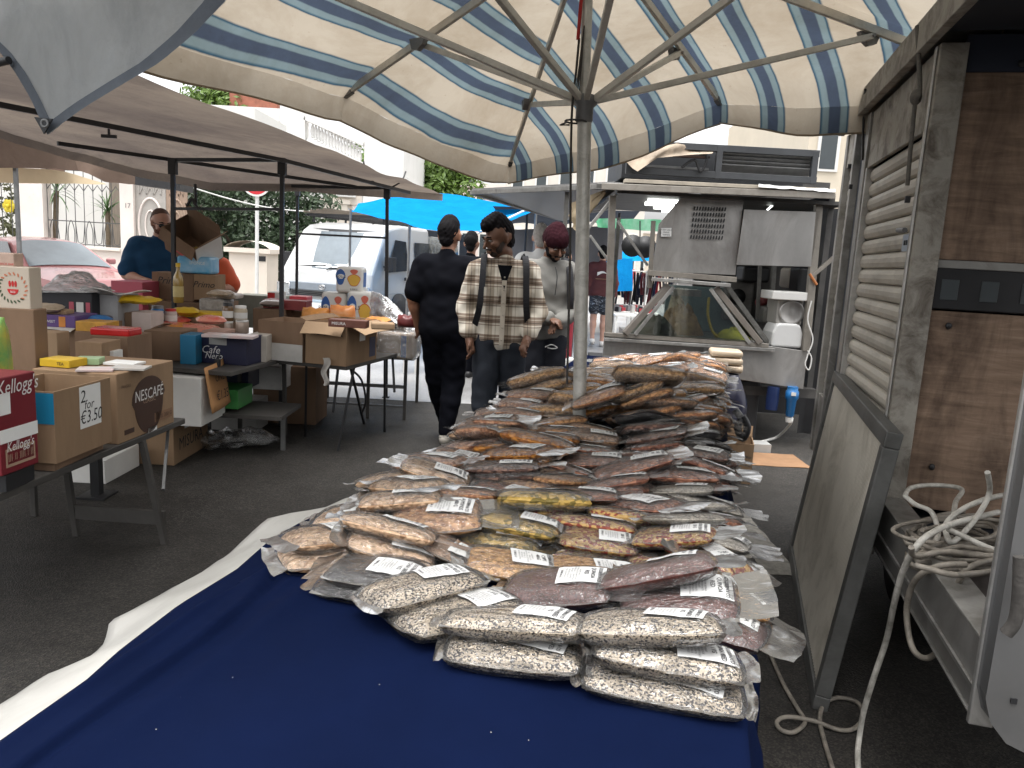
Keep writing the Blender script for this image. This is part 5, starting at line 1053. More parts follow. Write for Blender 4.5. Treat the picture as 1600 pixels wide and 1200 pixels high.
slab_item('biscuit_box', 'flat dark brown biscuit box across the open pasta carton', 'box', 545, 511, cz+.002, .26, .10, .052, -3, M('dark_brown_pack', (.13, .045, .03), .45, 0, .2, 6), .003, prints=[('front', 'MISURA', .28, .5, .028, WPR)])
slab_item('biscuit_pack', 'open brown biscuit wrappers beside the flat biscuit box', 'packet', 598, 514, cz+.002, .16, .12, .045, 12, CARD2, .01)
q = MB()
# toilet roll packs and orange bags behind, on the far frame table
ROLLW = M('roll_pack_film', (.70, .68, .64), .3, 0, .06, 4, .25, 9); ROLLB = M('roll_blue', (.03, .11, .36), .35, 0, .2, 8, .1, 20); ROLLY = M('roll_yellow', (.72, .42, .06), .4, 0, .1, 8, .1, 20)
def roll_pack(lab, px0, px1, py0, py1, Y, g='kitchen roll packs stacked behind the open pasta carton'):
    a, b_ = P(px0, py1, Y), P(px1, py0, Y); w, h = b_.x-a.x, b_.z-a.z; rt = thing('roll_pack', lab, 'roll pack', ((a.x+b_.x)/2, Y+.1, a.z), 0, g)
    q = MB(); q.span((-w/2, -.1, 0), (w/2, .1, h)); q.build('wrapped_rolls', ROLLW, rt, bevel=.03, seg=4, local=True)
    def blob(cx, cz_, rx, rz, mt, nm, off):
        q = MB(); q.prism([(cx+rx*math.cos(t)*(1+.12*math.sin(3*t)), cz_+rz*math.sin(t)) for t in np.linspace(0, 6.283, 25)[:-1]], (0, -.101-off, 0), (1, 0, 0), (0, 0, 1), .0012); q.build(nm, mt, rt, local=True)
    blob(-w*.32, h*.60, w*.17, h*.30, ROLLB, 'blue_print', 0); blob(-w*.30, h*.62, w*.12, h*.09, WPR, 'name_panel', .0014)
    blob(w*.18, h*.50, w*.235, h*.23, REDP, 'print_outline', .0002); blob(w*.18, h*.50, w*.22, h*.21, ROLLY, 'yellow_print', .0014); blob(w*.18, h*.82, w*.14, h*.09, M('coral_print', (.62, .14, .09), .5), 'coral_print', 0)
    q = MB(); q.text('ROLLS', (-w*.30, -.1035, h*.62), (1, 0, 0), (0, 0, 1), h*.13, off=.002); q.text('4 MAXI', (w*.18, -.102, h*.16), (1, 0, 0), (0, 0, 1), h*.09, off=.002); q.build('lettering', INK, rt, local=True)
    q = MB(); q.prism([(-.07, h*.25), (.05, h*.25), (.06, h*.8), (-.06, h*.8)], (w/2+.0005, 0, 0), (0, 1, 0), (0, 0, 1), .0012); q.build('side_print', ROLLB, rt, local=True); return rt
tCz = ZC+.02
a0 = P(535, 533, 6.9)
roll_pack('kitchen roll pack at the bottom toward the van side', 501, 541, 458, 520, 6.95); roll_pack('kitchen roll pack at the bottom nearer the aisle', 542, 583, 457, 520, 6.9); roll_pack('single kitchen roll pack standing on top of the two others', 524, 567, 418, 457, 6.92)
q = MB(); p0, p1 = P(500, 521, 6.85), P(600, 521, 6.85); sh = thing('cardboard_tray', 'shallow brown tray carrying the kitchen roll packs', 'box', ((p0.x+p1.x)/2, 7.0, tCz)); q.span((p0.x, 6.8, tCz+.001), (p1.x, 7.2, p0.z)); q.build('tray_body', CARDD, sh, bevel=.004)
def chip_bag(lab, px0, px1, py0, py1, Y, mt, g=None, floor=None, name='snack_bag'):
    a, b_ = P(px0, py1, Y), P(px1, py0, Y); w, h = b_.x-a.x, b_.z-a.z; base = a.z if floor is None else floor; rt = thing(name, lab, 'bag', ((a.x+b_.x)/2, Y, base), 0, g); hh = b_.z-base
    q = MB(); sd = px0
    def f(u, v, s):
        uu, vv = 2*u-1, 2*v-1; e = max(0, (1-abs(uu)**2.6)*(1-abs(vv)**3)); cr = .01*abs(mnoise.noise(Vector((u*7+sd, v*7, s))))
        return Vector((uu*w/2*(1-.10*abs(vv)**2), s*(.07*e**.5+cr*e), hh*v+.012*mnoise.noise(Vector((u*5, sd, 0)))*v))
    for s in (1, -1): q.grid(lambda u, v, s=s: f(u, v, s), 14, 12, 0, True, s > 0)
    q.build('pouch', mt, rt, local=True); return rt
FO = film('foil_film', .05, .1, .3, .9, 20)
chip_bag('fat orange snack bag lying behind the biscuit box', 471, 516, 482, 507, 6.3, ORP2, floor=P(490, 508, 6.3).z); chip_bag('shiny red and orange snack bag in front of the kitchen rolls', 514, 556, 478, 507, 6.3, M('red_orange_pack', (.60, .17, .05), .25, 0, .3, 9, .3, 25, col2=(.7, .34, .12)))
chip_bag('crumpled dark red wrapper beside the kitchen rolls', 620, 655, 493, 511, 6.15, M('dark_red_pack', (.16, .03, .03), .35, 0, .3, 12, .3, 20))
# clear plastic draped over wrapped packs at the table end
pw_ = thing('plastic_cover', 'large sheet of clear plastic blown over the packs at the table end', 'plastic', P(610, 520, 6.6)); q = MB()
def pcov(u, v):
    top = pl([P(580, 455, 6.9), P(596, 458, 6.7), P(618, 476, 6.6), P(638, 498, 6.5), P(650, 530, 6.5)], u); bot = pl([P(585, 518, 6.9), P(600, 520, 6.7), P(615, 522, 6.6), P(640, 527, 6.5), P(648, 556, 6.5)], u)
    p = top.lerp(bot, v); return p+Vector((.02*mnoise.noise(Vector((u*6, v*6, 1))), -.22*math.sin(math.pi*v)*.6+.05*mnoise.noise(Vector((u*4, v*9, 5))), .02*mnoise.noise(Vector((u*9, v*4, 2)))))
q.grid(pcov, 24, 18); q.build('sheet', film('cover_film', .22, .15, .3, 1.0, 18), pw_)
wp = thing('wrapped_pack', 'plastic wrapped pack with a blue flower print at the table end', 'pack', P(628, 540, 6.3)); a, b_ = P(590, 560, 6.3), P(646, 522, 6.3)
q = MB(); q.span((a.x, 6.3, a.z), (b_.x, 6.6, b_.z)); q.build('contents', CARD2, wp, bevel=.02, seg=3); q = MB(); q.span((b_.x-.10, 6.294, a.z+.02), (b_.x-.055, 6.298, b_.z-.02)); q.build('blue_print', ROLLB, wp); q = MB(); q.span((a.x-.01, 6.286, a.z-.005), (b_.x+.03, 6.63, b_.z+.01)); q.build('wrapping', film('wrap_film', .14, .12, .3, 1.0, 26), wp, bevel=.03, seg=3)
# upper rows of cartons, packs, bottles (photo rectangles at their distance, standing on the tables behind)
def row_box(name, lab, x0, x1, y0, y1, Y, d, mt, floor=ZB+.001, **k):
    c, w, _, h = fit(x1, y1, x0, None, y0, Y=Y)
    if floor is not None and floor >= c.z: floor = None
    return carton(name, lab, k.pop('cat', 'box'), c, w, d, h, k.pop('yaw', 0), mt, floor=floor, **k)
row_box('tall_brown_carton', 'tall plain brown carton standing on the red cereal carton', -20, 57, 484, 588, 3.46, .10, CARDD, floor=ZA+.001)
tz = P(40, 484, 3.46).z
em = row_box('emblem_carton', 'cream carton with a red bowl emblem inside a leafy wreath', -10, 48, 418, 484, 3.47, .09, M('cream_box', (.50, .43, .35), .75, 0, .08, 3), floor=tz+.002)
def emblem(rt):
    o = [c_ for c_ in rt.children if c_.name.startswith('box_body')][0]; xs_ = [v.co for v in o.data.vertices]; w = max(v.x for v in xs_)*2; d = max(v.y for v in xs_)*2; h = max(v.z for v in xs_); cx, cz_ = w*.05, h*.5; r = w*.36
    q = MB(); q.prism([(cx+r*.42*math.cos(a), cz_-.006+r*.42*math.sin(a)) for a in np.linspace(math.pi, 2*math.pi, 12)], (0, -d/2-.0006, 0), (1, 0, 0), (0, 0, 1), .001)
    for a in (1.2, 1.57, 1.94): q.prism([(cx+.012*(a-1.57)*3+math.cos(t)*.006, cz_+.018+math.sin(t)*.014) for t in np.linspace(0, 6.28, 9)[:-1]], (0, -d/2-.0006, 0), (1, 0, 0), (0, 0, 1), .001)
    q.build('bowl_emblem', REDP, rt, local=True)
    for nm, mt, a0_, a1_ in (('dark_leaves', M('dark_green_print', (.04, .07, .03), .6), 2.6, 5.4), ('red_leaves', M('coral_leaf_print', (.5, .16, .08), .6), -.8, 2.4)):
        q = MB()
        for a in np.linspace(a0_, a1_, 11):
            lx, lz = cx+r*math.cos(a), cz_+r*1.05*math.sin(a); q.prism([(lx+.009*math.cos(t)*math.cos(a+.6)-.004*math.sin(t)*math.sin(a+.6), lz+.009*math.cos(t)*math.sin(a+.6)+.004*math.sin(t)*math.cos(a+.6)) for t in np.linspace(0, 6.28, 7)[:-1]], (0, -d/2-.0006, 0), (1, 0, 0), (0, 0, 1), .001)
        q.build(nm, mt, rt, local=True)
    q = MB(); q.text('BIO', (cx, -d/2-.001, cz_-.018), (1, 0, 0), (0, 0, 1), .014, off=.002); q.build('lettering', WPR, rt, local=True)
emblem(em)
ez_ = P(20, 418, 3.47).z
row_box('small_pink_carton', 'small pinkish carton on top of the emblem carton', -20, 22, 396, 417, 3.48, .07, M('pinkish_card', (.50, .36, .29), .8), floor=ez_+.002, prints=[('front', 'SNACK BAR', .7, .2, .014, REDP)])
chip_bag('green and yellow snack bag at the edge of the frame', -25, 9, 496, 582, 3.1, M('green_snack', (.03, .30, .10), .35, 0, .4, 8, .2, 25, col2=(.5, .4, .05)), floor=ZA+.002)
row_box('black_carton', 'black carton with white print and small pictures, plastic on its top', 50, 144, 458, 488, 5.2, .28, M('black_card', (.018, .018, .024), .45, 0, .2, 5), prints=[('front', 'BELGIAN BAR', .40, .55, .03, WPR), ('front', 'DARK', .36, .3, .02, WPR)], patches=[('picture', 'front', .62, .55, .70, .85, PINK), ('picture', 'front', .74, .55, .86, .85, WHITE), ('picture', 'front', .90, .55, .97, .85, PINK)])
bz = P(100, 458, 5.2).z
cp = thing('plastic_heap', 'cloudy clear plastic bag heaped on the black carton', 'plastic', P(100, 450, 5.3)); q = MB(); q.grid(lambda u, v: P(lerp(50, 152, u), 458, 5.15)+Vector((0, .24*v, .13*math.sin(math.pi*u)**.8*math.sin(math.pi*v)**.6*(1+.5*mnoise.noise(Vector((u*5, v*5, 2))))+.004)), 22, 16); q.build('sheet', film('heap_film', .25, .15, .3, 1.0, 20), cp)
q = MB(); q.grid(lambda u, v: P(lerp(55, 92, u), 457, 5.2)+Vector((0, .16*v, .055*math.sin(math.pi*u)**.5*math.sin(math.pi*v)**.6)), 10, 8); o = q.build('pink_pack', M('pink_pack', (.62, .28, .28), .4), cp)
row_box('white_flap_carton', 'grey open carton with a long white flap beside the black carton', 144, 184, 462, 490, 5.3, .3, M('grey_card', (.36, .36, .37), .8), opened=True, flaps=[('front', 75, .13, WHITE), ('right', 80, .1, WHITE)])
row_box('red_crate', 'pinkish red plastic crate behind the grey flap carton', 174, 223, 441, 475, 6.4, .35, PINK, floor=ZB+.001)
row_box('purple_carton', 'purple sweet carton with an orange badge, paper packs on its top', 57, 118, 494, 514, 4.75, .26, PURP, prints=[('front', 'SWEET', .35, .5, .022, WPR)], patches=[('badge', 'front', .58, .1, .75, .9, ORP)], floor=None)
pz = P(90, 494, 4.75).z
slab_item('paper_pack', 'beige paper packs piled on the purple carton', 'packets', 82, 490, pz+.003, .22, .12, .03, 5, CARD2, .01)
row_box('open_brown_carton', 'large open brown carton under the purple sweet carton', 55, 120, 515, 562, 4.74, .34, CARDD, opened=True, flaps=[('front', 100, .07, WHITE), ('left', 140, .16)])
row_box('dark_snack_carton', 'brown carton of dark packets behind the yellow card', 118, 160, 506, 530, 5.0, .26, CARDD, opened=True, fill=(.98, BLACK))
slab_item('dark_packets', 'dark blue packets heaped with a pale wrapper', 'packets', 140, 504, P(140, 506, 5.0).z+.003, .26, .14, .05, -4, M('dark_mixed_packs', (.04, .035, .07), .35, 0, .3, 9, .2, 20), .02)
row_box('white_tray', 'pinkish white tray under the crinkled yellow bags', 206, 236, 489, 515, 5.38, .2, M('pale_pink_card', (.58, .48, .44), .8))
row_box('plain_tray', 'plain brown tray carton beside the pinkish white tray', 160, 206, 489, 515, 5.39, .25, CARDD)
row_box('yellow_mix_box', 'yellow and orange packet row with dark print in a carton', 118, 166, 504, 520, 4.7, .16, M('yellow_orange_pack', (.58, .30, .04), .4, 0, .3, 10), floor=None, prints=[('front', 'MIX', .75, .5, .025, INK)])
row_box('brown_base_carton', 'brown carton under the yellow and orange packet row', 117, 190, 521, 545, 4.68, .24, CARDD)
row_box('red_packet_row', 'shiny red flat packets laid on a brown carton', 140, 202, 515, 527, 4.45, .16, M('shiny_red_pack', (.50, .02, .02), .2, 0, .2, 6, .2, 20), floor=None, cat='packets', bevel=.01)
row_box('brown_front_carton', 'wide brown carton under the shiny red packets', 142, 200, 527, 562, 4.42, .3, CARDD)
row_box('little_carton', 'small tan carton in front of the wide brown carton', 118, 160, 536, 570, 4.12, .2, CARD, floor=ZA+.001)
row_box('slanted_carton', 'pale tilted carton with a teal corner behind the coffee carton', 54, 90, 520, 555, 4.15, .12, CARD2, floor=ZA+.001, patches=[('teal_corner', 'front', 0, 0, .35, .2, TEAL)])
row_box('white_small_box', 'tiny white box with grey print beside the small tan carton', 160, 178, 549, 558, 4.2, .1, WHITE, floor=ZA+.001)
RWB = M('red_white_bags', (.55, .05, .04), .28, 0, .4, 10, .5, 18, col2=(.6, .35, .25))
def flat_pouch(lab, px, py, Y, w, d, h, yaw, mt, g, tilt=0):
    p = P(px, py, Y); rt = thing('snack_bag', lab, 'bag', p, yaw, g); q = MB(); sd = px*.37
    for s in (1, -1): q.grid(lambda u, v, s=s: (lambda a, b: Vector((a*w/2*(1-.08*b*b), b*d/2*(1-.10*a*a), h/2+s*h/2*max(0, (1-abs(a)**3)*(1-abs(b)**3))**.5*(1+.35*mnoise.noise(Vector((a*2.5+sd, b*2.5, s)))))))(2*u-1, 2*v-1), 12, 10, 0, True, s < 0)
    q.build('pouch', mt, rt, local=True); rt.rotation_euler.x = R(tilt)
bx = row_box('snack_tray', 'long open brown tray heaped with red and orange snack bags', 232, 326, 522, 534, 5.62, .36, CARDD, floor=ZB+.001)
for i, (px, py, w, yw, mt, lb) in enumerate(((243, 518, .2, 12, ORP, 'orange crisp bag, farthest from the aisle in the brown tray'), (262, 517, .2, -20, RWB, 'red and white crisp bag next to the farthest orange one'), (283, 519, .22, 25, ORP, 'orange crisp bag in the middle of the brown tray'), (300, 520, .21, -8, RWB, 'red and white crisp bag lying over the middle orange one'), (318, 522, .2, 15, RWB, 'red and white crisp bag at the aisle end of the brown tray'), (272, 508, .2, -30, RWB, 'red and white crisp bag behind at the back of the tray'), (252, 507, .2, 18, ORP, 'orange crisp bag at the back corner of the tray'))): flat_pouch(lb, px, py, 5.66+.18*(py < 512), w*1.2, .18, .065, yw, mt, 'snack bags heaped in the brown tray', 8)
for i, (px, py, Y, mt, lb) in enumerate(((182, 474, 5.4, YEL, 'crumpled yellow sweet bag over the white tray, farthest from the aisle'), (205, 473, 5.4, YEL, 'crumpled yellow sweet bag over the middle of the white tray'), (228, 475, 5.4, YEL, 'crumpled yellow sweet bag nearest the dark blue tub'), (290, 491, 5.85, YEL, 'flat yellow bag on top of the shallow brown tray'), (128, 503, 4.95, PURP, 'dark purple sweet bag over the dark packet carton'), (150, 505, 4.95, BLUEP, 'blue sweet bag beside the dark purple one'), (72, 487, 4.8, M('beige_bag', (.45, .36, .26), .4, 0, .3, 9), 'beige flat bag over the purple sweet carton'), (345, 463, 6.2, M('seed_bag', (.40, .32, .24), .3, 0, .4, 30, .3, 40), 'clear bag of pale beans above the egg tray'), (330, 505, 5.3, RWB, 'small red bag beside the silver topped jar'), (425, 478, 6.65, M('foil_bag', (.35, .3, .28), .25, .4, .3, 12), 'dull foil bag on the carton stack by the black post'), (590, 505, 6.1, ORP2, 'small orange net bag beside the biscuit wrappers'))): flat_pouch(lb, px, py, Y, .2, .14, .05, (i*37) % 60-30, mt, 'loose snack bags on the stall cartons', 6)
row_box('pale_carton_row', 'pinkish carton row behind the navy carton', 315, 350, 518, 535, 5.3, .22, M('pinkish_carton', (.42, .26, .2), .8))
for i, (x0, x1, y0, y1, lb) in enumerate(((343, 356, 507, 527, 'silver topped jar nearest the red striped bags'), (361, 381, 505, 522, 'silver lying can behind the navy carton'))):
    a, b_ = P(x0, y1, 5.6), P(x1, y0, 5.6); rt = thing('tin_can', lb, 'can', ((a.x+b_.x)/2, 5.7, a.z), 0, 'cans behind the navy carton'); r = (b_.x-a.x)/2; q = MB(); q.lathe([(r*.96, 0), (r, .005), (r, (b_.z-a.z)*.93), (r*.94, b_.z-a.z)], (0, 0, 0), 16); q.build('can_body', M('can_label', (.45, .36, .3), .35, .3, .2, 9), rt, local=True); q = MB(); q.lathe([(r*1.0, 0), (r*1.0, .012), (0, .013)], (0, 0, b_.z-a.z), 16); q.build('lid', ALU, rt, local=True)
# blue cartons with the sauce script, oil bottle, jars
a_ = row_box('sauce_carton', 'brown carton with black slanted script, behind the man in blue', 238, 285, 427, 475, 6.7, .24, CARDD, prints=[('front', 'Primo', .55, .75, .085, INK, .35)], floor=None)
b2_ = row_box('sauce_carton', 'brown carton with black slanted script beside the oil bottle', 303, 336, 430, 470, 6.5, .24, CARD, prints=[('front', 'Primo', .45, .62, .075, INK, .35)], floor=None)
row_box('plain_sauce_carton', 'plain brown carton side between the two scripted cartons', 286, 303, 428, 472, 6.55, .24, CARDD, floor=None)
row_box('display_box', 'wide brown carton supporting the scripted sauce cartons', 225, 340, 475, 520, 6.5, .5, CARDD)
row_box('blue_pack', 'blue wrapped pack lying on the scripted cartons', 276, 328, 402, 429, 6.52, .22, LBLUE, floor=None, bevel=.02, cat='pack', prints=[('front', 'SPONGE', .62, .62, .035, WPR)])
ob = thing('oil_bottle', 'clear bottle of golden oil with a yellow cap beside the cartons', 'bottle', P(279, 473, 6.2)); a, b_ = P(271, 473, 6.2), P(288, 412, 6.2); hb = b_.z-a.z; r = .040
q = MB(); q.lathe([(r*.9, 0), (r, .01), (r, hb*.55), (r*.85, hb*.66), (r*.38, hb*.80), (r*.36, hb*.92)], (0, 0, 0), 18); q.build('bottle_body', M('golden_oil', (.34, .22, .05), .12, 0, .25, 6, .05, 20, coat=.5), ob, local=True); q = MB(); q.lathe([(r*.45, hb*.9), (r*.45, hb), (0, hb)], (0, 0, 0), 14); q.build('cap', YEL, ob, local=True); q = MB(); q.lathe([(r*1.015, hb*.15), (r*1.015, hb*.42)], (0, 0, 0), 18); q.build('label', M('oil_label', (.55, .45, .2), .5, 0, .2, 12), ob, local=True)
def jar(lab, x0, x1, y0, y1, Y, mt, lid, group='jars and tubs beside the oil bottle'):
    a, b_ = P(x0, y1, Y), P(x1, y0, Y); rt = thing('jar', lab, 'jar', ((a.x+b_.x)/2, Y, a.z), 0, group); r = (b_.x-a.x)/2; h = b_.z-a.z
    q = MB(); q.lathe([(r*.9, 0), (r, .01), (r, h*.75), (r*.8, h*.86)], (0, 0, 0), 18); q.build('jar_body', mt, rt, local=True); q = MB(); q.lathe([(r*.86, h*.85), (r*.86, h), (0, h)], (0, 0, 0), 18); q.build('lid', lid, rt, local=True); q = MB(); q.lathe([(r*1.012, h*.25), (r*1.012, h*.6)], (0, 0, 0), 18); q.build('label', WHITE, rt, local=True)
zj = None
jar('dark blue tub with a grey lid next to the yellow bags', 237, 256, 478, 506, 5.7, BLUEP, GREYMET); jar('white and red tub beside the dark blue tub', 258, 276, 483, 506, 5.72, M('white_red_tub', (.55, .45, .42), .4, 0, .2, 6), REDP)
jar('brown spread jar with a dark lid behind the navy carton', 348, 364, 474, 503, 5.9, M('brown_glass', (.16, .09, .04), .15, 0, .2, 6), BLACK); jar('cream coloured bottle beside the brown jar', 366, 386, 478, 503, 5.95, M('cream_pack', (.5, .42, .3), .4, 0, .2, 8), WHITE)
row_box('pet_pack', 'clear plastic egg tray pack behind the yellow slices', 310, 350, 468, 488, 6.2, .24, M('clear_tray', (.36, .34, .32), .2, 0, .4, 26, .8, 22), bevel=.02, floor=None)
row_box('white_packet', 'flat white packet resting on the clear tray pack', 335, 368, 460, 468, 6.25, .2, M('white_bean_pack', (.5, .44, .38), .35, 0, .2, 20, .3, 30), bevel=.015, floor=None, cat='packet')
row_box('yellow_slices', 'yellow flat packs in a shallow carton tray', 278, 350, 490, 500, 5.9, .2, YEL, bevel=.015, floor=None, cat='packets'); row_box('slice_tray', 'shallow brown tray under the yellow flat packs', 276, 352, 499, 508, 5.88, .24, CARDD)
row_box('tray_stack', 'brown carton stack at the end of the back table', 395, 440, 484, 515, 6.6, .4, CARDD); row_box('red_flat_box', 'long dark red box on the brown carton stack', 411, 478, 471, 486, 6.7, .2, M('dark_red_box', (.22, .03, .03), .5), floor=None); row_box('bright_red_box', 'bright coral red box end beside the pole', 452, 479, 464, 475, 6.9, .2, M('coral_box', (.62, .06, .08), .45), floor=None)
row_box('brown_block', 'plain brown block carton beside the black gazebo post', 441, 476, 487, 504, 6.9, .3, CARDD); row_box('white_print_box', 'white box with red print under the gazebo post', 418, 437, 457, 470, 7.2, .2, WHITE, floor=None, patches=[('red_print', 'front', 0, .2, .6, .9, REDP)])
row_box('grey_cover', 'grey green cover sheet over the end of the back table', 367, 440, 464, 484, 7.6, .3, M('grey_green', (.25, .26, .22), .8), floor=ZB+.001)
# tilted open carton above the blue pack
tc = thing('tilted_carton', 'tilted open carton with a white side held up above the blue pack', 'box', P(300, 398, 6.6)); TCc = P(300, 372, 6.7)
mt_ = Matrix.Rotation(R(12), 4, 'Y') @ Matrix.Rotation(R(38), 4, 'X') @ Matrix.Rotation(R(-24), 4, 'Z'); tc.matrix_world = Matrix.Translation(TCc+Vector((0, .05, -.13))) @ mt_
bw, bd, bh = .40, .27, .24; q = MB(); th = .006
q.span((-bw/2, -bd/2, 0), (bw/2, bd/2, th)); q.span((-bw/2, -bd/2, th), (-bw/2+th, bd/2, bh)); q.span((-bw/2+th, -bd/2, th), (bw/2-th, -bd/2+th, bh)); q.span((-bw/2+th, bd/2-th, th), (bw/2-th, bd/2, bh)); q.build('box_body', CARDD, tc, local=True)
q = MB(); q.span((bw/2-th, -bd/2, th), (bw/2, bd/2, bh)); q.build('white_side', WHITE, tc, local=True)
for side, ang, ln, mt in (('front', 150, .10, CARDD), ('right', 40, .13, CARD), ('back', -5, .12, CARDD)):
    a = R(ang); o0, xd, L_ = {'front': (Vector((0, -bd/2, bh)), Vector((0, -1, 0)), bw), 'back': (Vector((0, bd/2, bh)), Vector((0, 1, 0)), bw), 'right': (Vector((bw/2, 0, bh)), Vector((1, 0, 0)), bd)}[side]; tg = Vector((-xd.y, xd.x, 0)); dv = xd*math.sin(a)+Vector((0, 0, math.cos(a)))
    q = MB(); q.grid(lambda u, v: o0+tg*((u-.5)*L_)+dv*ln*v, 4, 3, smooth=False); f = q.build('flap', mt, tc, local=True); m_ = f.modifiers.new('solid', 'SOLIDIFY'); m_.thickness = .005
q = MB(); q.prism([(-.12, .07), (.1, .05), (.12, .09), (.06, .12), (-.1, .11)], (0, -bd/2-.0005, 0), (1, 0, 0), (0, 0, 1), .001); q.build('red_print', REDP, tc, local=True)
q = MB()
for k in range(7): q.ell((.02+.02*k, .02*(k % 3)-.02, .06+.01*(k % 2)), (.03, .02, .03), 8, 5)
q.build('goods', M('gold_wrapper', (.5, .36, .1), .3, .2, .3, 12), tc, local=True)
# under the tables
row_box('green_crate_carton', 'white and green carton with pale bottle prints on the lower shelf', 283, 372, 610, 640, 5.3, .3, GRN, floor=None, prints=[('front', 'I  I', .75, .5, .07, WPR)], patches=[('white_top', 'front', 0, .7, .6, 1, WHITE)])
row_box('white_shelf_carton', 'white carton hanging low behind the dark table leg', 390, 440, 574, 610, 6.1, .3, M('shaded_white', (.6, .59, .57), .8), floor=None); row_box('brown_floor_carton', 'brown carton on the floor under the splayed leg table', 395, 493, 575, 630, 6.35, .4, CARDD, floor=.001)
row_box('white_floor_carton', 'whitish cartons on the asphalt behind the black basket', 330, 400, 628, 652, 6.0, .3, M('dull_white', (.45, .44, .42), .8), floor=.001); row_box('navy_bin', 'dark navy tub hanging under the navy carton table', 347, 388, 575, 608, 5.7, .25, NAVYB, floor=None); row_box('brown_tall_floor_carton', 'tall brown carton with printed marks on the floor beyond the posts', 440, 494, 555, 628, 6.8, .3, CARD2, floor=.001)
sh2 = thing('lower_shelf', 'grey lower shelf carrying the green and white carton', 'shelf', (-2.2, 5.4, 0)); a, b_ = P(275, 642, 5.28), P(440, 645, 5.6); zz = P(300, 641, 5.3).z; q = MB(); q.span((-2.75, 5.25, zz-.03), (-1.6, 5.75, zz-.002)); q.build('shelf_board', DTOP, sh2)
for x in (-2.7, -1.66): q = MB(); q.beam((x, 5.5, 0), (x, 5.5, zz-.03), .03, .03); q.build('leg', GREYMET, sh2)
# ------------------------------------------------------------------ market trailer
TA, TB_ = .70, .25; TRYAW = -math.degrees(math.atan(TB_)); TRO = Vector((TA+TB_*1.6, 1.6, 0))
tr = thing('market_trailer', 'old aluminium market trailer with rolled shutters and an open cable bay', 'trailer', TRO, TRYAW)
TU = Vector((TB_, 1, 0)).normalized(); TI = Vector((TU.y, -TU.x, 0))   # along (away), inward
def TL_(y, x=0.0, z=0.0): return TRO+TU*y+TI*x+Vector((0, 0, z))
def tly(px, py): p = VP(px, py, TA, TB_); return (p-TRO).dot(TU), p.z
yp = tly(1425, 400)[0]          # post between the bay and the first shutter
y1 = tly(1350, 300)[0]; y2 = tly(1326, 300)[0]; yf = tly(1292, 500)[0]+.02
ZR = 2.34; ZS0, ZS1 = .55, .70
WORN = M('worn_aluminium', (.34, .33, .31), .5, .5, .3, 4, .15, 40, dirt=(.10, .09, .07), dscale=5, damt=.7)
PAINTW = M('flaking_cream_paint', (.37, .345, .30), .65, .1, .25, 6, .25, 35, dirt=(.07, .05, .035), dscale=9, damt=.85)
SLATM = M('shutter_slat_paint', (.54, .50, .43), .55, .15, .12, 3, .08, 60, dirt=(.18, .16, .13), dscale=4, damt=.55, stretch=(1, .4, 1))
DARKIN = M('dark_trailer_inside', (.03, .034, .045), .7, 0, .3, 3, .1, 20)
def plywood():
    m_, t, out = nodes('stained_plywood'); co = coords(t, False); n1 = tex_noise(t, scalev(t, co, (1.2, 1, 9)), 3.5, 8, .7, .6); r_ = ramp(t, [(.25, (.15, .10, .07)), (.55, (.30, .205, .145)), (.8, (.42, .31, .23))]); t.links.new(n1.outputs[0], r_.inputs[0])
    n2 = tex_noise(t, scalev(t, co, (2.6, 1, .8)), 1.6, 6, .65, 1.0); r2 = ramp(t, [(.42, (1, 1, 1)), (.66, (.2, .19, .2))]); t.links.new(n2.outputs[0], r2.inputs[0]); c = mixc(t, r_.outputs[0], r2.outputs[0], .85, 'MULTIPLY')
    n3 = tex_noise(t, scalev(t, co, (1, 1, 14)), 9, 4, .7); r3 = ramp(t, [(.62, (0, 0, 0)), (.72, (.35, .35, .35))]); t.links.new(n3.outputs[0], r3.inputs[0]); c = mixc(t, c, (.42, .30, .2), r3.outputs[0])
    p = N(t, 'BsdfPrincipled', i_Roughness=.75); p.inputs['Specular IOR Level'].default_value = .3; t.links.new(c, p.inputs['Base Color']); t.links.new(bumpn(t, n1.outputs[0], .25, .004), p.inputs['Normal']); t.links.new(p.outputs[0], out.inputs[0]); return m_
PLY = plywood()
def tbox(q, y0, y1_, x0, x1, z0, z1, mi=0):
    vs = [TL_(y, x, z) for x in (x0, x1) for y in (y0, y1_) for z in (z0, z1)]; q.add(vs, [(0,1,3,2),(4,6,7,5),(0,4,5,1),(2,3,7,6),(0,2,6,4),(1,5,7,3)], mi)
def tpart(nm, mt, boxes, parent=None, bevel=.003):
    q = MB()
    for b in boxes: tbox(q, *b)
    return q.build(nm, mt, parent or tr, bevel=bevel)
D_ = 1.6
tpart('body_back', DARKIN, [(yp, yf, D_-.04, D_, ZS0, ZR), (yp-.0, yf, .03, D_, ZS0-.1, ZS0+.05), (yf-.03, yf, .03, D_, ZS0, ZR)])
tpart('roof', WORN, [(-.25, yf+.03, -.02, D_, ZR, ZR+.05)]); tpart('roof_gutter', PAINTW, [(-.25, yf+.03, -.055, -.021, ZR-.05, ZR+.062)])
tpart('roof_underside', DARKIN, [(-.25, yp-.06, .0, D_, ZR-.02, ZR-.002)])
tpart('corner_post', PAINTW, [(yp-.055, yp+.035, -.012, .075, ZS0-.02, ZR-.055)]); tpart('post_strip', ALU, [(yp-.03, yp-.012, -.020, -.0125, ZS0, ZR-.06)])
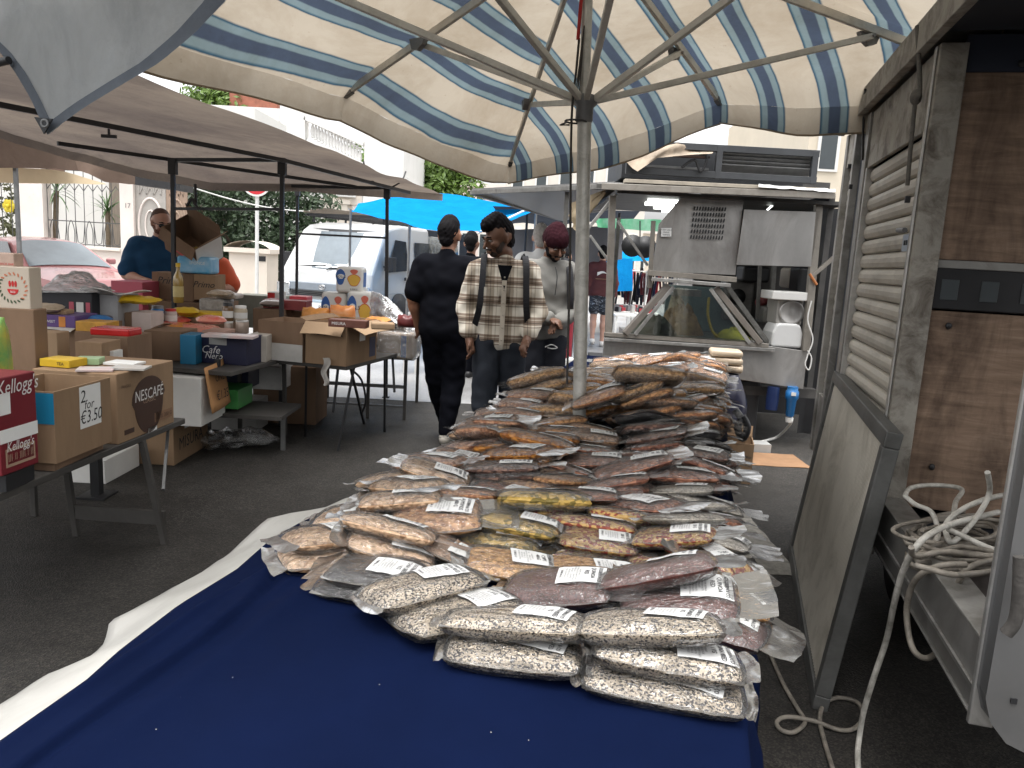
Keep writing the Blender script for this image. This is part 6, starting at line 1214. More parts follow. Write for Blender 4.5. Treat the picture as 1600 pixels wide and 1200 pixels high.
tpart('far_post', WORN, [(yf-.06, yf, -.01, .06, ZS0-.1, ZR-.055)]); tpart('middle_post', WORN, [(y1, y1+.09, -.012, .05, ZS0-.05, ZR-.055), (y2-.07, y2-.02, -.006, .05, ZS0-.05, ZR-.055)]); tpart('door_gap', DARKIN, [(y1+.091, y2-.071, .03, .05, ZS0-.05, ZR-.055)])
fz = tly(1400, 195)[1]
tpart('fascia', PAINTW, [(yp+.036, y1-.001, .0, .02, 2.02, ZR-.055)]); tpart('fascia', PAINTW, [(y2, yf-.061, .0, .02, 2.10, ZR-.055)])
tpart('wall_panel', WORN, [(yp+.036, y1-.001, .0, .02, ZS0-.1, .78)]); tpart('wall_panel', WORN, [(y2-.019, yf-.061, .0, .02, ZS0-.1, .80)])
tpart('shutter_rail', ALU, [(yp+.036, yp+.065, -.006, .03, .78, 2.02)]); tpart('shutter_rail', ALU, [(y1-.03, y1-.001, -.006, .03, .78, 2.02)])
def shutter(ya, yb, z0, z1, n, x=.035, fl=1.0):
    proto = None; h = (z1-z0)/n; base = tr
    for k in range(n):
        if proto is None:
            q = MB(); prof = [(fl*a, h*b) for a, b in ((0.0, -.49), (-.012, -.40), (-.019, -.15), (-.019, .12), (-.012, .36), (0.0, .47), (.006, .49), (.006, -.49))]; L = yb-ya; N_ = len(prof)
            vs = [(px+0, -L/2, pz) for px, pz in prof]+[(px, L/2, pz) for px, pz in prof]; q.add(vs, [(i, (i+1) % N_, N_+(i+1) % N_, N_+i) for i in range(N_)]+[tuple(range(N_-1, -1, -1)), tuple(range(N_, 2*N_))], 0, False)
            o = proto = q.build('slat', SLATM, tr, local=True)
        else: o = proto.copy(); COL.objects.link(o)
        o.location = (x+random.uniform(-.0015, .0015), (ya+yb)/2, z0+h*(k+.5)); o.rotation_euler = (R(random.uniform(-.25, .25)), 0, 0)
shutter(yp+.062, y1-.028, .78, 2.02, 18); shutter(y2+.002, yf-.062, .80, 2.10, 24, .03, .4)
q = MB(); tbox(q, yp+.04, y1-.002, .045, .06, .7, 2.03); tbox(q, y2, yf-.06, .045, .06, .7, 2.12); q.build('shutter_backing', DARKIN, tr)
# latch plate, holes, hooks, strap ropes
a = tly(1411, 378); lp = tpart('latch_plate', M('blue_grey_plate', (.36, .40, .46), .4, .6), [(a[0]-.05, a[0]+.05, .008, .014, a[1]-.035, a[1]+.03)], bevel=.002); tpart('latch_hole', BLACK, [(a[0]-.03+.03*k, a[0]-.018+.03*k, .004, .0078, a[1]-.012, a[1]+.006) for k in range(2)], lp, 0)
q = MB(); q.tube([TL_(a[0]-.06, -.012, a[1]+.04), TL_(a[0]+.05, -.012, a[1]+.045)], .010, 8); q.build('latch_bolt', GREYMET, tr)
q = MB(); q.tube(smooth_path([TL_(*tly(1462, 40)[:1], -.06, tly(1462, 40)[1]), TL_(tly(1452, 140)[0], -.03, tly(1452, 140)[1]), TL_(tly(1447, 160)[0], -.035, tly(1447, 160)[1]), TL_(tly(1440, 200)[0], -.03, tly(1440, 200)[1]), TL_(tly(1427, 290)[0], -.02, tly(1427, 290)[1])], 6), .008, 6); q.ell(TL_(tly(1448, 152)[0], -.035, tly(1448, 152)[1]), (.022, .022, .028), 8, 6); q.build('strap_rope', M('grey_rope', (.17, .16, .145), .9, 0, .3, 60, .3, 200), tr)
q = MB(); q.tube(smooth_path([TL_(tly(1374, 140)[0], -.062, tly(1374, 140)[1]), TL_(tly(1360, 168)[0], -.03, tly(1360, 168)[1]), TL_(tly(1353, 250)[0], -.016, tly(1353, 250)[1])], 6), .006, 6); q.build('thin_strap', BLACKP, tr)
for (px, py) in ((1428, 312), (1334, 260), (1336, 292)): b = tly(px, py); tpart('hook_stud', BLACK, [(b[0]-.008, b[0]+.008, -.03, -.0125, b[1]-.012, b[1]+.012)], None, .002)
# bulkhead of the open bay: plywood, black vent strip, navy top
zb = lambda py: P(1530, py, 2.86).z
tpart('plywood_panel', PLY, [(yp-.02, yp+.0, .0751, D_, ZS1-.03, zb(487))]); tpart('plywood_panel', PLY, [(yp-.02, yp+.0, .0751, D_, zb(410), zb(128))])
tpart('navy_panel', M('navy_top_panel', (.018, .024, .045), .6, 0, .3, 4), [(yp-.022, yp+.0, .0751, D_, zb(128)+.001, ZR-.021)])
tpart('panel_trim', WORN, [(yp-.034, yp-.0, .0751, D_, zb(410)-.03, zb(410)-.001)])
z0, z1 = zb(485), zb(420); vt = tpart('vent_strip', BLACKP, [(yp-.030, yp-.002, .0752, D_, z0+.002, z1-.006)], bevel=.004)
for k in range(9): tpart('vent_slot', M('vent_slot_grey', (.05, .06, .065), .5), [(yp-.0335, yp-.0302, .10+k*.125, .155+k*.125, z0+.035, z1-.045)], vt, .002)
for k, (px, py) in enumerate(((1465, 505), (1440, 715), (1568, 118))): q = MB(); q.ell(TL_(yp-.026, *( [(P(px, py, 2.86)-TL_(0)).dot(TI)]), P(px, py, 2.86).z), (.012, .008, .012), 8, 6); q.build('screw_cap', BLACK, tr)
# bay floor, sill beam, near end panel
tpart('bay_floor', M('dirty_bay_floor', (.055, .045, .04), .85, 0, .4, 5, .3, 30), [(0.0, yp-.06, .035, 1.0, ZS1-.10, ZS1-.08)])
tpart('sill_beam', M('brushed_sill', (.30, .29, .275), .45, .5, .2, 3, .06, 30, dirt=(.12, .11, .10), dscale=4, damt=.5), [(0.0, yp-.056, -.012, .03, ZS0-.02, ZS1)]); tpart('sill_lip', ALU, [(0.0, yp-.056, -.020, -.0125, ZS0+.035, ZS0+.046), (0, yp-.056, -.018, .0305, ZS0-.026, ZS0-.0205)], None, .001); tpart('sill_top', WORN, [(0.0, yp-.056, -.014, .075, ZS1+.0005, ZS1+.008)], None, .002)
NP = M('curved_end_panel', (.20, .20, .20), .42, .6, .15, 3, .05, 30, dirt=(.2, .19, .18), dscale=4, damt=.4)
q = MB(); prof = [(.9, ZS0-.045), (.45, ZS0-.065), (.25, ZS0-.06), (.12, ZS0-.045), (.05, ZS0-.02), (.015, ZS0+.02), (.0, ZS0+.07)]+[(0-.0, ZS1+.2), (.0, 1.6), (.0, 2.2), (.9, 2.2)]
vs = [TL_(-.02, x-.02, z) for x, z in prof]+[TL_(-.08, x-.02, z) for x, z in prof]; n_ = len(prof); q.add(vs, [tuple(range(n_)), tuple(range(2*n_-1, n_-1, -1))]+[(i, (i+1) % n_, n_+(i+1) % n_, n_+i) for i in range(n_)]); q.build('end_panel', NP, tr, bevel=.006)
tpart('end_trim', ALU, [(-.019, -.001, -.03, .022, ZS0-.03, 2.2)], None, .004)
q = MB(); q.tube(smooth_path([P(1594, 870, 1.49), P(1592, 930, 1.485), P(1586, 970, 1.485), P(1572, 990, 1.49)], 6), [.013]*19, 8); q.build('dark_strap', M('frayed_strap', (.06, .055, .05), .95, 0, .4, 40, .6, 90), tr)
tpart('end_rivet', BLACK, [(-.084, -.081, .02, .032, .62, .632)], None, 0)
# chassis, wheel, jack in the dark below
tpart('chassis_beam', BLACKP, [(-.2, yf, .25, .33, ZS0-.22, ZS0-.12), (-.2, yf, 1.2, 1.28, ZS0-.22, ZS0-.12)]); tpart('under_tank', DARKIN, [(yp+.1, yf-.3, .4, 1.3, .12, .42)])
q = MB(); c = TL_(1.9, .35, .30); rotm = yawm(TRYAW); q.lathe([(.16, -.09), (.28, -.09), (.30, -.06), (.30, .06), (.28, .09), (.16, .09)], c, 26, 0, 'X', True, rotm); wh = q.build('wheel', BLACK, tr); q = MB(); q.lathe([(.15, -.07), (.05, -.075), (0, -.075)], c, 20, 0, 'X', True, rotm); q.build('rim', GREYMET, wh)
# leaning framed board
lb = thing('leaning_board', 'framed corrugated pale panel leaning against the trailer side', 'panel', (1.3, 3.1, 0))
b0, b1 = G(1268, 1108, 0), G(1231, 862, 0); t0 = P(1376, 662, 2.56); bd_ = (b1-b0); Lb = bd_.length; bu = bd_.normalized(); lean = Vector((bu.y, -bu.x, 0)); t1 = P(1290, 590, 3.98)
upv = ((t0-b0)-bu*((t0-b0).dot(bu))); Hb = upv.length; upv.normalize(); nb = bu.cross(upv).normalized()    # pointing?
if nb.x > 0: nb = -nb
FRM = M('dark_alu_frame', (.13, .13, .125), .5, .4, .3, 5, .1, 40, dirt=(.04, .04, .035), dscale=6, damt=.5)
def bp(a, b, c=0): return b0+bu*a+upv*b-nb*c
def bbox(q, a0, a1, b0_, b1_, c0, c1):
    vs = [bp(a, b, c) for a in (a0, a1) for b in (b0_, b1_) for c in (c0, c1)]; q.add(vs, [(0,1,3,2),(4,6,7,5),(0,4,5,1),(2,3,7,6),(0,2,6,4),(1,5,7,3)])
q = MB(); W_ = .055
for (a0, a1, c0, c1) in ((0, Lb, 0, W_), (0, Lb, Hb-W_, Hb), (0, W_, W_, Hb-W_), (Lb-W_, Lb, W_, Hb-W_)): bbox(q, a0, a1, c0, c1, .0, .052)
q.build('frame', FRM, lb, bevel=.004)
q = MB(); nC = 64; 
for k in range(nC):
    a0 = W_+(Lb-2*W_)*k/nC; a1 = W_+(Lb-2*W_)*(k+1)/nC; am = (a0+a1)/2
    vs = []
    for a, c in ((a0, .016), (am-.004, .0115), (am+.004, .0115), (a1, .016)): vs += [bp(a, W_, c), bp(a, Hb-W_, c)]
    q.add(vs, [(0, 1, 3, 2), (2, 3, 5, 4), (4, 5, 7, 6)])
q.build('corrugated_sheet', M('cream_corrugated', (.52, .485, .42), .6, .1, .1, 2, .1, 30, dirt=(.2, .17, .13), dscale=3, damt=.6), lb)
q = MB(); bbox(q, W_, Lb-W_, W_, Hb-W_, .025, .04); q.build('back_sheet', FRM, lb)
# ------------------------------------------------------------------ cables
CABW = M('dirty_white_cable', (.56, .54, .49), .5, 0, .25, 12, .1, 80, dirt=(.16, .14, .11), dscale=18, damt=.75); CABG = M('grimy_cable', (.27, .24, .20), .6, 0, .35, 14, .15, 80, dirt=(.07, .06, .05), dscale=20, damt=.8)
def bayp(px, py, z): return G(px, py, z)
cA = thing('cable_coil', 'tangled dirty white mains cable heaped in the open trailer bay', 'cable', G(1500, 830, ZS1)); zt = ZS1-.06
def path_z(pts): return smooth_path([G(px, py, z) for px, py, z in pts], 9)
q = MB(); q.tube(path_z([(1543, 738, .95), (1546, 770, .88), (1528, 805, .82), (1500, 838, .77), (1484, 846, .76), (1478, 820, .79), (1500, 798, .82), (1540, 780, .85), (1590, 770, .85)]), .0082, 8); q.tube(path_z([(1480, 826, .80), (1510, 840, .79), (1545, 856, .78), (1590, 870, .78)]), .008, 8); q.tube(path_z([(1414, 775, .80), (1424, 762, .81), (1460, 758, .81), (1502, 764, .81), (1493, 785, .80), (1490, 810, .79)]), .0078, 8); q.tube(path_z([(1414, 775, .80), (1430, 788, .79), (1455, 800, .78), (1466, 830, .75), (1460, 850, .74)]), .0078, 8); q.build('white_loop', CABW, cA)
q = MB(); rnd = random.Random(8)
for k in range(16):
    cx, cy_ = rnd.uniform(1470, 1520), rnd.uniform(825, 880); rx, ry = rnd.uniform(45, 95), rnd.uniform(14, 30); z = ZS1-.05+.008*k; ph = rnd.uniform(0, 6)
    q.tube(smooth_path([G(cx+rx*math.cos(a+ph), cy_+ry*math.sin(a+ph)+rnd.uniform(-4, 4), z+rnd.uniform(-.01, .012)) for a in np.linspace(0, 5.6, 11)], 5), rnd.uniform(.006, .0085), 7)
q.build('grimy_loop', CABG, cA)
q = MB(); q.tube(path_z([(1424, 855, .80), (1430, 868, .77), (1480, 862, .78), (1530, 868, .78), (1590, 868, .78)]), .008, 8); q.tube(path_z([(1590, 872, .77), (1530, 880, .77), (1500, 905, .72), (1488, 960, .58), (1474, 1005, .50), (1450, 1028, .48), (1427, 1015, .50), (1417, 970, .56), (1420, 930, .64), (1436, 900, .72), (1470, 884, .77), (1510, 882, .78)]), .0082, 8); q.build('hanging_loop', CABG, cA)
cB = thing('mains_cable', 'dirty white cable running from the bay down to the asphalt', 'cable', G(1340, 1190, 0))
q = MB(); q.tube(path_z([(1560, 800, .80), (1500, 815, .81), (1465, 828, .81), (1435, 850, .79), (1412, 890, .70), (1398, 940, .58), (1385, 1000, .42), (1365, 1060, .28), (1350, 1110, .15), (1343, 1150, .05), (1340, 1185, .014), (1344, 1230, .012), (1350, 1290, .012)]), .0088, 9); q.build('cable', CABW, cB)
cC_ = thing('floor_cable', 'thin grimy cable looping over the asphalt beside the leaning board', 'cable', G(1250, 1120, 0))
q = MB(); q.tube(path_z([(1150, 905, .2), (1166, 932, .03), (1180, 960, .010), (1195, 1000, .010), (1220, 1060, .010), (1245, 1105, .010), (1258, 1128, .011), (1240, 1144, .011), (1220, 1140, .012), (1214, 1128, .012), (1230, 1120, .02), (1270, 1126, .02), (1310, 1140, .012), (1335, 1138, .012), (1348, 1120, .012), (1340, 1098, .012), (1310, 1090, .012), (1288, 1100, .012), (1281, 1125, .012), (1290, 1165, .012), (1310, 1230, .012)]), .0075, 8); q.build('cable', CABG, cC_)
# ------------------------------------------------------------------ food truck at the end of the table
FY = 6.55
ft = thing('food_truck', 'grey steel food truck with glass display counter and louvred roof box', 'food truck', P(1115, 600, FY+.8)*1.0)
ft.location.z = 0
def F(px, py, Y=FY): return P(px, py, Y)
def fpoly(nm, mt, pts, Y=FY, th=.02, parent=None, bevel=.003):
    q = MB(); q.sheet([F(*p[:2], p[2] if len(p) > 2 else Y) for p in pts][::-1], -th if False else th)
    o = q.build(nm, mt, parent or ft, bevel=bevel); return o
def fbeam(nm, mt, a, b, w, h, Ya=FY, Yb=None, parent=None):
    q = MB(); q.beam(F(*a, Ya), F(*b, Yb or Ya), w, h); return q.build(nm, mt, parent or ft, bevel=.003)
GRIM = M('grimy_grey_metal', (.24, .235, .22), .5, .5, .3, 4, .15, 30, dirt=(.06, .055, .05), dscale=4, damt=.7); SCREAM = M('cream_frame_metal', (.30, .275, .24), .5, .3, .2, 5, .1, 40, dirt=(.14, .12, .1), dscale=6, damt=.5)
TIN = M('truck_inside', (.10, .095, .09), .55, .3, .4, 3, .1, 20, dirt=(.03, .03, .03), dscale=4, damt=.6)
x0, x1 = F(950, 540).x, F(1292, 540).x
zc = F(1110, 540).z; zsk = F(1100, 602).z; zs = F(1120, 292).z
q = MB(); q.span((F(1078, 500, FY+1.9).x, FY+1.9, .5), (x1+.6, FY+1.95, zs+.3)); q.span((x1-.05, FY+.2, .5), (x1, FY+1.9, zs)); q.span((x0+.02, FY+.1, .42), (x1, FY+1.95, .5)); q.build('body_shell', TIN, ft)
q = MB(); q.grid(lambda u, v: Vector((F(1266, 500, FY+.35).x+.65*u, FY+.35+.03*math.sin(u*20), lerp(.05, F(1291, 325, FY+.35).z, v))), 10, 3); q.build('black_side_curtain', BLACK, ft); q = MB(); q.span((x0+.1, FY+1.5, 0.01), (x1+.6, FY+1.53, .5)); q.build('under_shade_panel', BLACK, ft)  # added black sheets, standing in for shade in the trailer gap and underneath
fpoly('skirt_panel', STEEL, [(942, 556), (1100, 562), (1098, 604), (938, 598)], th=-.02); fpoly('skirt_panel', STEEL, [(1101, 527), (1262, 549), (1255, 608), (1096, 584)], FY-.012, th=-.02); fpoly('skirt_panel', STEEL, [(944, 525), (1099, 530), (1099, 561), (942, 555.5)], th=-.02)
fbeam('counter_edge', SCREAM, (944, 522), (1200, 540), .05, .035, FY-.03); fbeam('counter_edge', ALU, (944, 530), (1210, 547), .03, .03, FY-.04)
# shelf / eave
fpoly('roof_shelf', GRIM, [(932, 286, FY-.25), (1306, 303, FY-.15), (1296, 296, FY+1.6), (990, 284, FY+1.8)], th=.035); fbeam('shelf_edge', SCREAM, (940, 291), (1304, 306), .03, .05, FY-.27)
fbeam('shelf_board', M('dirty_board', (.42, .37, .30), .8, 0, .3, 6, .2, 40), (975, 283), (1290, 298), .10, .03, FY-.1); 
q = MB(); q.grid(lambda u, v: F(lerp(1185, 1305, u), lerp(292, 300, u), FY-.3+.3*v)+Vector((0, 0, .02*math.sin(math.pi*v)+.012*mnoise.noise(Vector((u*8, v*4, 2))))), 14, 5); q.build('plastic_scrap', M('white_plastic_scrap', (.66, .66, .64), .35, 0, .1, 6, .2, 12), ft)
# roof box with louvres
Z0, Z1 = F(1200, 284, FY+.2).z, F(1200, 244, FY+.2).z+.06; xa, xb, xm = F(978, 270, FY+.2).x, F(1276, 270, FY+.2).x, F(1121, 270, FY+.2).x
q = MB(); q.span((xa, FY+.5, Z0), (xb, FY+1.6, Z1)); q.build('roof_box', M('dark_box_inside', (.03, .032, .036), .6, .2, .3, 4), ft)
fr_ = [((xa, Z0+.03), (xb, Z0+.03)), ((xa, Z1-.02), (xb, Z1-.02)), ((xm, Z0), (xm, Z1)), ((xb-.03, Z0), (xb-.03, Z1)), ((xa+.02, Z0), (xa+.02, Z1))]
q = MB()
for (a, za), (b, zb_) in fr_: q.beam((a, FY+.2, za), (b, FY+.2, zb_), .05, .055)
q.build('louvre_frame', M('blue_grey_frame', (.05, .053, .058), .55, .2, .3, 5), ft, bevel=.003)
for k in range(4):
    z = lerp(Z0+.10, Z1-.06, k/3.3); q = MB(); q.box(((xm+xb)/2, FY+.26, z), (xb-xm-.07, .09, .012), Matrix.Rotation(R(-38), 3, 'X')); q.build('louvre', GREYMET, ft)
for k in range(2): q = MB(); q.box(((xa+xm)/2, FY+.34, lerp(Z0+.09, Z1-.08, k)), (xm-xa-.1, .05, .02)); q.build('inner_rail', BROWNI if k else GREYMET, ft)
q = MB(); q.tube(smooth_path([F(1065, 262, FY+.15), F(1085, 250, FY+.14), F(1095, 268, FY+.14), F(1105, 246, FY+.13), F(1092, 240, FY+.12)], 6), .012, 6); q.build('tangled_wire', BLACK, ft)
dc = thing('dirty_canvas', 'stained beige canvas corner draped over the truck roof box', 'canvas', F(1010, 245, FY+.1)); q = MB(); q.grid(lambda u, v: pl([F(972, 228, FY+.3), F(1000, 222, FY+.2), F(1060, 222, FY+.2), F(1115, 236, FY+.3)], u).lerp(pl([F(975, 250, FY+.1), F(996, 268, FY+.0), F(1028, 246, FY+.05), F(1112, 240, FY+.1)], u), v)+Vector((0, .03*math.sin(u*14+v*5), 0)), 18, 8); q.build('canvas', M('stained_canvas', (.36, .29, .22), .9, 0, .35, 5, .3, 30, dirt=(.1, .08, .06), dscale=6, damt=.7), dc)
# posts, braces
for (a, b, w_) in (((957, 306), (950, 530), .055), ((1279, 318), (1258, 548), .06)): fbeam('corner_post', SCREAM, a, b, w_, w_)
fbeam('brace', ALU, (915, 362), (972, 292), .028, .028, FY+.1); fbeam('brace', ALU, (965, 345), (1012, 415), .022, .022, FY+.15); fbeam('brace', ALU, (922, 368), (954, 412), .022, .022, FY+.1); fbeam('brace', SCREAM, (1268, 432), (1308, 398), .04, .03, FY-.02)
fbeam('inner_post', SCREAM, (1021, 345), (1015, 450), .035, .035, FY+.03)
# steel fronts
pan = [(1065, 308), (1162, 312), (1149, 430), (1018, 424), (1030, 350)]
pl_ = fpoly('steel_front', STEEL, pan, FY+.02, th=-.018)
q = MB()
for r_ in range(6):
    for c_ in range(12):
        u, v = c_/11, r_/5; px, py = lerp(lerp(1085, 1079.5, v), lerp(1133, 1128, v), u), lerp(325.5, 370, v)+u*1.6; o = F(px, py, FY-.0005)
        q.prism([(-.007, -.015), (-.001, -.018), (.006, -.010), (.0085, .013), (.003, .018), (-.004, .012)], o+Vector((0, .0, 0)), (1, 0, 0), (0, 0, 1), .0012)
q.build('vent_slots', BLACK, pl_)
fpoly('steel_front', STEEL, [(1163, 327), (1282, 331), (1268, 417), (1151, 414)], FY-.03, th=-.015)
fbeam('front_rail', SCREAM, (1012, 426), (1150, 437), .05, .045, FY-.02); fbeam('front_rail', ALU, (1018, 436), (1141, 446), .045, .03, FY-.03)
nt_ = MB(); o = F(1041, 363, FY-.01); nt_.box(o, (.085, .006, .07), Matrix.Rotation(R(-4), 3, 'Y')); pn = nt_.build('paper_notice', PAPER, ft); q = MB()
for k, tx in enumerate(('CASH ONLY', 'PLEASE', 'THANKS')): q.text(tx, o+Vector((0, -.0045, .02-.02*k)), (1, 0, 0), (0, 0, 1), .016)
q.build('lettering', INK, pn)
# glass display: slanted posts, glass, food
TLp, TRp, BLp, BRp = (1044, 446), (1118, 449), (976, 522), (1188, 536)
for a, b in ((TLp, BLp), (TRp, BRp)):
    q = MB(); q.beam(F(*a, FY+.02), F(*b, FY-.05), .055, .05); q.build('display_post', M('brown_grey_post', (.22, .195, .17), .5, .3, .2, 5), ft, bevel=.004); q = MB(); s = 8 if a is TLp else -8; q.beam(F(a[0]+s, a[1]+2, FY+.0), F(b[0]+s*2, b[1]+1, FY-.07), .018, .03); q.build('post_trim', ALU, ft, bevel=.002)
q = MB(); q.beam(F(1135, 446, FY+.15), F(1200, 536, FY+.1), .05, .04); q.build('display_post', GRIM, ft)
q = MB(); q.sheet([F(1056, 449, FY-.0), F(1112, 451, FY-.0), F(1174, 533, FY-.06), F(996, 522, FY-.06)], .005); q.build('display_glass', glass('display_glass', (.85, .9, .88), .2), ft)
zt_ = F(1090, 522, FY+.2).z-.02
q = MB(); q.span((F(985, 525).x, FY+.02, zt_-.05), (F(1195, 525).x, FY+.75, zt_)); q.build('display_floor', STEEL, ft); q = MB(); q.span((F(1066, 500).x, FY+.8, zt_), (F(1190, 500).x, FY+.84, zt_+.42)); q.build('display_back', M('teal_tiles', (.24, .34, .34), .3, 0, .25, 6), ft)
def heap(nm, mt, px, py, Y, rx, ry, h, seed, lump=60):
    c = F(px, py, Y); q = MB()
    q.grid(lambda u, v: (lambda a, r: Vector((c.x+rx*r*math.cos(a), Y+ry*r*math.sin(a), zt_+.002+h*max(0, (1-r*r))*(1+.5*mnoise.noise(Vector((r*4, a*2, seed))))+.012*mnoise.noise(Vector((math.cos(a)*r*rx, math.sin(a)*r*ry, 0))*lump)*(1-r))))(v*2*math.pi, u), 12, 28); q.build(nm, mt, ft)
heap('salad_heap', M('dark_salad', (.05, .065, .03), .5, 0, .6, 20, .8, 40, col2=(.02, .02, .015)), 1020, 515, FY+.2, .22, .16, .15, 1); heap('bread_heap', M('crumbed_food', (.42, .27, .12), .7, 0, .4, 16, .8, 40, col2=(.2, .11, .05)), 1062, 512, FY+.35, .22, .16, .24, 2); heap('pale_food_heap', M('pale_food', (.5, .42, .28), .6, 0, .4, 16, .8, 40), 1055, 500, FY+.55, .14, .12, .32, 3); heap('yellow_food', M('yellow_food', (.42, .40, .03), .5, 0, .3, 9, .6, 30), 1145, 520, FY+.2, .16, .12, .08, 4)
q = MB(); q.tube(smooth_path([F(1108, 465, FY+.3), F(1106, 490, FY+.25), F(1112, 515, FY+.2), F(1122, 527, FY+.15)], 6), .012, 6); q.build('yellow_hose', M('yellow_hose', (.50, .36, .03), .5), ft); q = MB(); q.span((F(1070, 460).x, FY+.5, F(1070, 466).z), (F(1118, 460).x, FY+.7, F(1070, 455).z)); q.build('scale_bar', STEEL, ft)
# lamps
LAMP = emit('tube_light', (.95, 1.0, .93), 2.2)
for k, (px, Y) in enumerate(((1012, FY+.25), (1008, FY+.6), (1022, FY+1.0), (1035, FY+1.4))): q = MB(); a = F(px, 330, Y); q.span((a.x, Y, F(1120, 312).z-.03), (a.x+.26, Y+.05, F(1120, 312).z-.002)); q.build('strip_lamp', LAMP, ft)
q = MB(); q.beam(F(1199, 328, FY+.3), F(1209, 319, FY+.3), .02, .012); q.build('strip_lamp', LAMP, ft)
q = MB(); q.beam(F(1048, 312, FY+.3), F(1066, 326, FY+.25), .03, .03); q.build('lamp_arm', GREYMET, ft)
zcl = F(1120, 312).z; q = MB(); q.span((F(962, 300).x, FY-.1, zcl), (x1, FY+1.95, zcl+.03)); q.build('ceiling', TIN, ft)
# side flap and its frame reaching out on the aisle side
sf = thing('awning_flap', 'grey awning flap propped open beyond the parasol pole', 'awning', F(850, 310, FY+1)); 
q = MB(); q.sheet([P(737, 299, 8.6), P(960, 289, 6.9), P(962, 322, 8.6), P(880, 346, 10.0), P(870, 338, 10)], .03); q.build('panel', M('awning_underside', (.17, .165, .16), .35, .3, .3, 3, .08, 20), sf); 
for a, b in (((737, 301, 8.6), (960, 291, 6.88)), ((737, 301, 8.6), (875, 342, 10)), ((872, 340, 10), (962, 322, 8.6))): q = MB(); q.beam(P(*a), P(*b), .05, .045); q.build('edge_frame', GRIM, sf, bevel=.003)
for a in ((886, 300, 7.5), (967, 340, 8.6)): q = MB(); p = P(*a); q.beam((p.x, p.y, 0), p, .04, .04); q.build('prop', GRIM, sf)
q = MB(); q.grid(lambda u, v: pl([P(890, 318, 7.3), P(915, 308, 7.2), P(945, 296, 7.1)], u).lerp(pl([P(893, 355, 7.3), P(899, 362, 7.2), P(945, 302, 7.1)], u), v)+Vector((.02*math.sin(v*9), .03*math.sin(u*8), 0)), 10, 8); q.build('folded_canvas', CRM, sf)
# things on the counter
sm = thing('food_mixer', 'white kitchen machine with a round steel lid at the truck counter', 'machine', F(1232, 495, FY+.1)); c = F(1234, 488, FY+.08)
q = MB(); a, b = F(1212, 507, FY+.05), F(1257, 468, FY+.05); q.span((a.x, FY+.05, a.z), (b.x, FY+.35, b.z)); q.build('housing', M('machine_white', (.46, .44, .41), .45, .2, .15, 5), sm, bevel=.02, seg=3)
q = MB(); q.lathe([(.105, 0), (.11, .012), (.095, .022), (.085, .014), (.02, .018), (0, .018)], (c.x, FY+.049, c.z), 30, 0, 'Y'); q.build('round_lid', STEEL, sm); q = MB(); q.tube([Vector((c.x+.10*math.cos(t), FY+.04, c.z+.10*math.sin(t))) for t in np.linspace(0, 6.283, 30)[:-1]], .007, 6, closed=True); q.build('lid_ring', BLACK, sm)
q = MB(); a, b = F(1208, 468, FY-.05), F(1268, 458, FY-.05); q.span((a.x, FY-.02, a.z), (b.x, FY+.3, b.z)); q.build('top_plate', WHITE, sm, bevel=.008)
ck = thing('white_cooler', 'rounded white plastic box standing on the truck counter', 'cooler', F(1230, 540, FY+.0)); a, b = F(1205, 542, FY-.0), F(1257, 507, FY-.0); q = MB(); w_, h_ = b.x-a.x, b.z-a.z
q.prism([(0, 0), (w_, 0), (w_, h_*.6), (w_*.9, h_*.93), (w_*.75, h_), (w_*.25, h_), (w_*.1, h_*.93), (0, h_*.6)], (a.x, FY+.001, a.z), (1, 0, 0), (0, 0, 1), -.28); q.build('lid', M('white_plastic_lid', (.66, .66, .65), .4, 0, .06, 5), ck, bevel=.02, seg=3)
for nm, lab, px0, px1, py0, py1, Y, mt in (('steel_pan', 'grey steel cabinet door with a round hole inside the truck', 1130, 1180, 440, 500, FY+.7, GRIM), ('dark_fryer', 'dark grille behind the steel plates inside the truck', 1160, 1205, 418, 440, FY+.6, BLACK), ('grey_tub', 'grey tub beside the white kitchen machine', 1192, 1216, 480, 506, FY+.3, GRIM), ('dark_bag', 'hanging dark cloth and jar cluster at the truck post', 1244, 1268, 418, 470, FY+.3, BLACK), ('pale_bag', 'pale wrapped bread bags stacked in the truck corner', 1230, 1262, 420, 450, FY+.6, CREAM)):
    a, b = P(px0, py1, Y), P(px1, py0, Y); rt = thing(nm, lab, 'kitchenware', ((a.x+b.x)/2, Y, a.z)); q = MB(); q.span((a.x, Y, a.z), (b.x, Y+.25, b.z)); q.build('body', mt, rt, bevel=.025, seg=3)
    if nm == 'steel_pan': q = MB(); q.lathe([(.065, 0), (.075, .006), (0, .004)], ((a.x+b.x)/2-.02, Y-.001, lerp(a.z, b.z, .6)), 22, 0, 'Y'); q.build('round_hole', BLACK, rt)
q = MB(); q.ell(F(1195, 465, FY+.5), (.05, .05, .07), 10, 7); q.ell(F(1188, 472, FY+.5), (.05, .05, .05), 10, 7); o = q.build('red_sauce_bag', M('dull_red', (.22, .05, .05), .5)); tag(o, 'dull red bag beside the steel cabinet inside the truck', 'bag')
for a, b, w_ in (((1188, 405), (1183, 500), .03), ((1210, 405), (1205, 480), .04)): fbeam('inner_post', GRIM, a, b, w_, w_, FY+.45)
og = MB(); og.tube([F(1265, 428, FY-.04), F(1276, 445, FY-.05)], .012, 8); tag(og.build('orange_tool', M('orange_plastic', (.45, .16, .05), .5)), 'small orange tool handle stuck on the truck corner post', 'tool')
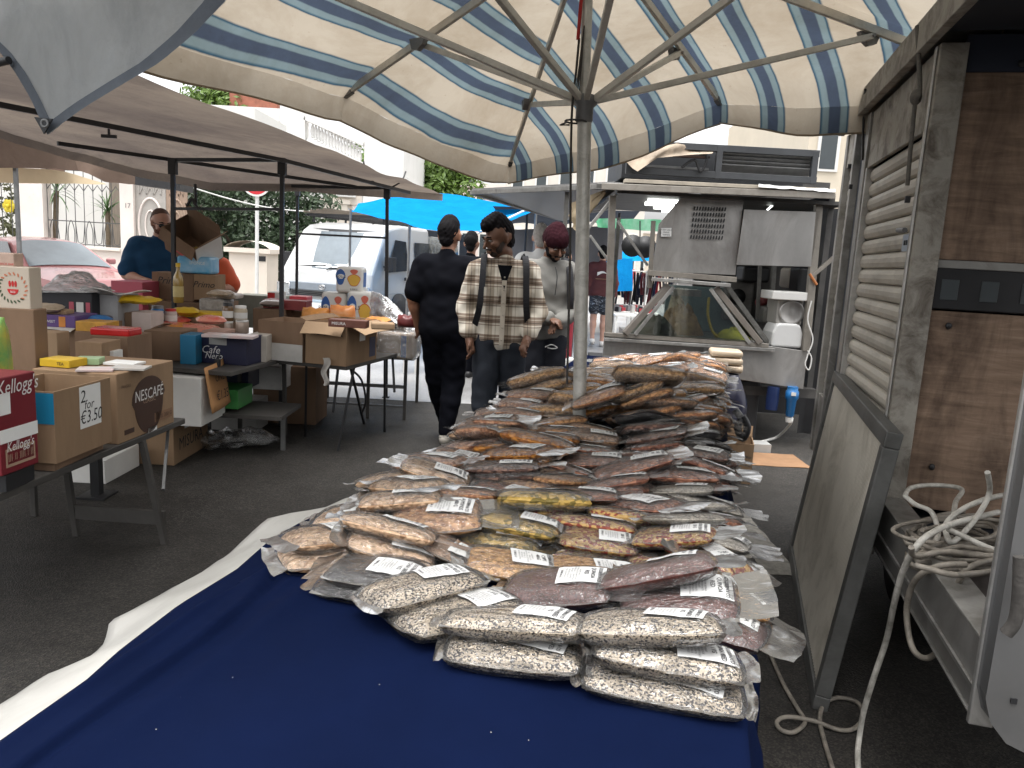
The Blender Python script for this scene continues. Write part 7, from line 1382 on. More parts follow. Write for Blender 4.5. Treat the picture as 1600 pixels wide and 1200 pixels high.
q = MB(); q.tube(smooth_path([F(1268, 470, FY-.04), F(1262, 500, FY-.05), F(1270, 530, FY-.06), F(1262, 555, FY-.06), F(1258, 570, FY-.06), F(1264, 578, FY-.06), F(1268, 560, FY-.06), F(1262, 548, FY-.06)], 6), .006, 6); o = q.build('white_lead', WHITE); tag(o, 'thin white lead looping down the truck corner post', 'cable')
# underneath: plugs, tubs, bags, carton
q = MB(); q.span((F(1100, 600, FY+.1).x, FY+.1, 0), (F(1190, 600, FY+.1).x, FY+.5, F(1150, 592, FY+.1).z)); o = q.build('black_tub', BLACK, None, bevel=.03); tag(o, 'large black tub under the truck counter', 'tub')
def sack(nm, lab, px0, px1, py0, py1, Y, mt, seed):
    a, b = P(px0, py1, Y), P(px1, py0, Y); w, h = (b.x-a.x)/2, b.z; c = Vector(((a.x+b.x)/2, Y+.2, 0)); q = MB()
    q.grid(lambda u, v: (lambda A, z, r: c+Vector((r*w*math.cos(A), r*.22*math.sin(A), z*h)))(v*2*math.pi, u, (1.0+.18*mnoise.noise(Vector((math.cos(v*6.283)*2, math.sin(v*6.283)*2, u*4+seed))))*(1-max(0, u-.55)**2*3.2)*(.92 if u > .02 else .8)), 16, 26); q.build('sack', mt, rt_ := thing(nm, lab, 'bag', (c.x, c.y, 0))); return rt_
NVB = M('navy_bin_bag', (.012, .012, .028), .35, 0, .3, 5, .5, 14)
sack('bin_bag', 'bulging dark navy bag under the truck behind the bag pile', 1118, 1184, 592, 690, 6.0, NVB, 1); sack('bin_bag', 'smaller dark bag in front of the bulging navy one', 1112, 1150, 622, 705, 5.3, BLACK, 4)
pg = thing('power_plug', 'blue industrial power plug hanging under the truck', 'plug', F(1237, 615, FY-.03)); q = MB(); q.lathe([(.028, -.16), (.034, -.15), (.042, -.02), (.055, .0), (.055, .06), (.045, .065), (.045, .10)], F(1237, 622, FY-.04), 16); q.build('plug_body', BLUEP, pg); q = MB(); q.lathe([(.03, -.20), (.034, -.16)], F(1237, 624, FY-.04), 12); q.build('cable_gland', WHITE, pg); q = MB(); q.box(F(1240, 616, FY-.1), (.04, .006, .03)); q.build('plug_label', WHITE, pg)
q = MB(); q.tube(smooth_path([F(1237, 652, FY-.04), F(1235, 662, FY-.05), G(1215, 682, .05), G(1190, 690, .012), G(1172, 694, .012)], 7), .012, 7); q.build('cable', WHITE, pg)
pg2 = thing('power_socket', 'dark blue socket beside the hanging power plug', 'plug', F(1207, 615, FY)); q = MB(); q.lathe([(.05, -.1), (.055, 0), (.05, .1)], F(1207, 622, FY-.0), 14); q.build('socket_body', M('dark_blue_plastic', (.015, .03, .10), .4), pg2)
c, w_, d_, h_ = fit(1171, 757, 1143, 1180, 690, Y=4.95); c.z = .001
cc_ = carton('floor_carton', 'open brown carton on the asphalt at the far corner of the blue cloth', 'box', G(1172, 757, .001), .20, .26, .29, TYAW, CARD, True, flaps=[('left', 20, .1), ('back', 20, .08)])
q = MB(); q.tube(smooth_path([P(1148, 640, 5.0), P(1158, 655, 4.98), P(1152, 668, 4.97), P(1160, 685, 4.97), P(1168, 668, 4.97), P(1160, 650, 4.98)], 5), .025, 7); o = q.build('black_glove', BLACK); tag(o, 'crumpled black glove hanging over the open brown carton', 'glove')
wt_ = G(1190, 705, .0); q = MB(); q.span((wt_.x-.10, wt_.y-.05, .001), (wt_.x+.06, wt_.y+.1, .07)); o = q.build('white_tub', M('dull_white_tub', (.45, .45, .44), .4)); tag(o, 'small dull white tub on the asphalt beside the brown carton', 'tub')
# ------------------------------------------------------------------ people: implicit surfaces turned into one continuous mesh
def sdf_mesh(prims, h, noise=None, cuts=()):
    """prims: (a, b, ra, rb, flat, k) tapered capsules (flat = depth squash along local y); smooth union; surface nets"""
    lo = np.array([1e9]*3); hi = -lo
    for a, b, ra, rb, fl, k in prims:
        r = max(ra, rb)+.03
        for p in (a, b): lo = np.minimum(lo, np.array(p)-r); hi = np.maximum(hi, np.array(p)+r)
    n = np.ceil((hi-lo)/h).astype(int)+2; V = np.full(n, 1.0, dtype=np.float32)
    ax = [lo[i]+np.arange(n[i])*h for i in range(3)]
    for a, b, ra, rb, fl, k in prims:
        a = np.array(a, float); b = np.array(b, float); r = max(ra, rb)+k+.03
        i0 = np.maximum(0, ((np.minimum(a, b)-r-lo)/h).astype(int)); i1 = np.minimum(n, ((np.maximum(a, b)+r-lo)/h).astype(int)+2)
        sl = tuple(slice(i0[i], i1[i]) for i in range(3)); X, Y, Z = np.meshgrid(ax[0][sl[0]], ax[1][sl[1]], ax[2][sl[2]], indexing='ij')
        ba = b-a; den = float(ba@ba)+1e-9; t = np.clip(((X-a[0])*ba[0]+(Y-a[1])*ba[1]+(Z-a[2])*ba[2])/den, 0, 1)
        dx = X-a[0]-t*ba[0]; dy = (Y-a[1]-t*ba[1])/fl; dz = Z-a[2]-t*ba[2]; d = np.sqrt(dx*dx+dy*dy+dz*dz)-(ra+(rb-ra)*t)
        o = V[sl]; hh = np.clip(.5+.5*(o-d)/k, 0, 1); V[sl] = o*(1-hh)+d*hh-k*hh*(1-hh)
    X, Y, Z = np.meshgrid(*ax, indexing='ij')
    if noise is not None: V = V+noise(X, Y, Z).astype(np.float32)
    for c in cuts: V = np.maximum(V, c(X, Y, Z).astype(np.float32))
    s = V < 0
    cs = [s[i:n[0]-1+i, j:n[1]-1+j, k:n[2]-1+k] for i in (0, 1) for j in (0, 1) for k in (0, 1)]
    any_ = np.logical_or.reduce(cs); all_ = np.logical_and.reduce(cs); m = any_ & ~all_; idx = np.full(m.shape, -1, int); idx[m] = np.arange(m.sum()); I, J, K = np.nonzero(m)
    acc = np.zeros((len(I), 3)); cnt = np.zeros(len(I))
    for (da, db) in [((0,0,0),(1,0,0)),((0,1,0),(1,1,0)),((0,0,1),(1,0,1)),((0,1,1),(1,1,1)),((0,0,0),(0,1,0)),((1,0,0),(1,1,0)),((0,0,1),(0,1,1)),((1,0,1),(1,1,1)),((0,0,0),(0,0,1)),((1,0,0),(1,0,1)),((0,1,0),(0,1,1)),((1,1,0),(1,1,1))]:
        va = V[I+da[0], J+da[1], K+da[2]]; vb = V[I+db[0], J+db[1], K+db[2]]; cr = (va < 0) != (vb < 0); t = np.where(cr, va/np.where(cr, va-vb, 1), 0)
        for c in range(3): acc[:, c] += np.where(cr, da[c]+t*(db[c]-da[c]), 0)
        cnt += cr
    vs = lo+(np.stack([I, J, K], 1)+acc/np.maximum(cnt, 1)[:, None])*h; fs = []
    for axis in range(3):
        o1, o2 = (axis+1) % 3, (axis+2) % 3; a = [slice(1, m.shape[i]) for i in range(3)]; a[axis] = slice(0, m.shape[axis]); a = tuple(a)
        sA = s[tuple(slice(x.start, x.stop) for x in a)]; b = list(a); b[axis] = slice(1, m.shape[axis]+1); sB = s[tuple(b)]; df = sA != sB; P_ = np.argwhere(df)+np.array([x.start for x in a]); 
        if not len(P_): continue
        e1 = np.zeros(3, int); e1[o1] = 1; e2 = np.zeros(3, int); e2[o2] = 1; q = [P_-e1-e2, P_-e2, P_, P_-e1]; ids = np.stack([idx[tuple(x.T)] for x in q], 1); flip = ~sA[df]; ids[flip] = ids[flip][:, ::-1]; fs.append(ids[(ids >= 0).all(1)])
    return vs, np.concatenate(fs)
def sdf_obj(name, prims, h, mt, parent, noise=None, cuts=(), sm=2):
    vs, fs = sdf_mesh(prims, h, noise, cuts); me = bpy.data.meshes.new(name); me.from_pydata(vs.tolist(), [], fs.tolist()); me.materials.append(mt); me.polygons.foreach_set('use_smooth', [True]*len(me.polygons)); me.update()
    o = bpy.data.objects.new(name, me); COL.objects.link(o); o.parent = parent
    if sm: m_ = o.modifiers.new('smooth', 'SMOOTH'); m_.iterations = sm; m_.factor = .5
    return o
def V3(*a): return np.array(a, float)
def fold_noise(amp, seed=0, f=1.0):
    def fn(X, Y, Z):
        a = np.sin(Z*34*f+5*np.sin(X*9+seed)+4*np.sin(Y*11)+seed)*np.sin(X*15*f+Z*8+seed*2+2*np.sin(Z*12)); b = np.sin(Z*61*f+7*X+3*np.sin(Y*17+seed))*np.sin(X*33+Y*21+seed)
        return amp*(.7*a+.4*b)
    return fn
def rotv(p, c, yaw, pitch=0, roll=0):
    p = Vector(p)-Vector(c); p = Matrix.Rotation(R(yaw), 3, 'Z') @ (Matrix.Rotation(R(pitch), 3, 'X') @ (Matrix.Rotation(R(roll), 3, 'Y') @ p)); p = p+Vector(c); return V3(*p)
def hand(prims, wr, dr, thumb_side, curl=.6):
    """palm, four unequal bent fingers and a thumb; dr = forearm direction"""
    d = Vector(dr).normalized(); sd = Vector((0, 1, 0)).cross(d)
    if sd.length < .2: sd = Vector((1, 0, 0))
    sd.normalize(); fw = d.cross(sd).normalized()
    ax = Vector((0, -1, 0)); ax = (ax-d*ax.dot(d)); ax = ax.normalized() if ax.length > .15 else sd    # knuckle row front to back
    inn = d.cross(ax).normalized()*thumb_side; w = Vector(wr); 
    prims.append((w, w+d*.075, .026, .030, 1.0, .02))
    for k, (ln, off) in enumerate(((.070, .032), (.080, .011), (.074, -.011), (.058, -.031))):
        a = w+d*.075+ax*off; b = a+(d*(1-.3*curl)+inn*curl*.5)*ln*.55; c = b+(d*(1-curl*.8)+inn*curl)*ln*.5
        prims.append((a-d*.02, b, .0105, .0095, 1.0, .006)); prims.append((b, c, .0095, .0078, 1.0, .004))
    a = w+d*.025+ax*.028; b = a+(d*.7+ax*.6)*.035+inn*.008; c = b+(d*1.0+inn*.4)*.03; prims.append((a, b, .013, .011, 1.0, .008)); prims.append((b, c, .011, .0085, 1.0, .004))
def person(lab, loc, yaw, sk, J, top, bottom, head=(0, 0, 0), hair=None, beard=None, shoes=None, scale=1.0, cap=None, res=.0095, face=True, group=None, extra=None, build=1.0):
    """J: joints a (local -x) and b (local +x): sh, el, wr, hip, kn, an, toe. The figure faces local -y."""
    rt = thing('person', lab, 'person', loc, yaw, group); rt.scale = (scale,)*3
    neck = V3(0, .012, 1.475)+V3(*J.get('lean', (0, 0, 0))); hc = V3(0, -.012, 1.625)+V3(*J.get('lean', (0, 0, 0))); hy, hp, hr = head
    H_ = lambda x, y, z: rotv(hc+V3(x, y, z), neck, hy, hp, hr)
    bd = []; B = bd.append; ln = V3(*J.get('lean', (0, 0, 0))); w_ = build
    # trunk
    B((V3(-.055, 0, .95), V3(.055, 0, .95), .12*w_, .12*w_, .85, .05)); B((V3(-.05, 0, 1.08)+ln*.4, V3(.05, 0, 1.08)+ln*.4, .115*w_, .115*w_, .8, .06)); B((V3(-.075, 0, 1.28)+ln*.8, V3(.075, 0, 1.28)+ln*.8, .115*w_, .115*w_, .82, .06)); B((V3(-.13, .012, 1.405)+ln, V3(.13, .012, 1.405)+ln, .062, .062, 1.0, .05)); B((V3(0, .02, 1.40)+ln, neck+V3(0, -.005, .05), .062, .053, 1.0, .05))
    # head
    B((H_(0, .018, .045), H_(0, .03, .03), .080, .084, 1.15, .02)); B((H_(0, -.012, .015), H_(0, -.02, -.035), .066, .056, 1.1, .03)); B((H_(0, -.045, -.078), H_(0, -.02, -.06), .030, .042, 1.0, .03))
    if face:
        B((H_(0, -.098, .004), H_(0, -.118, -.03), .0085, .0145, 1.0, .012)); B((H_(-.03, -.088, .026), H_(.03, -.088, .026), .012, .012, 1.0, .012)); B((H_(-.017, -.094, -.062), H_(.017, -.094, -.062), .0085, .0085, 1.0, .006)); B((H_(-.014, -.091, -.075), H_(.014, -.091, -.075), .009, .009, 1.0, .006))
        for s in (-1, 1): B((H_(s*.046, -.072, -.018), H_(s*.05, -.06, -.025), .02, .022, 1.0, .02))
    for s in (-1, 1): B((H_(s*.082, .012, .02), H_(s*.080, .010, -.02), .016, .012, 1.5, .006))
    for s, k in ((-1, 'a'), (1, 'b')):
        sh, el, wr = [V3(*J[k+n]) for n in ('sh', 'el', 'wr')]; hip, kn, an, toe = [V3(*J[k+n]) for n in ('hip', 'kn', 'an', 'toe')]
        B((sh, el, .052*w_, .040, 1.0, .03)); B((el, el+(wr-el)*.35, .041, .042, 1.0, .02)); B((el+(wr-el)*.3, wr, .042, .026, 1.0, .02)); hand(bd, wr, wr-el, s*-1 if J.get('palmin', 1) else s)
        B((hip, kn, .085, .055, 1.0, .04)); B((kn, kn+(an-kn)*.35+V3(0, .012, 0), .054, .056, 1.0, .03)); B((kn+(an-kn)*.3+V3(0, .012, 0), an, .055, .034, 1.0, .03)); B((an, toe, .036, .028, 1.0, .03))
    sdf_obj('body', bd, res, sk, rt, None, (), 1)
    # top
    tp = []; T_ = tp.append; ob = top.get('loose', .012); zh = top.get('hem', .90)
    T_((V3(-.06, 0, .93), V3(.06, 0, .93), .118*w_+ob, .118*w_+ob, .86, .05)); T_((V3(-.055, 0, 1.08)+ln*.4, V3(.055, 0, 1.08)+ln*.4, .117*w_+ob, .117*w_+ob, .84, .06)); T_((V3(-.08, 0, 1.28)+ln*.8, V3(.08, 0, 1.28)+ln*.8, .118*w_+ob, .118*w_+ob, .85, .06)); T_((V3(-.14, .012, 1.405)+ln, V3(.14, .012, 1.405)+ln, .064+ob, .064+ob, 1.0, .05)); T_((V3(0, .018, 1.40)+ln, neck+V3(0, .004, .012), .070, .062, 1.0, .03))
    for s, k in ((-1, 'a'), (1, 'b')):
        sh, el, wr = [V3(*J[k+n]) for n in ('sh', 'el', 'wr')]; sl = top.get('sleeve', 'short')
        if sl == 'short': e = sh+(el-sh)*.80; T_((sh, e, .058*w_+ob, .058+ob*1.1, 1.0, .03))
        else:
            f = .92 if sl == 'long' else .72; T_((sh, el, .056*w_+ob, .048+ob, 1.0, .03)); T_((el, el+(wr-el)*f, .048+ob, (.036 if sl == 'long' else .046)+ob, 1.0, .03))
            if sl == 'rolled': T_((el+(wr-el)*(f-.10), el+(wr-el)*f, .058, .058, 1.0, .008))
    sdf_obj(top.get('name', 'shirt'), tp, res, top['mat'], rt, fold_noise(top.get('fold', .005), top.get('seed', 1)), [lambda X, Y, Z: zh-Z+.010*np.sin(X*25)], 2)
    if sl != 'x' and top.get('collar'):
        c_ = [(neck+V3(.06*math.cos(a), .058*math.sin(a)-.005, -.005+.012*math.sin(a)), neck+V3(.064*math.cos(a+.35), .06*math.sin(a+.35)-.005, .0+.012*math.sin(a+.35)), .014, .014, 1, .005) for a in np.arange(-1.0, 4.2, .35)]; sdf_obj('collar', c_, .007, top['mat'], rt, None, (), 1)
    # trousers / shorts
    bt = []; lo_ = bottom.get('loose', .012)
    bt.append((V3(-.065, .005, .93), V3(.065, .005, .93), .112*w_+lo_*.6, .112*w_+lo_*.6, .92, .05))
    for s, k in ((-1, 'a'), (1, 'b')):
        hip, kn, an = [V3(*J[k+n]) for n in ('hip', 'kn', 'an')]; L_ = bottom.get('len', 'long')
        if L_ == 'long': bt += [(hip, kn, .092+lo_, .070+lo_, 1.0, .02), (kn, kn+(an-kn)*.4+V3(0, .012, 0), .070+lo_, .062+lo_, 1, .02), (kn+(an-kn)*.4+V3(0, .012, 0), an+V3(0, 0, .02), .062+lo_, .046+lo_*.8, 1.0, .02)]
        elif L_ == 'knee': bt += [(hip, kn+(an-kn)*.10, .090+lo_, .068+lo_, 1.0, .02)]
        else: bt += [(hip, hip+(kn-hip)*.62, .092+lo_, .084+lo_, 1.0, .015)]
    sdf_obj('trousers' if bottom.get('len', 'long') == 'long' else 'shorts', bt, res, bottom['mat'], rt, fold_noise(bottom.get('fold', .005), 3.3), [lambda X, Y, Z: Z-1.0], 2)
    # shoes
    for s, k in ((-1, 'a'), (1, 'b')):
        an, toe = V3(*J[k+'an']), V3(*J[k+'toe']); d = toe-an; d[2] = 0; d /= (np.linalg.norm(d)+1e-9); z0 = min(an[2]-.075, toe[2]-.03)
        heel = an-d*.035+V3(0, 0, -.045); sh_ = [(heel, an+d*.02+V3(0, 0, -.03), .042, .043, 1, .02), (an+V3(0, 0, -.03), toe+V3(0, 0, .0), .045, .034, 1, .03), (toe, toe+d*.02, .034, .03, 1, .02)]
        so = sdf_obj('shoe', sh_, .008, shoes or BLACK, rt, None, (), 1)
        q = MB(); hv, tv = Vector(heel), Vector(toe+d*.045); sdv = Vector((-d[1], d[0], 0)); zz = Vector((0, 0, 1)); pts = []
        for t in np.linspace(0, 2*math.pi, 19)[:-1]: pts.append(((hv+tv)/2)+(tv-hv)*.62*math.cos(t)+sdv*.045*math.sin(t)*(1+.12*math.cos(t)))
        base = [Vector((p.x, p.y, p.z-.040)) for p in pts]; q.sheet(base, .026); q.build('sole', WHITE if shoes else BLACK, so, local=True)
    # hair, beard, eyes
    if hair:
        hp_ = []
        for e in hair['p']: hp_.append((H_(*e[0]), H_(*e[1]), e[2], e[3], e[4] if len(e) > 4 else 1.1, .02))
        sdf_obj(hair.get('name', 'hair'), hp_, .007, hair['mat'], rt, (lambda X, Y, Z: hair.get('n', .004)*np.sin(X*140+Z*60)*np.sin(Y*150+Z*90)), [(lambda X, Y, Z: hair['z']+hc[2]-Z-hair.get('sl', .0)*(Y-hc[1]))] if 'z' in hair and not any(head) else (), 1)
    if beard:
        bp_ = [(H_(0, -.052, -.082), H_(0, -.03, -.07), .032, .044, 1, .02), (H_(-.05, -.035, -.055), H_(-.06, -.005, -.02), .026, .02, 1, .02), (H_(.05, -.035, -.055), H_(.06, -.005, -.02), .026, .02, 1, .02), (H_(-.024, -.090, -.052), H_(.024, -.090, -.052), .009, .009, 1, .01)]; sdf_obj('beard', bp_, .006, beard, rt, None, (), 1)
    if face:
        for s in (-1, 1):
            q = MB(); q.ell(Vector(H_(s*.033, -.0835, .006)), (.013, .009, .007), 8, 6); e = q.build('eye', M('eye_white', (.30, .27, .25), .5), rt, local=True); q = MB(); q.ell(Vector(H_(s*.033, -.0895, .006)), (.0055, .004, .0055), 7, 5); q.build('iris', INK, e, local=True)
            q = MB(); q.tube([Vector(H_(s*.015, -.098, .030)), Vector(H_(s*.033, -.100, .036)), Vector(H_(s*.055, -.086, .030))], [.004, .005, .003], 6); q.build('eyebrow', HAIRB, rt, local=True)
    return rt, H_
HAIRB = M('black_hair', (.008, .007, .008), .8, 0, .3, 40, .4, 160, spec=.12); SKIN_T = M('tan_skin', (.33, .165, .105), .5, 0, .1, 12, .05, 120, spec=.35); SKIN_D = M('brown_skin', (.145, .072, .045), .48, 0, .12, 12, .05, 120, spec=.35); SKIN_F = M('fair_skin', (.46, .26, .19), .5, 0, .1, 12, .05, 120, spec=.35)
BLK_T = M('black_tshirt', (.0055, .006, .009), .9, 0, .2, 3, .1, 300, spec=.08); BLK_TR = M('black_trousers', (.0045, .005, .008), .9, 0, .2, 3, .1, 300, spec=.08)
def plaid():
    m_, t, out = nodes('plaid_shirt'); co = coords(t, False); sx = N(t, 'SeparateXYZ'); t.links.new(co, sx.inputs[0])
    def band(sock, sc_, ph, stops):
        a = N(t, 'Math', operation='MULTIPLY_ADD'); a.inputs[1].default_value = sc_; a.inputs[2].default_value = ph; t.links.new(sock, a.inputs[0]); f = N(t, 'Math', operation='FRACT'); t.links.new(a.outputs[0], f.inputs[0]); r_ = ramp(t, stops, 'CONSTANT'); t.links.new(f.outputs[0], r_.inputs[0]); return r_.outputs[0]
    W, B, K = (.70, .65, .56), (.27, .21, .165), (.06, .05, .046); st = [(0, W), (.36, (.36, .3, .25)), (.42, W), (.50, B), (.60, K), (.63, B), (.74, (.55, .5, .42)), (.78, B), (.90, W)]
    st2 = [(0, (.95, .95, .95)), (.30, (.5, .45, .4)), (.48, (.16, .13, .12)), (.52, (.5, .45, .4)), (.70, (1, 1, 1)), (.84, (.6, .55, .5)), (.88, (1, 1, 1))]
    ang = N(t, 'Math', operation='ARCTAN2'); yy = N(t, 'Math', operation='MULTIPLY'); yy.inputs[1].default_value = 1.0
    v = band(sx.outputs['X'], 7.6, 10.2, st2); hcol = band(sx.outputs['Z'], 7.6, 10.55, st); c = mixc(t, hcol, v, .8, 'MULTIPLY')
    p = N(t, 'BsdfPrincipled', i_Roughness=.85); p.inputs['Specular IOR Level'].default_value = .2; t.links.new(c, p.inputs['Base Color']); nw = tex_noise(t, co, 300, 2); t.links.new(bumpn(t, nw.outputs[0], .2, .003), p.inputs['Normal']); t.links.new(p.outputs[0], out.inputs[0]); return m_
def camo():
    m_, t, out = nodes('camouflage_cloth'); co = coords(t, False); n1 = tex_noise(t, scalev(t, co, (7, 7, 16)), 1.6, 2, .5, 1.0); r_ = ramp(t, [(0, (.012, .014, .02)), (.46, (.05, .06, .08)), (.52, (.012, .014, .02)), (.58, (.22, .24, .28)), (.66, (.03, .035, .045))], 'CONSTANT'); t.links.new(n1.outputs[0], r_.inputs[0]); p = N(t, 'BsdfPrincipled', i_Roughness=.8); t.links.new(r_.outputs[0], p.inputs['Base Color']); t.links.new(p.outputs[0], out.inputs[0]); return m_
STAND = dict(ash=(-.185, .01, 1.40), ael=(-.235, .03, 1.13), awr=(-.235, -.03, .885), bsh=(.185, .01, 1.40), bel=(.235, .03, 1.13), bwr=(.235, -.03, .885), ahip=(-.085, 0, .90), akn=(-.09, -.015, .49), aan=(-.09, .02, .09), atoe=(-.10, -.13, .038), bhip=(.085, 0, .90), bkn=(.09, -.015, .49), ban=(.09, .02, .09), btoe=(.10, -.13, .038))
def J(**k): d = dict(STAND); d.update(k); return d
CROP = dict(mat=HAIRB, p=[((0, .03, .075), (0, .045, .05), .079, .083, 1.12), ((0, -.03, .098), (0, .02, .108), .058, .062, 1.1), ((0, .06, .0), (0, .068, -.03), .066, .055, 1.0)])
# man in black, seen from behind, walking away
gx = G(683, 694, 0)
p1, H1 = person('man seen from behind in black t-shirt and black trousers walking away', (gx.x+.02, gx.y+.03, 0), 172, SKIN_T,
    J(ahip=(-.085, 0, .90), akn=(-.075, -.05, .50), aan=(-.055, .05, .10), atoe=(-.065, -.10, .04), bkn=(.07, -.09, .51), ban=(.03, -.30, .11), btoe=(.035, -.44, .06), ael=(-.26, .05, 1.14), awr=(-.25, -.02, .90), bel=(.255, .04, 1.14), bwr=(.245, -.09, .93)),
    dict(mat=BLK_T, sleeve='short', hem=.80, loose=.022, fold=.0045, name='tshirt', seed=2), dict(mat=BLK_TR, loose=.018, fold=.005), (-8, 6, 0), dict(CROP), None, M('beige_shoe', (.42, .39, .34), .7), 1.0, face=False, build=1.08)
q = MB()
# man in plaid shirt
py_ = 5.35; gx = P(776, 640, py_)
p2, H2 = person('young man in a brown and cream plaid shirt with backpack straps and denim shorts', (gx.x-.0, py_, 0), 4, SKIN_D,
    J(ael=(-.255, .03, 1.13), awr=(-.215, -.07, .915), bel=(.255, .0, 1.13), bwr=(.17, -.17, .945), akn=(-.10, -.05, .50), bkn=(.10, .03, .49), ban=(.10, .12, .10), btoe=(.11, -.02, .04), lean=(0, -.01, 0)),
    dict(mat=plaid(), sleeve='rolled', hem=.86, loose=.013, fold=.006, collar=True, seed=5), dict(mat=M('dark_denim', (.008, .011, .019), .85, 0, .35, 6, .2, 250, col2=(.020, .026, .038)), len='knee', loose=.016, fold=.005), (-58, 16, 0),
    dict(mat=HAIRB, n=.006, p=[((0, .03, .078), (0, .045, .055), .080, .083, 1.12), ((0, -.055, .112), (0, .01, .118), .050, .066, 1.1), ((0, -.085, .095), (0, -.04, .115), .028, .045, 1.0), ((0, .06, .0), (0, .068, -.03), .066, .056, 1.0)]), M('stubble', (.03, .018, .014), .8), M('grey_sandal', (.1, .1, .1), .7), 1.0)
STRAP = M('black_webbing', (.010, .010, .014), .75, 0, .2, 20, .2, 200)
for s in (-1, 1):
    q = MB(); pts = smooth_path([(s*.135, .10, 1.47), (s*.14, .01, 1.505), (s*.145, -.085, 1.44), (s*.15, -.128, 1.30), (s*.16, -.130, 1.15), (s*.185, -.06, 1.02)], 6)
    for a, b in zip(pts[:-1], pts[1:]): q.beam(a, b, .042, .012, 0, (0, -1, .3))
    q.build('backpack_strap', STRAP, p2, local=True)
q = MB(); q.grid(lambda u, v: Vector((lerp(-.14, .14, u), .135+.13*math.sin(math.pi*u)**.5*math.sin(math.pi*v)**.5, lerp(1.0, 1.46, v))), 10, 10); q.build('backpack', STRAP, p2, local=True)
q = MB(); 
for k in range(6): q.ell((.0, -.139-.004*(1 if 1 < k < 4 else 0), 1.36-.085*k), (.006, .004, .006), 7, 5)
q.build('shirt_buttons', M('shirt_button', (.4, .36, .3), .4), p2, local=True)
q = MB(); q.span((-.016, -.137, .90), (.016, -.131, 1.34)); q.build('button_placket', M('pale_placket', (.55, .49, .41), .85, 0, .1, 30), p2, local=True)
for s, xd in ((-1, (1, 0, 0)), (1, (.95, .3, 0))): q = MB(); q.prism([(-.05, -.06), (.05, -.06), (.05, .05), (0, .035), (-.05, .05)], (s*.085, -.140, 1.24), xd, (0, -.05, 1), .004); q.build('shirt_pocket', bpy.data.materials['plaid_shirt'], p2, local=True)
q = MB(); q.tube([Vector((.187, -.135, .965))+Vector((.034*math.cos(a), .026*math.sin(a), .012*math.cos(a))) for a in np.linspace(0, 6.28, 15)[:-1]], .009, 6, closed=True); q.build('wrist_watch', M('watch_metal', (.45, .42, .36), .35, .8), p2, local=True)
q = MB(); q.prism([(-.05, .06), (.05, .06), (0, -.10)], (0, -.122, 1.38), (1, 0, 0), (0, .12, 1), .006); q.build('dark_undershirt', BLK_T, p2, local=True)
# man in maroon beanie
by_ = 6.25; gx = P(852, 500, by_)
BEAN = M('maroon_knit', (.03, .008, .012), .95, 0, .25, 60, .8, 120, spec=.1)
p3, H3 = person('bearded man in a maroon beanie and grey sweatshirt looking down', (gx.x, by_, 0), 12, SKIN_D,
    J(ael=(-.25, .02, 1.12), awr=(-.02, -.23, 1.03), bel=(.265, .0, 1.12), bwr=(.05, -.21, 1.00), lean=(0, -.03, 0)),
    dict(mat=M('grey_sweatshirt', (.20, .195, .18), .9, 0, .12, 4, .2, 250, spec=.15), sleeve='long', hem=.86, loose=.026, fold=.007, name='sweatshirt', seed=7), dict(mat=M('black_jersey', (.008, .010, .018), .8), loose=.018), (12, 24, 0),
    dict(name='beanie', mat=BEAN, n=.003, p=[((0, .03, .085), (0, .03, .045), .088, .094, 1.12), ((0, .03, .125), (0, .03, .10), .062, .082, 1.1), ((0, -.02, .062), (0, .055, .05), .090, .088, 1.0)]), HAIRB, BLACK, 1.0)
q = MB(); pts = smooth_path([(.135, .10, 1.47), (.14, .0, 1.505), (.145, -.11, 1.42), (.15, -.150, 1.30), (.16, -.150, 1.15), (.19, -.06, 1.02)], 6)
for a, b in zip(pts[:-1], pts[1:]): q.beam(a, b, .05, .014, 0, (0, -1, .3))
q.build('backpack_strap', STRAP, p3, local=True); q = MB(); q.tube(smooth_path([(.02, -.14, 1.44), (.03, -.175, 1.36), (.025, -.165, 1.22)], 6), .004, 6); q.build('hood_cord', BLACK, p3, local=True)
q = MB(); q.tube(smooth_path([(-.02, -.125, .80), (.03, -.13, .822), (.08, -.128, .80), (.045, -.128, .79), (.0, -.126, .796)], 6), .005, 6); q.build('trouser_logo', WPR, p3, local=True)
# man in blue t-shirt and sunglasses behind the cartons
mb = P(240, 400, 7.25)
p4, H4 = person('heavy man in a blue t-shirt and dark sunglasses behind the scripted cartons', (mb.x+.06, 7.25, 0), 30, SKIN_F,
    J(ael=(-.29, -.02, 1.14), awr=(-.13, -.25, 1.10), bel=(.28, -.06, 1.14), bwr=(.15, -.30, 1.16)), dict(mat=M('blue_tshirt', (.012, .055, .125), .8, 0, .2, 4, .15, 200, spec=.2), sleeve='short', hem=.82, loose=.028, fold=.006, name='tshirt'), dict(mat=BLK_TR), (15, 12, 0),
    dict(mat=M('stubbly_hair', (.10, .055, .04), .8), n=.001, p=[((0, .035, .065), (0, .05, .03), .078, .082, 1.14), ((0, .06, .0), (0, .066, -.03), .064, .056, 1.0)]), M('light_beard', (.16, .08, .055), .8), BLACK, 1.0, build=1.22)
q = MB()
for s in (-1, 1): q.ell(Vector(H4(s*.034, -.099, .006)), (.027, .008, .019), 10, 7); q.tube([Vector(H4(s*.06, -.088, .012)), Vector(H4(s*.084, .005, .014))], .003, 5)
q.tube([Vector(H4(-.012, -.104, .012)), Vector(H4(.012, -.104, .012))], .003, 5); q.build('sunglasses', M('dark_lens', (.006, .006, .008), .1, 0, .1, 5, 0), p4, local=True)
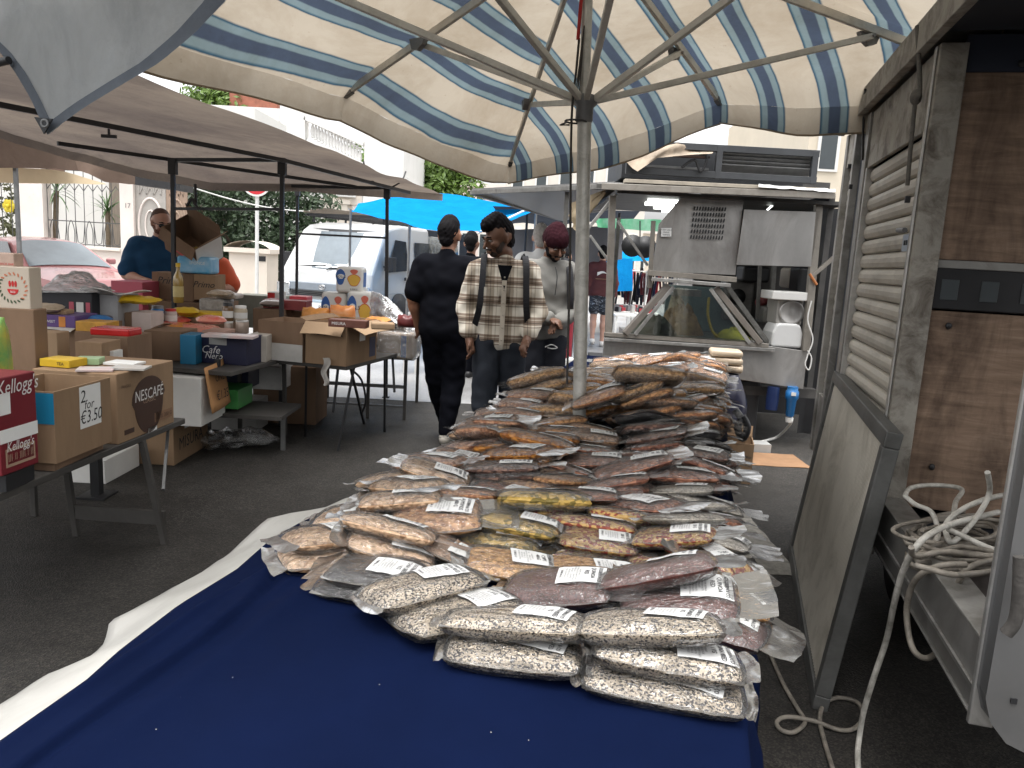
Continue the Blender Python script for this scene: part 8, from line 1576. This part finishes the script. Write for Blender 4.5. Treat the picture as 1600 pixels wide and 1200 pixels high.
# stooping person in orange
mo = P(352, 440, 7.7)
p5, H5 = person('stooping person in an orange t-shirt handling a grey pack behind the cartons', (mo.x-.10, 7.7, .06), 14, SKIN_F,
    J(lean=(-.10, -.20, -.20), ash=(-.285, -.18, 1.20), bsh=(.085, -.18, 1.20), ael=(-.32, -.20, .98), awr=(-.13, -.38, .97), bel=(.20, -.22, .98), bwr=(.06, -.40, .99)), dict(mat=M('orange_tshirt', (.62, .10, .035), .75, 0, .15, 4, .15, 200), sleeve='short', hem=.84, loose=.024, name='tshirt'), dict(mat=BLK_TR), (0, 20, 0), dict(CROP), None, BLACK, 1.0, face=True)
q = MB(); q.box((-.02, -.44, 1.00), (.13, .08, .08), yawm(15)); q.build('grey_pack', GREYMET, p5, bevel=.015, local=True); q = MB(); pts = [(-.12, -.28, 1.28), (-.10, -.33, 1.15), (-.08, -.33, 1.03)]; q.beam(pts[0], pts[1], .04, .012, 0, (0, -1, 0)); q.beam(pts[1], pts[2], .04, .012, 0, (0, -1, 0)); q.build('dark_strap', M('brown_strap', (.16, .06, .04), .8), p5, local=True)
# far walker in maroon top and camouflage shorts
gm = G(930, 541, 0)
p6, H6 = person('far walker from behind in a maroon top and camouflage shorts', (gm.x+.02, gm.y, 0), 174, SKIN_F,
    J(akn=(-.09, -.04, .50), aan=(-.09, .03, .10), bkn=(.09, -.02, .50), ban=(.085, .14, .15), btoe=(.09, .02, .06)), dict(mat=M('maroon_top', (.085, .022, .024), .85, 0, .15, 4, .15, 200), sleeve='long', hem=.90, loose=.026, name='top'), dict(mat=camo(), len='short', loose=.014), (0, 5, 0), dict(CROP), None, M('white_trainer', (.62, .6, .57), .6), 1.0, face=False, res=.012)
q = MB(); q.grid(lambda u, v: Vector((lerp(-.085, .075, u), .148, 1.30+.02*math.sin(u*4)+(v-.5)*(.05*u+.012))), 10, 3); q.build('back_logo', WPR, p6, local=True); q = MB(); q.span((-.12, .146, 1.195), (.10, .149, 1.207)); q.build('back_print', LTBR, p6, local=True)
# three partly hidden people
def simple(lab, px, py, Y, yaw, sk, topm, hairm, botm=BLK_TR, sleeve='short', head=(0, 0, 0), **k):
    c = P(px, py, Y); sc_ = (c.z+.0)/1.735; return person(lab, (c.x, Y, 0), yaw, sk, J(), dict(mat=topm, sleeve=sleeve, hem=.85, loose=.02, name='top'), dict(mat=botm), head, dict(CROP, mat=hairm), None, k.pop('shoes', BLACK), sc_, face=k.pop('face', False), res=.012, **k)
simple('white haired person in a white top behind the man in the beanie', 846, 357, 8.6, 175, SKIN_F, M('white_top', (.66, .66, .65), .85, 0, .06, 4, .1, 200), M('grey_hair', (.42, .39, .36), .7, 0, .3, 60, .5, 120))
simple('dark clothed man standing between the two nearest men beside the van', 738, 368, 9.4, 140, SKIN_T, BLK_T, HAIRB, face=True, head=(30, 0, 0))
def stripe_top():
    m_, t, out = nodes('striped_top'); co = coords(t, False); wv = N(t, 'TexWave', i_Scale=9.0); wv.bands_direction = 'Z'; t.links.new(co, wv.inputs['Vector']); r_ = ramp(t, [(.4, (.42, .4, .36)), (.6, (.12, .11, .10))]); t.links.new(wv.outputs['Fac'], r_.inputs[0]); p = N(t, 'BsdfPrincipled', i_Roughness=.85); t.links.new(r_.outputs[0], p.inputs['Base Color']); t.links.new(p.outputs[0], out.inputs[0]); return m_
simple('shopper in a striped top pulling a trolley behind the parasol pole', 885, 392, 11.0, 150, SKIN_T, stripe_top(), HAIRB, shoes=M('white_shoe', (.6, .6, .58), .6))
for i, (px, py, Y, tm, lb) in enumerate(((1003, 420, 27, M('far_grey_top', (.2, .2, .22), .8), 'tiny far shopper in grey behind the clothes rails'), (985, 412, 30, M('far_red_top', (.4, .05, .05), .8), 'tiny far shopper in red beside the clothes rails'))): simple(lb, px, py, Y, 170, SKIN_T, tm, HAIRB)
# shopping trolley
tl = thing('shopping_trolley', 'blue checked and red shopping trolley on small white wheels', 'trolley', P(880, 520, 10.6)); tl.location.z = 0; a, b = P(868, 538, 10.6), P(898, 485, 10.6)
q = MB(); q.span((a.x, 10.6, .10), (lerp(a.x, b.x, .45), 10.9, b.z)); q.build('blue_bag', M('blue_check', (.03, .06, .17), .7, 0, .5, 30), tl, bevel=.03); q = MB(); q.span((lerp(a.x, b.x, .47), 10.62, .10), (b.x, 10.9, b.z+.05)); q.build('red_bag', M('red_bag_cloth', (.28, .02, .035), .7, 0, .3, 6), tl, bevel=.03)
q = MB(); q.tube([(b.x, 10.75, .06), (b.x+.02, 10.75, 1.0), (b.x+.02, 10.9, 1.02)], .012, 6); q.build('handle', BLACK, tl)
for x in (a.x+.05, b.x-.02): q = MB(); q.lathe([(.03, -.02), (.085, -.02), (.085, .02), (.03, .02)], (x, 10.58, .087), 16, 0, 'Y'); q.build('wheel', WHITE, tl)
# ------------------------------------------------------------------ pale van
VANP = M('pale_van_paint', (.46, .46, .45), .4, 0, .04, 1.5, .0, 5, coat=.15, dirt=(.4, .4, .39), dscale=1.5, damt=.3); GLD = glass('van_windscreen', (.50, .55, .57), .34); VGREY = M('van_grey_trim', (.22, .25, .28), .4, 0, .1, 4, 0); CHROME = M('chrome', (.6, .6, .6), .15, 1, .1, 4, 0)
van = thing('parked_van', 'pale van with a ladder roof rack parked behind the kitchen rolls', 'van', (0, 0, 0)); vc = P(504, 470, 13.35); van.location = (vc.x+.0, 13.35, 0); van.rotation_euler = (0, 0, R(-17)); van.scale = (1.08, 1.05, 1.0)
# local: front faces -y, width x, length +y
VW_ = 1.70
side = [(0.02, .35), (0.0, .55), (.02, .80), (.10, 1.05), (.62, 1.78), (.80, 1.88), (1.3, 1.95), (4.2, 1.93), (4.35, 1.6), (4.38, .35)]
def vsec(y, z, s): tz = max(0, (z-1.05)/.9); return Vector((s*(VW_/2-.10*tz**1.3), y, z))
q = MB(); n_ = len(side); vs = [vsec(y, z, -1) for y, z in side]+[vsec(y, z, 1) for y, z in side]; q.add(vs, [tuple(range(n_)), tuple(range(2*n_-1, n_-1, -1))]+[(i, n_+i, n_+(i+1) % n_, (i+1) % n_) for i in range(n_)]); q.build('van_body', VANP, van, bevel=.06, seg=3, local=True)
def scr(u, v, o=.0): y, z = lerp(.16, .615, v), lerp(1.11, 1.765, v); w = lerp(VW_/2-.10, VW_/2-.17, v); return Vector((lerp(-w, w, u), y-.012-o+.06*((2*u-1)**2), z+.004))
q = MB(); q.grid(lambda u, v: scr(lerp(-.045, 1.045, u), lerp(-.08, 1.07, v)), 12, 6); q.build('windscreen_seal', BLACK, van, local=True); q = MB(); q.grid(lambda u, v: scr(u, v, .012), 12, 6); ws_ = q.build('windscreen', M('windscreen_sky', (.16, .19, .21), .1, 0, .25, 1.5, 0, 5, coat=.3), van, local=True)
for x0, x1_ in ((-.72, -.05), (.0, .66)): q = MB(); q.tube([scr(.5+x0/1.5, -.03, .03), scr(.5+(x0+.05)/1.5, .02, .03), scr(.5+x1_/1.6, .10, .03)], .010, 6); q.build('wiper', BLACK, van, local=True)
q = MB(); q.lathe([(.055, 0), (.055, .004), (0, .004)], scr(.90, .22, .03), 16, 0, 'Y'); q.build('licence_disc', WHITE, van, local=True)
q = MB(); q.grid(lambda u, v: scr(lerp(.12, .75, u), lerp(.03, .14, v), .014)+Vector((0, 0, .03*mnoise.noise(Vector((u*8, v*2, 1))))), 12, 3); q.build('dashboard_papers', PAPER, van, local=True)
q = MB(); q.span((-.62, -.022, .73), (.62, .03, .87)); q.build('grille_panel', VGREY, van, bevel=.015, local=True)
for k in range(3): q = MB(); q.span((-.58, -.03, .64+.03*k), (.58, .02, .655+.03*k)); q.build('grille_slat', BLACK, van, local=True)
q = MB(); q.tube([(.055*math.cos(a), -.027, .80+.038*math.sin(a)) for a in np.linspace(0, 6.28, 19)[:-1]], .007, 6, closed=True); q.tube([(.02*math.cos(a), -.027, .80+.036*math.sin(a)) for a in np.linspace(0, 6.28, 15)[:-1]], .006, 6, closed=True); q.tube([(.038*math.cos(a), -.027, .815+.014*math.sin(a)) for a in np.linspace(0, 6.28, 15)[:-1]], .006, 6, closed=True); q.build('badge', CHROME, van, local=True)
for s in (-1, 1):
    q = MB(); q.span((s*.60, -.026, .64), (s*.83, .05, .84)); hl = q.build('headlight', M('headlamp_glass', (.42, .44, .44), .12, .1, .2, 9, .1, 40, coat=.6), van, bevel=.02, local=True); q = MB(); q.tube([(s*.60, -.028, .64), (s*.83, -.02, .64), (s*.83, -.02, .84), (s*.60, -.028, .84)], .01, 6, closed=True); q.build('rim', CHROME, hl, local=True)
    q = MB(); q.span((s*(VW_/2+.02), .42, 1.13), (s*(VW_/2+.17), .56, 1.37)); q.tube([(s*(VW_/2-.03), .5, 1.2), (s*(VW_/2+.06), .5, 1.2)], .015, 6); q.build('wing_mirror', BLACK, van, bevel=.03, local=True)
    q = MB(); pts = [vsec(.62, 1.10, s), vsec(1.42, 1.13, s), vsec(1.40, 1.66, s), vsec(.98, 1.68, s)]; q.sheet([p+Vector((s*.004, 0, 0)) for p in (pts if s < 0 else pts[::-1])], .006); q.build('side_window', M('dark_side_glass', (.035, .04, .045), .08, 0, .3, 4, 0, 5, coat=.7), van, local=True)
    q = MB(); pts = [vsec(1.75, 1.14, s), vsec(3.9, 1.16, s), vsec(3.88, 1.66, s), vsec(1.76, 1.66, s)]; q.sheet([p+Vector((s*.004, 0, 0)) for p in (pts if s < 0 else pts[::-1])], .006); q.build('rear_side_window', bpy.data.materials['dark_side_glass'], van, local=True)
    q = MB()
    for a, b in (((.50, .6), (.52, 1.1)), ((1.55, .45), (1.52, 1.75)), ((.52, .72), (4.2, .72))): q.beam(vsec(*a, s)+Vector((s*.001, 0, 0)), vsec(*b, s)+Vector((s*.001, 0, 0)), .012, .006)
    q.build('door_seam', VGREY, van, local=True); q = MB(); q.box(vsec(1.32, .98, s)+Vector((s*.01, 0, 0)), (.03, .14, .06)); q.build('door_handle', BLACK, van, bevel=.008, local=True)
    for y in (1.05, 3.5):
        q = MB(); q.lathe([(0, -.001), (.36, 0), (.36, .02), (0, .021)], (s*(VW_/2-.008), y, .36), 24, 0, 'X'); q.build('wheel_arch', BLACK, van, local=True); q = MB(); q.lathe([(.15, -.09), (.29, -.09), (.31, -.06), (.31, .06), (.29, .09), (.15, .09)], (s*(VW_/2-.06), y, .31), 24, 0, 'X'); wh = q.build('wheel', BLACK, van, local=True); q = MB(); q.lathe([(.17, s*.06), (.06, s*.08), (0, s*.08)], (s*(VW_/2-.06), y, .31), 18, 0, 'X'); q.build('rim', GREYMET, wh, local=True)
q = MB(); q.span((-.86, -.07, .36), (.86, .1, .58)); q.build('bumper', M('bumper_blue_grey', (.26, .33, .38), .45, 0, .1, 4), van, bevel=.03, local=True); q = MB(); q.span((-.26, -.078, .42), (.26, -.072, .53)); pn_ = q.build('number_plate', WHITE, van, local=True)
rk = MB()
for x in (-.66, .66): rk.beam((x, .55, 2.04), (x, 4.3, 2.04), .04, .035)
for k in range(7): rk.beam((-.66, .6+k*.6, 2.05), (.66, .6+k*.6, 2.05), .03, .05)
for k in range(4):
    for x in (-.66, .66): rk.beam((x, .8+k*1.1, 1.93), (x, .8+k*1.1, 2.04), .03, .03)
rk.build('roof_rack', BLACKP, van, local=True)
q = MB()
for k in range(4): q.beam((-.6+.12*k, .4, 2.09+.02*k), (-.5+.14*k, 3.6, 2.09+.02*k), .035, .03)
q.build('rack_poles', M('pole_wood', (.16, .13, .10), .8), van, local=True)
# second vehicle behind the van
c2 = thing('white_car', 'white rounded car seen behind the open side of the van', 'car', P(690, 440, 17)); c2.location.z = 0
cc = P(690, 440, 17); q = MB(); prof = [(-2.0, .35), (-2.05, .75), (-1.2, .95), (-.5, 1.42), (.9, 1.45), (1.7, .98), (2.0, .9), (2.0, .35)]; q.prism([(y, z) for y, z in prof], (cc.x-.8, 17, 0), (0, 1, 0), (0, 0, 1), 1.65); q.build('car_body', VANP, c2, bevel=.10, seg=3)
q = MB(); q.span((cc.x-.81, 16.6, .98), (cc.x-.79, 18.0, 1.36)); q.build('side_glass', bpy.data.materials['dark_side_glass'], c2)
for y in (15.6, 18.3): q = MB(); q.lathe([(.1, -.1), (.31, -.1), (.31, .1), (.1, .1)], (cc.x-.72, y, .31), 20, 0, 'X'); q.build('wheel', BLACK, c2)
dv = thing('open_van_side', 'dark open van body hung with cables beside the pale van', 'van', P(700, 420, 15.8)); dv.location.z = 0; a, b = P(655, 362, 15.6), P(725, 372, 15.6)
q = MB(); q.beam((a.x, 15.6, .3), (a.x, 15.6, a.z), .08, .08); q.beam((b.x, 15.6, .3), (b.x, 15.6, b.z), .16, .08); q.beam((a.x, 15.6, a.z), (b.x, 15.6, b.z), .1, .12); q.build('door_frame', BLACKP, dv); q = MB()
for k in range(14): x = lerp(a.x+.1, lerp(a.x, b.x, .5), k/13); q.tube([(x, 15.55, a.z-.1), (x+.02, 15.5, a.z-.4-.03*(k*7 % 5)), (x+.04, 15.55, a.z-.15)], .012, 5)
q.build('hanging_leads', M('mixed_leads', (.3, .3, .28), .7, 0, .5, 30), dv); q = MB(); q.beam((a.x+.02, 15.4, 1.0), (a.x+.02, 15.4, 1.35), .1, .35); q.build('side_box', BLACK, dv)
wt = thing('white_table', 'small white table standing behind the clear plastic cover', 'table', P(650, 520, 9.5)); wt.location.z = 0; a, b = P(630, 518, 9.4), P(656, 518, 9.4); q = MB(); q.span((a.x, 9.4, a.z-.03), (b.x, 9.9, a.z)); q.build('table_top', WHITE, wt)
for x in (a.x+.03, b.x-.03): q = MB(); q.beam((x, 9.43, 0), (x, 9.43, a.z-.03), .04, .04); q.build('leg', WHITE, wt)
# ------------------------------------------------------------------ red car in front of the garden wall
CARR = M('faded_red_paint', (.38, .17, .17), .22, 0, .06, 1.5, 0, 5, coat=.6)
cr = thing('red_car', 'dusty red car with twin round headlights parked behind the stall', 'car', (0, 0, 0)); nose = P(186, 440, 13.0); cr.location = (nose.x, 13.0, 0); cr.rotation_euler = (0, 0, R(62))
# local: nose at y=0 pointing -y
CW = 1.72
def csec(u, v):
    """body shell: u along length 0..1, v across 0..1"""
    prof = [(0.0, .30, .70), (.06, .62, .78), (.14, .74, .82), (.9, .84, .86), (1.25, .90, .86), (1.95, 1.34, .64), (2.3, 1.38, .62), (3.1, 1.34, .62), (3.75, .96, .82), (4.3, .90, .8), (4.42, .35, .76)]
    x = u*(len(prof)-1); i = min(int(x), len(prof)-2); t = x-i; y = lerp(prof[i][0], prof[i+1][0], t); z = lerp(prof[i][1], prof[i+1][1], t); hw = lerp(prof[i][2], prof[i+1][2], t); s = 2*v-1
    return Vector((s*hw, y, z-.09*abs(s)**3.0*(1 if y < 1.25 else .6)))
q = MB(); q.grid(csec, 60, 20)
for s in (0, 1): q.grid(lambda u, v, s=s: (lambda p: Vector((p.x*(1-v)+(2*s-1)*min(.86, abs(p.x)+.2*1)*v if v else p.x, p.y, lerp(p.z, .28, v))))(csec(u, s)), 60, 4, flip=s == 0)
q.build('car_body', CARR, cr, local=True)
q = MB(); q.grid(lambda u, v: csec(lerp(.405, .495, u), lerp(.06, .94, v))+Vector((0, -.015, .012)), 10, 10); q.build('windscreen', bpy.data.materials['windscreen_sky'], cr, local=True)
for s in (-1, 1):
    q = MB(); pts = [(s*.84, 1.5, .94), (s*.66, 2.0, 1.28), (s*.645, 3.0, 1.28), (s*.80, 3.5, .96)]; q.sheet([Vector(p)+Vector((s*.02, 0, 0)) for p in (pts if s > 0 else pts[::-1])], .01); q.build('side_window', bpy.data.materials['dark_side_glass'], cr, local=True)
    q = MB(); q.grid(lambda u, v: Vector((s*(.10+.17*u), .035-.012*v, .50+.13*v)), 2, 2, flip=s < 0); q.tube([(s*.10, .02, .50), (s*.27, .03, .50), (s*.27, .02, .63), (s*.10, .01, .63)], .012, 6, closed=True); q.build('kidney_grille', BLACK, cr, local=True)
    for k in range(2):
        q = MB(); q.lathe([(.075, 0), (.08, -.02), (.06, -.028), (0, -.032)], (s*(.40+.19*k), .04, .565), 18, 0, 'Y'); hl = q.build('headlight', bpy.data.materials['headlamp_glass'], cr, local=True); q = MB(); q.tube([(s*(.40+.19*k)+.08*math.cos(a), .02, .565+.08*math.sin(a)) for a in np.linspace(0, 6.28, 19)[:-1]], .010, 6, closed=True); q.build('rim', BLACK, hl, local=True)
    for y in (.85, 3.5): q = MB(); q.lathe([(.1, -.1), (.30, -.1), (.31, 0), (.30, .1), (.1, .1)], (s*.80, y, .31), 22, 0, 'X'); q.build('wheel', BLACK, cr, local=True)
    q = MB(); q.box((s*.92, 1.55, 1.0), (.16, .1, .11)); q.build('wing_mirror', CARR, cr, bevel=.03, local=True)
q = MB(); q.span((-.80, -.06, .30), (.80, .12, .47)); q.build('bumper', CARR, cr, bevel=.04, local=True)
q = MB(); q.lathe([(.035, 0), (.035, -.006), (0, -.008)], (0, .10, .70), 16, 0, 'Y'); q.build('round_badge', WHITE, cr, local=True)
# sun strip of windscreen posts
# ------------------------------------------------------------------ far clothes stalls seen past the truck post
rnd = random.Random(77)
cl = thing('clothes_rail', 'metal clothes rail crowded with dark garments beyond the camouflage shorts', 'rail', P(1000, 470, 19)); cl.location.z = 0; a, b = P(962, 420, 19), P(1060, 424, 19)
for x in (a.x, (a.x+b.x)/2, b.x): q = MB(); q.tube([(x, 19, 0), (x, 19, a.z)], .02, 6); q.build('post', ALU, cl)
q = MB(); q.tube([(a.x, 19, a.z-.03), (b.x, 19, a.z-.03)], .018, 6); q.build('top_bar', ALU, cl)
cols = [M('garment_%s' % n, c, .85) for n, c in (('red', (.42, .04, .05)), ('black', (.02, .02, .025)), ('navy', (.03, .04, .09)), ('pale', (.5, .48, .45)), ('maroon', (.16, .03, .04)), ('grey', (.2, .2, .21)))]
for k in range(22):
    x = lerp(a.x+.08, b.x-.08, k/21); L_ = rnd.uniform(.5, .95); wd = rnd.uniform(.035, .07); q = MB(); q.grid(lambda u, v: Vector((x+(u-.5)*wd+.02*math.sin(v*5+k), 19+(.28*(v*.3+.35))*math.sin(u*3.14), a.z-.06-L_*v)), 4, 5); o = q.build('garment', cols[k % 6 if k % 3 else rnd.randrange(6)]); tag(o, '%s garment hanging on the far clothes rail, %s from the parasol pole' % (o.data.materials[0].name.split('_')[1], (ORD+['twenty-first'])[k] if k < 21 else 'farthest'), 'garment', 'garments on the far clothes rail')
ft2 = thing('clothes_table', 'white trestle table strewn with small dark goods in the far street', 'table', P(985, 490, 15.5)); ft2.location.z = 0; a, b = P(955, 487, 15.5), P(1010, 490, 15.5)
q = MB(); q.span((a.x, 15.5, a.z-.04), (b.x+.3, 16.4, a.z)); q.build('table_top', WHITE, ft2)
for x in (a.x+.05, (a.x+b.x)/2, b.x): q = MB(); q.beam((x, 15.55, 0), (x, 15.55, a.z-.04), .05, .05); q.build('leg', WHITE, ft2)
q = MB()
for k in range(46): q.box((rnd.uniform(a.x, b.x+.2), rnd.uniform(15.6, 16.3), a.z+.05), (rnd.uniform(.05, .12), .08, rnd.uniform(.06, .18)), yawm(rnd.uniform(0, 90)), k % 4)
o = q.build('small_goods', [cols[0], cols[1], cols[3], cols[5]], ft2); o['kind'] = 'stuff'
hb = thing('hanging_hat', 'pair of round dark hats hanging from the far awning bar', 'hat', P(1008, 382, 9.5)); 
for k, (px, py) in enumerate(((988, 384), (1008, 386))): q = MB(); c = P(px, py, 9.5); q.lathe([(.0, -.02), (.09, -.015), (.13, .0), (.135, .012), (0, .014)], c, 20, 0, 'Y'); q.build('hat', BLACK, hb)
q = MB(); q.tube([P(1000, 345, 9.5), P(1000, 372, 9.5)], .008, 5); q.build('hanging_cord', BLACK, hb)
wc = thing('white_chair', 'white slatted crate stool in the far street beside the truck', 'stool', P(968, 505, 12)); wc.location.z = 0; a, b = P(958, 540, 12), P(976, 492, 12); q = MB(); q.span((a.x, 12, b.z-.03), (b.x+.2, 12.4, b.z)); q.build('seat', WHITE, wc)
for x in (a.x+.02, b.x+.16):
    for y in (12.03, 12.37): q = MB(); q.beam((x, y, 0), (x, y, b.z-.03), .03, .03); q.build('leg', WHITE, wc)
for k in range(4): q = MB(); q.span((a.x+.03, 12.01, .12+.07*k), (b.x+.15, 12.03, .15+.07*k)); q.build('slat', WHITE, wc)
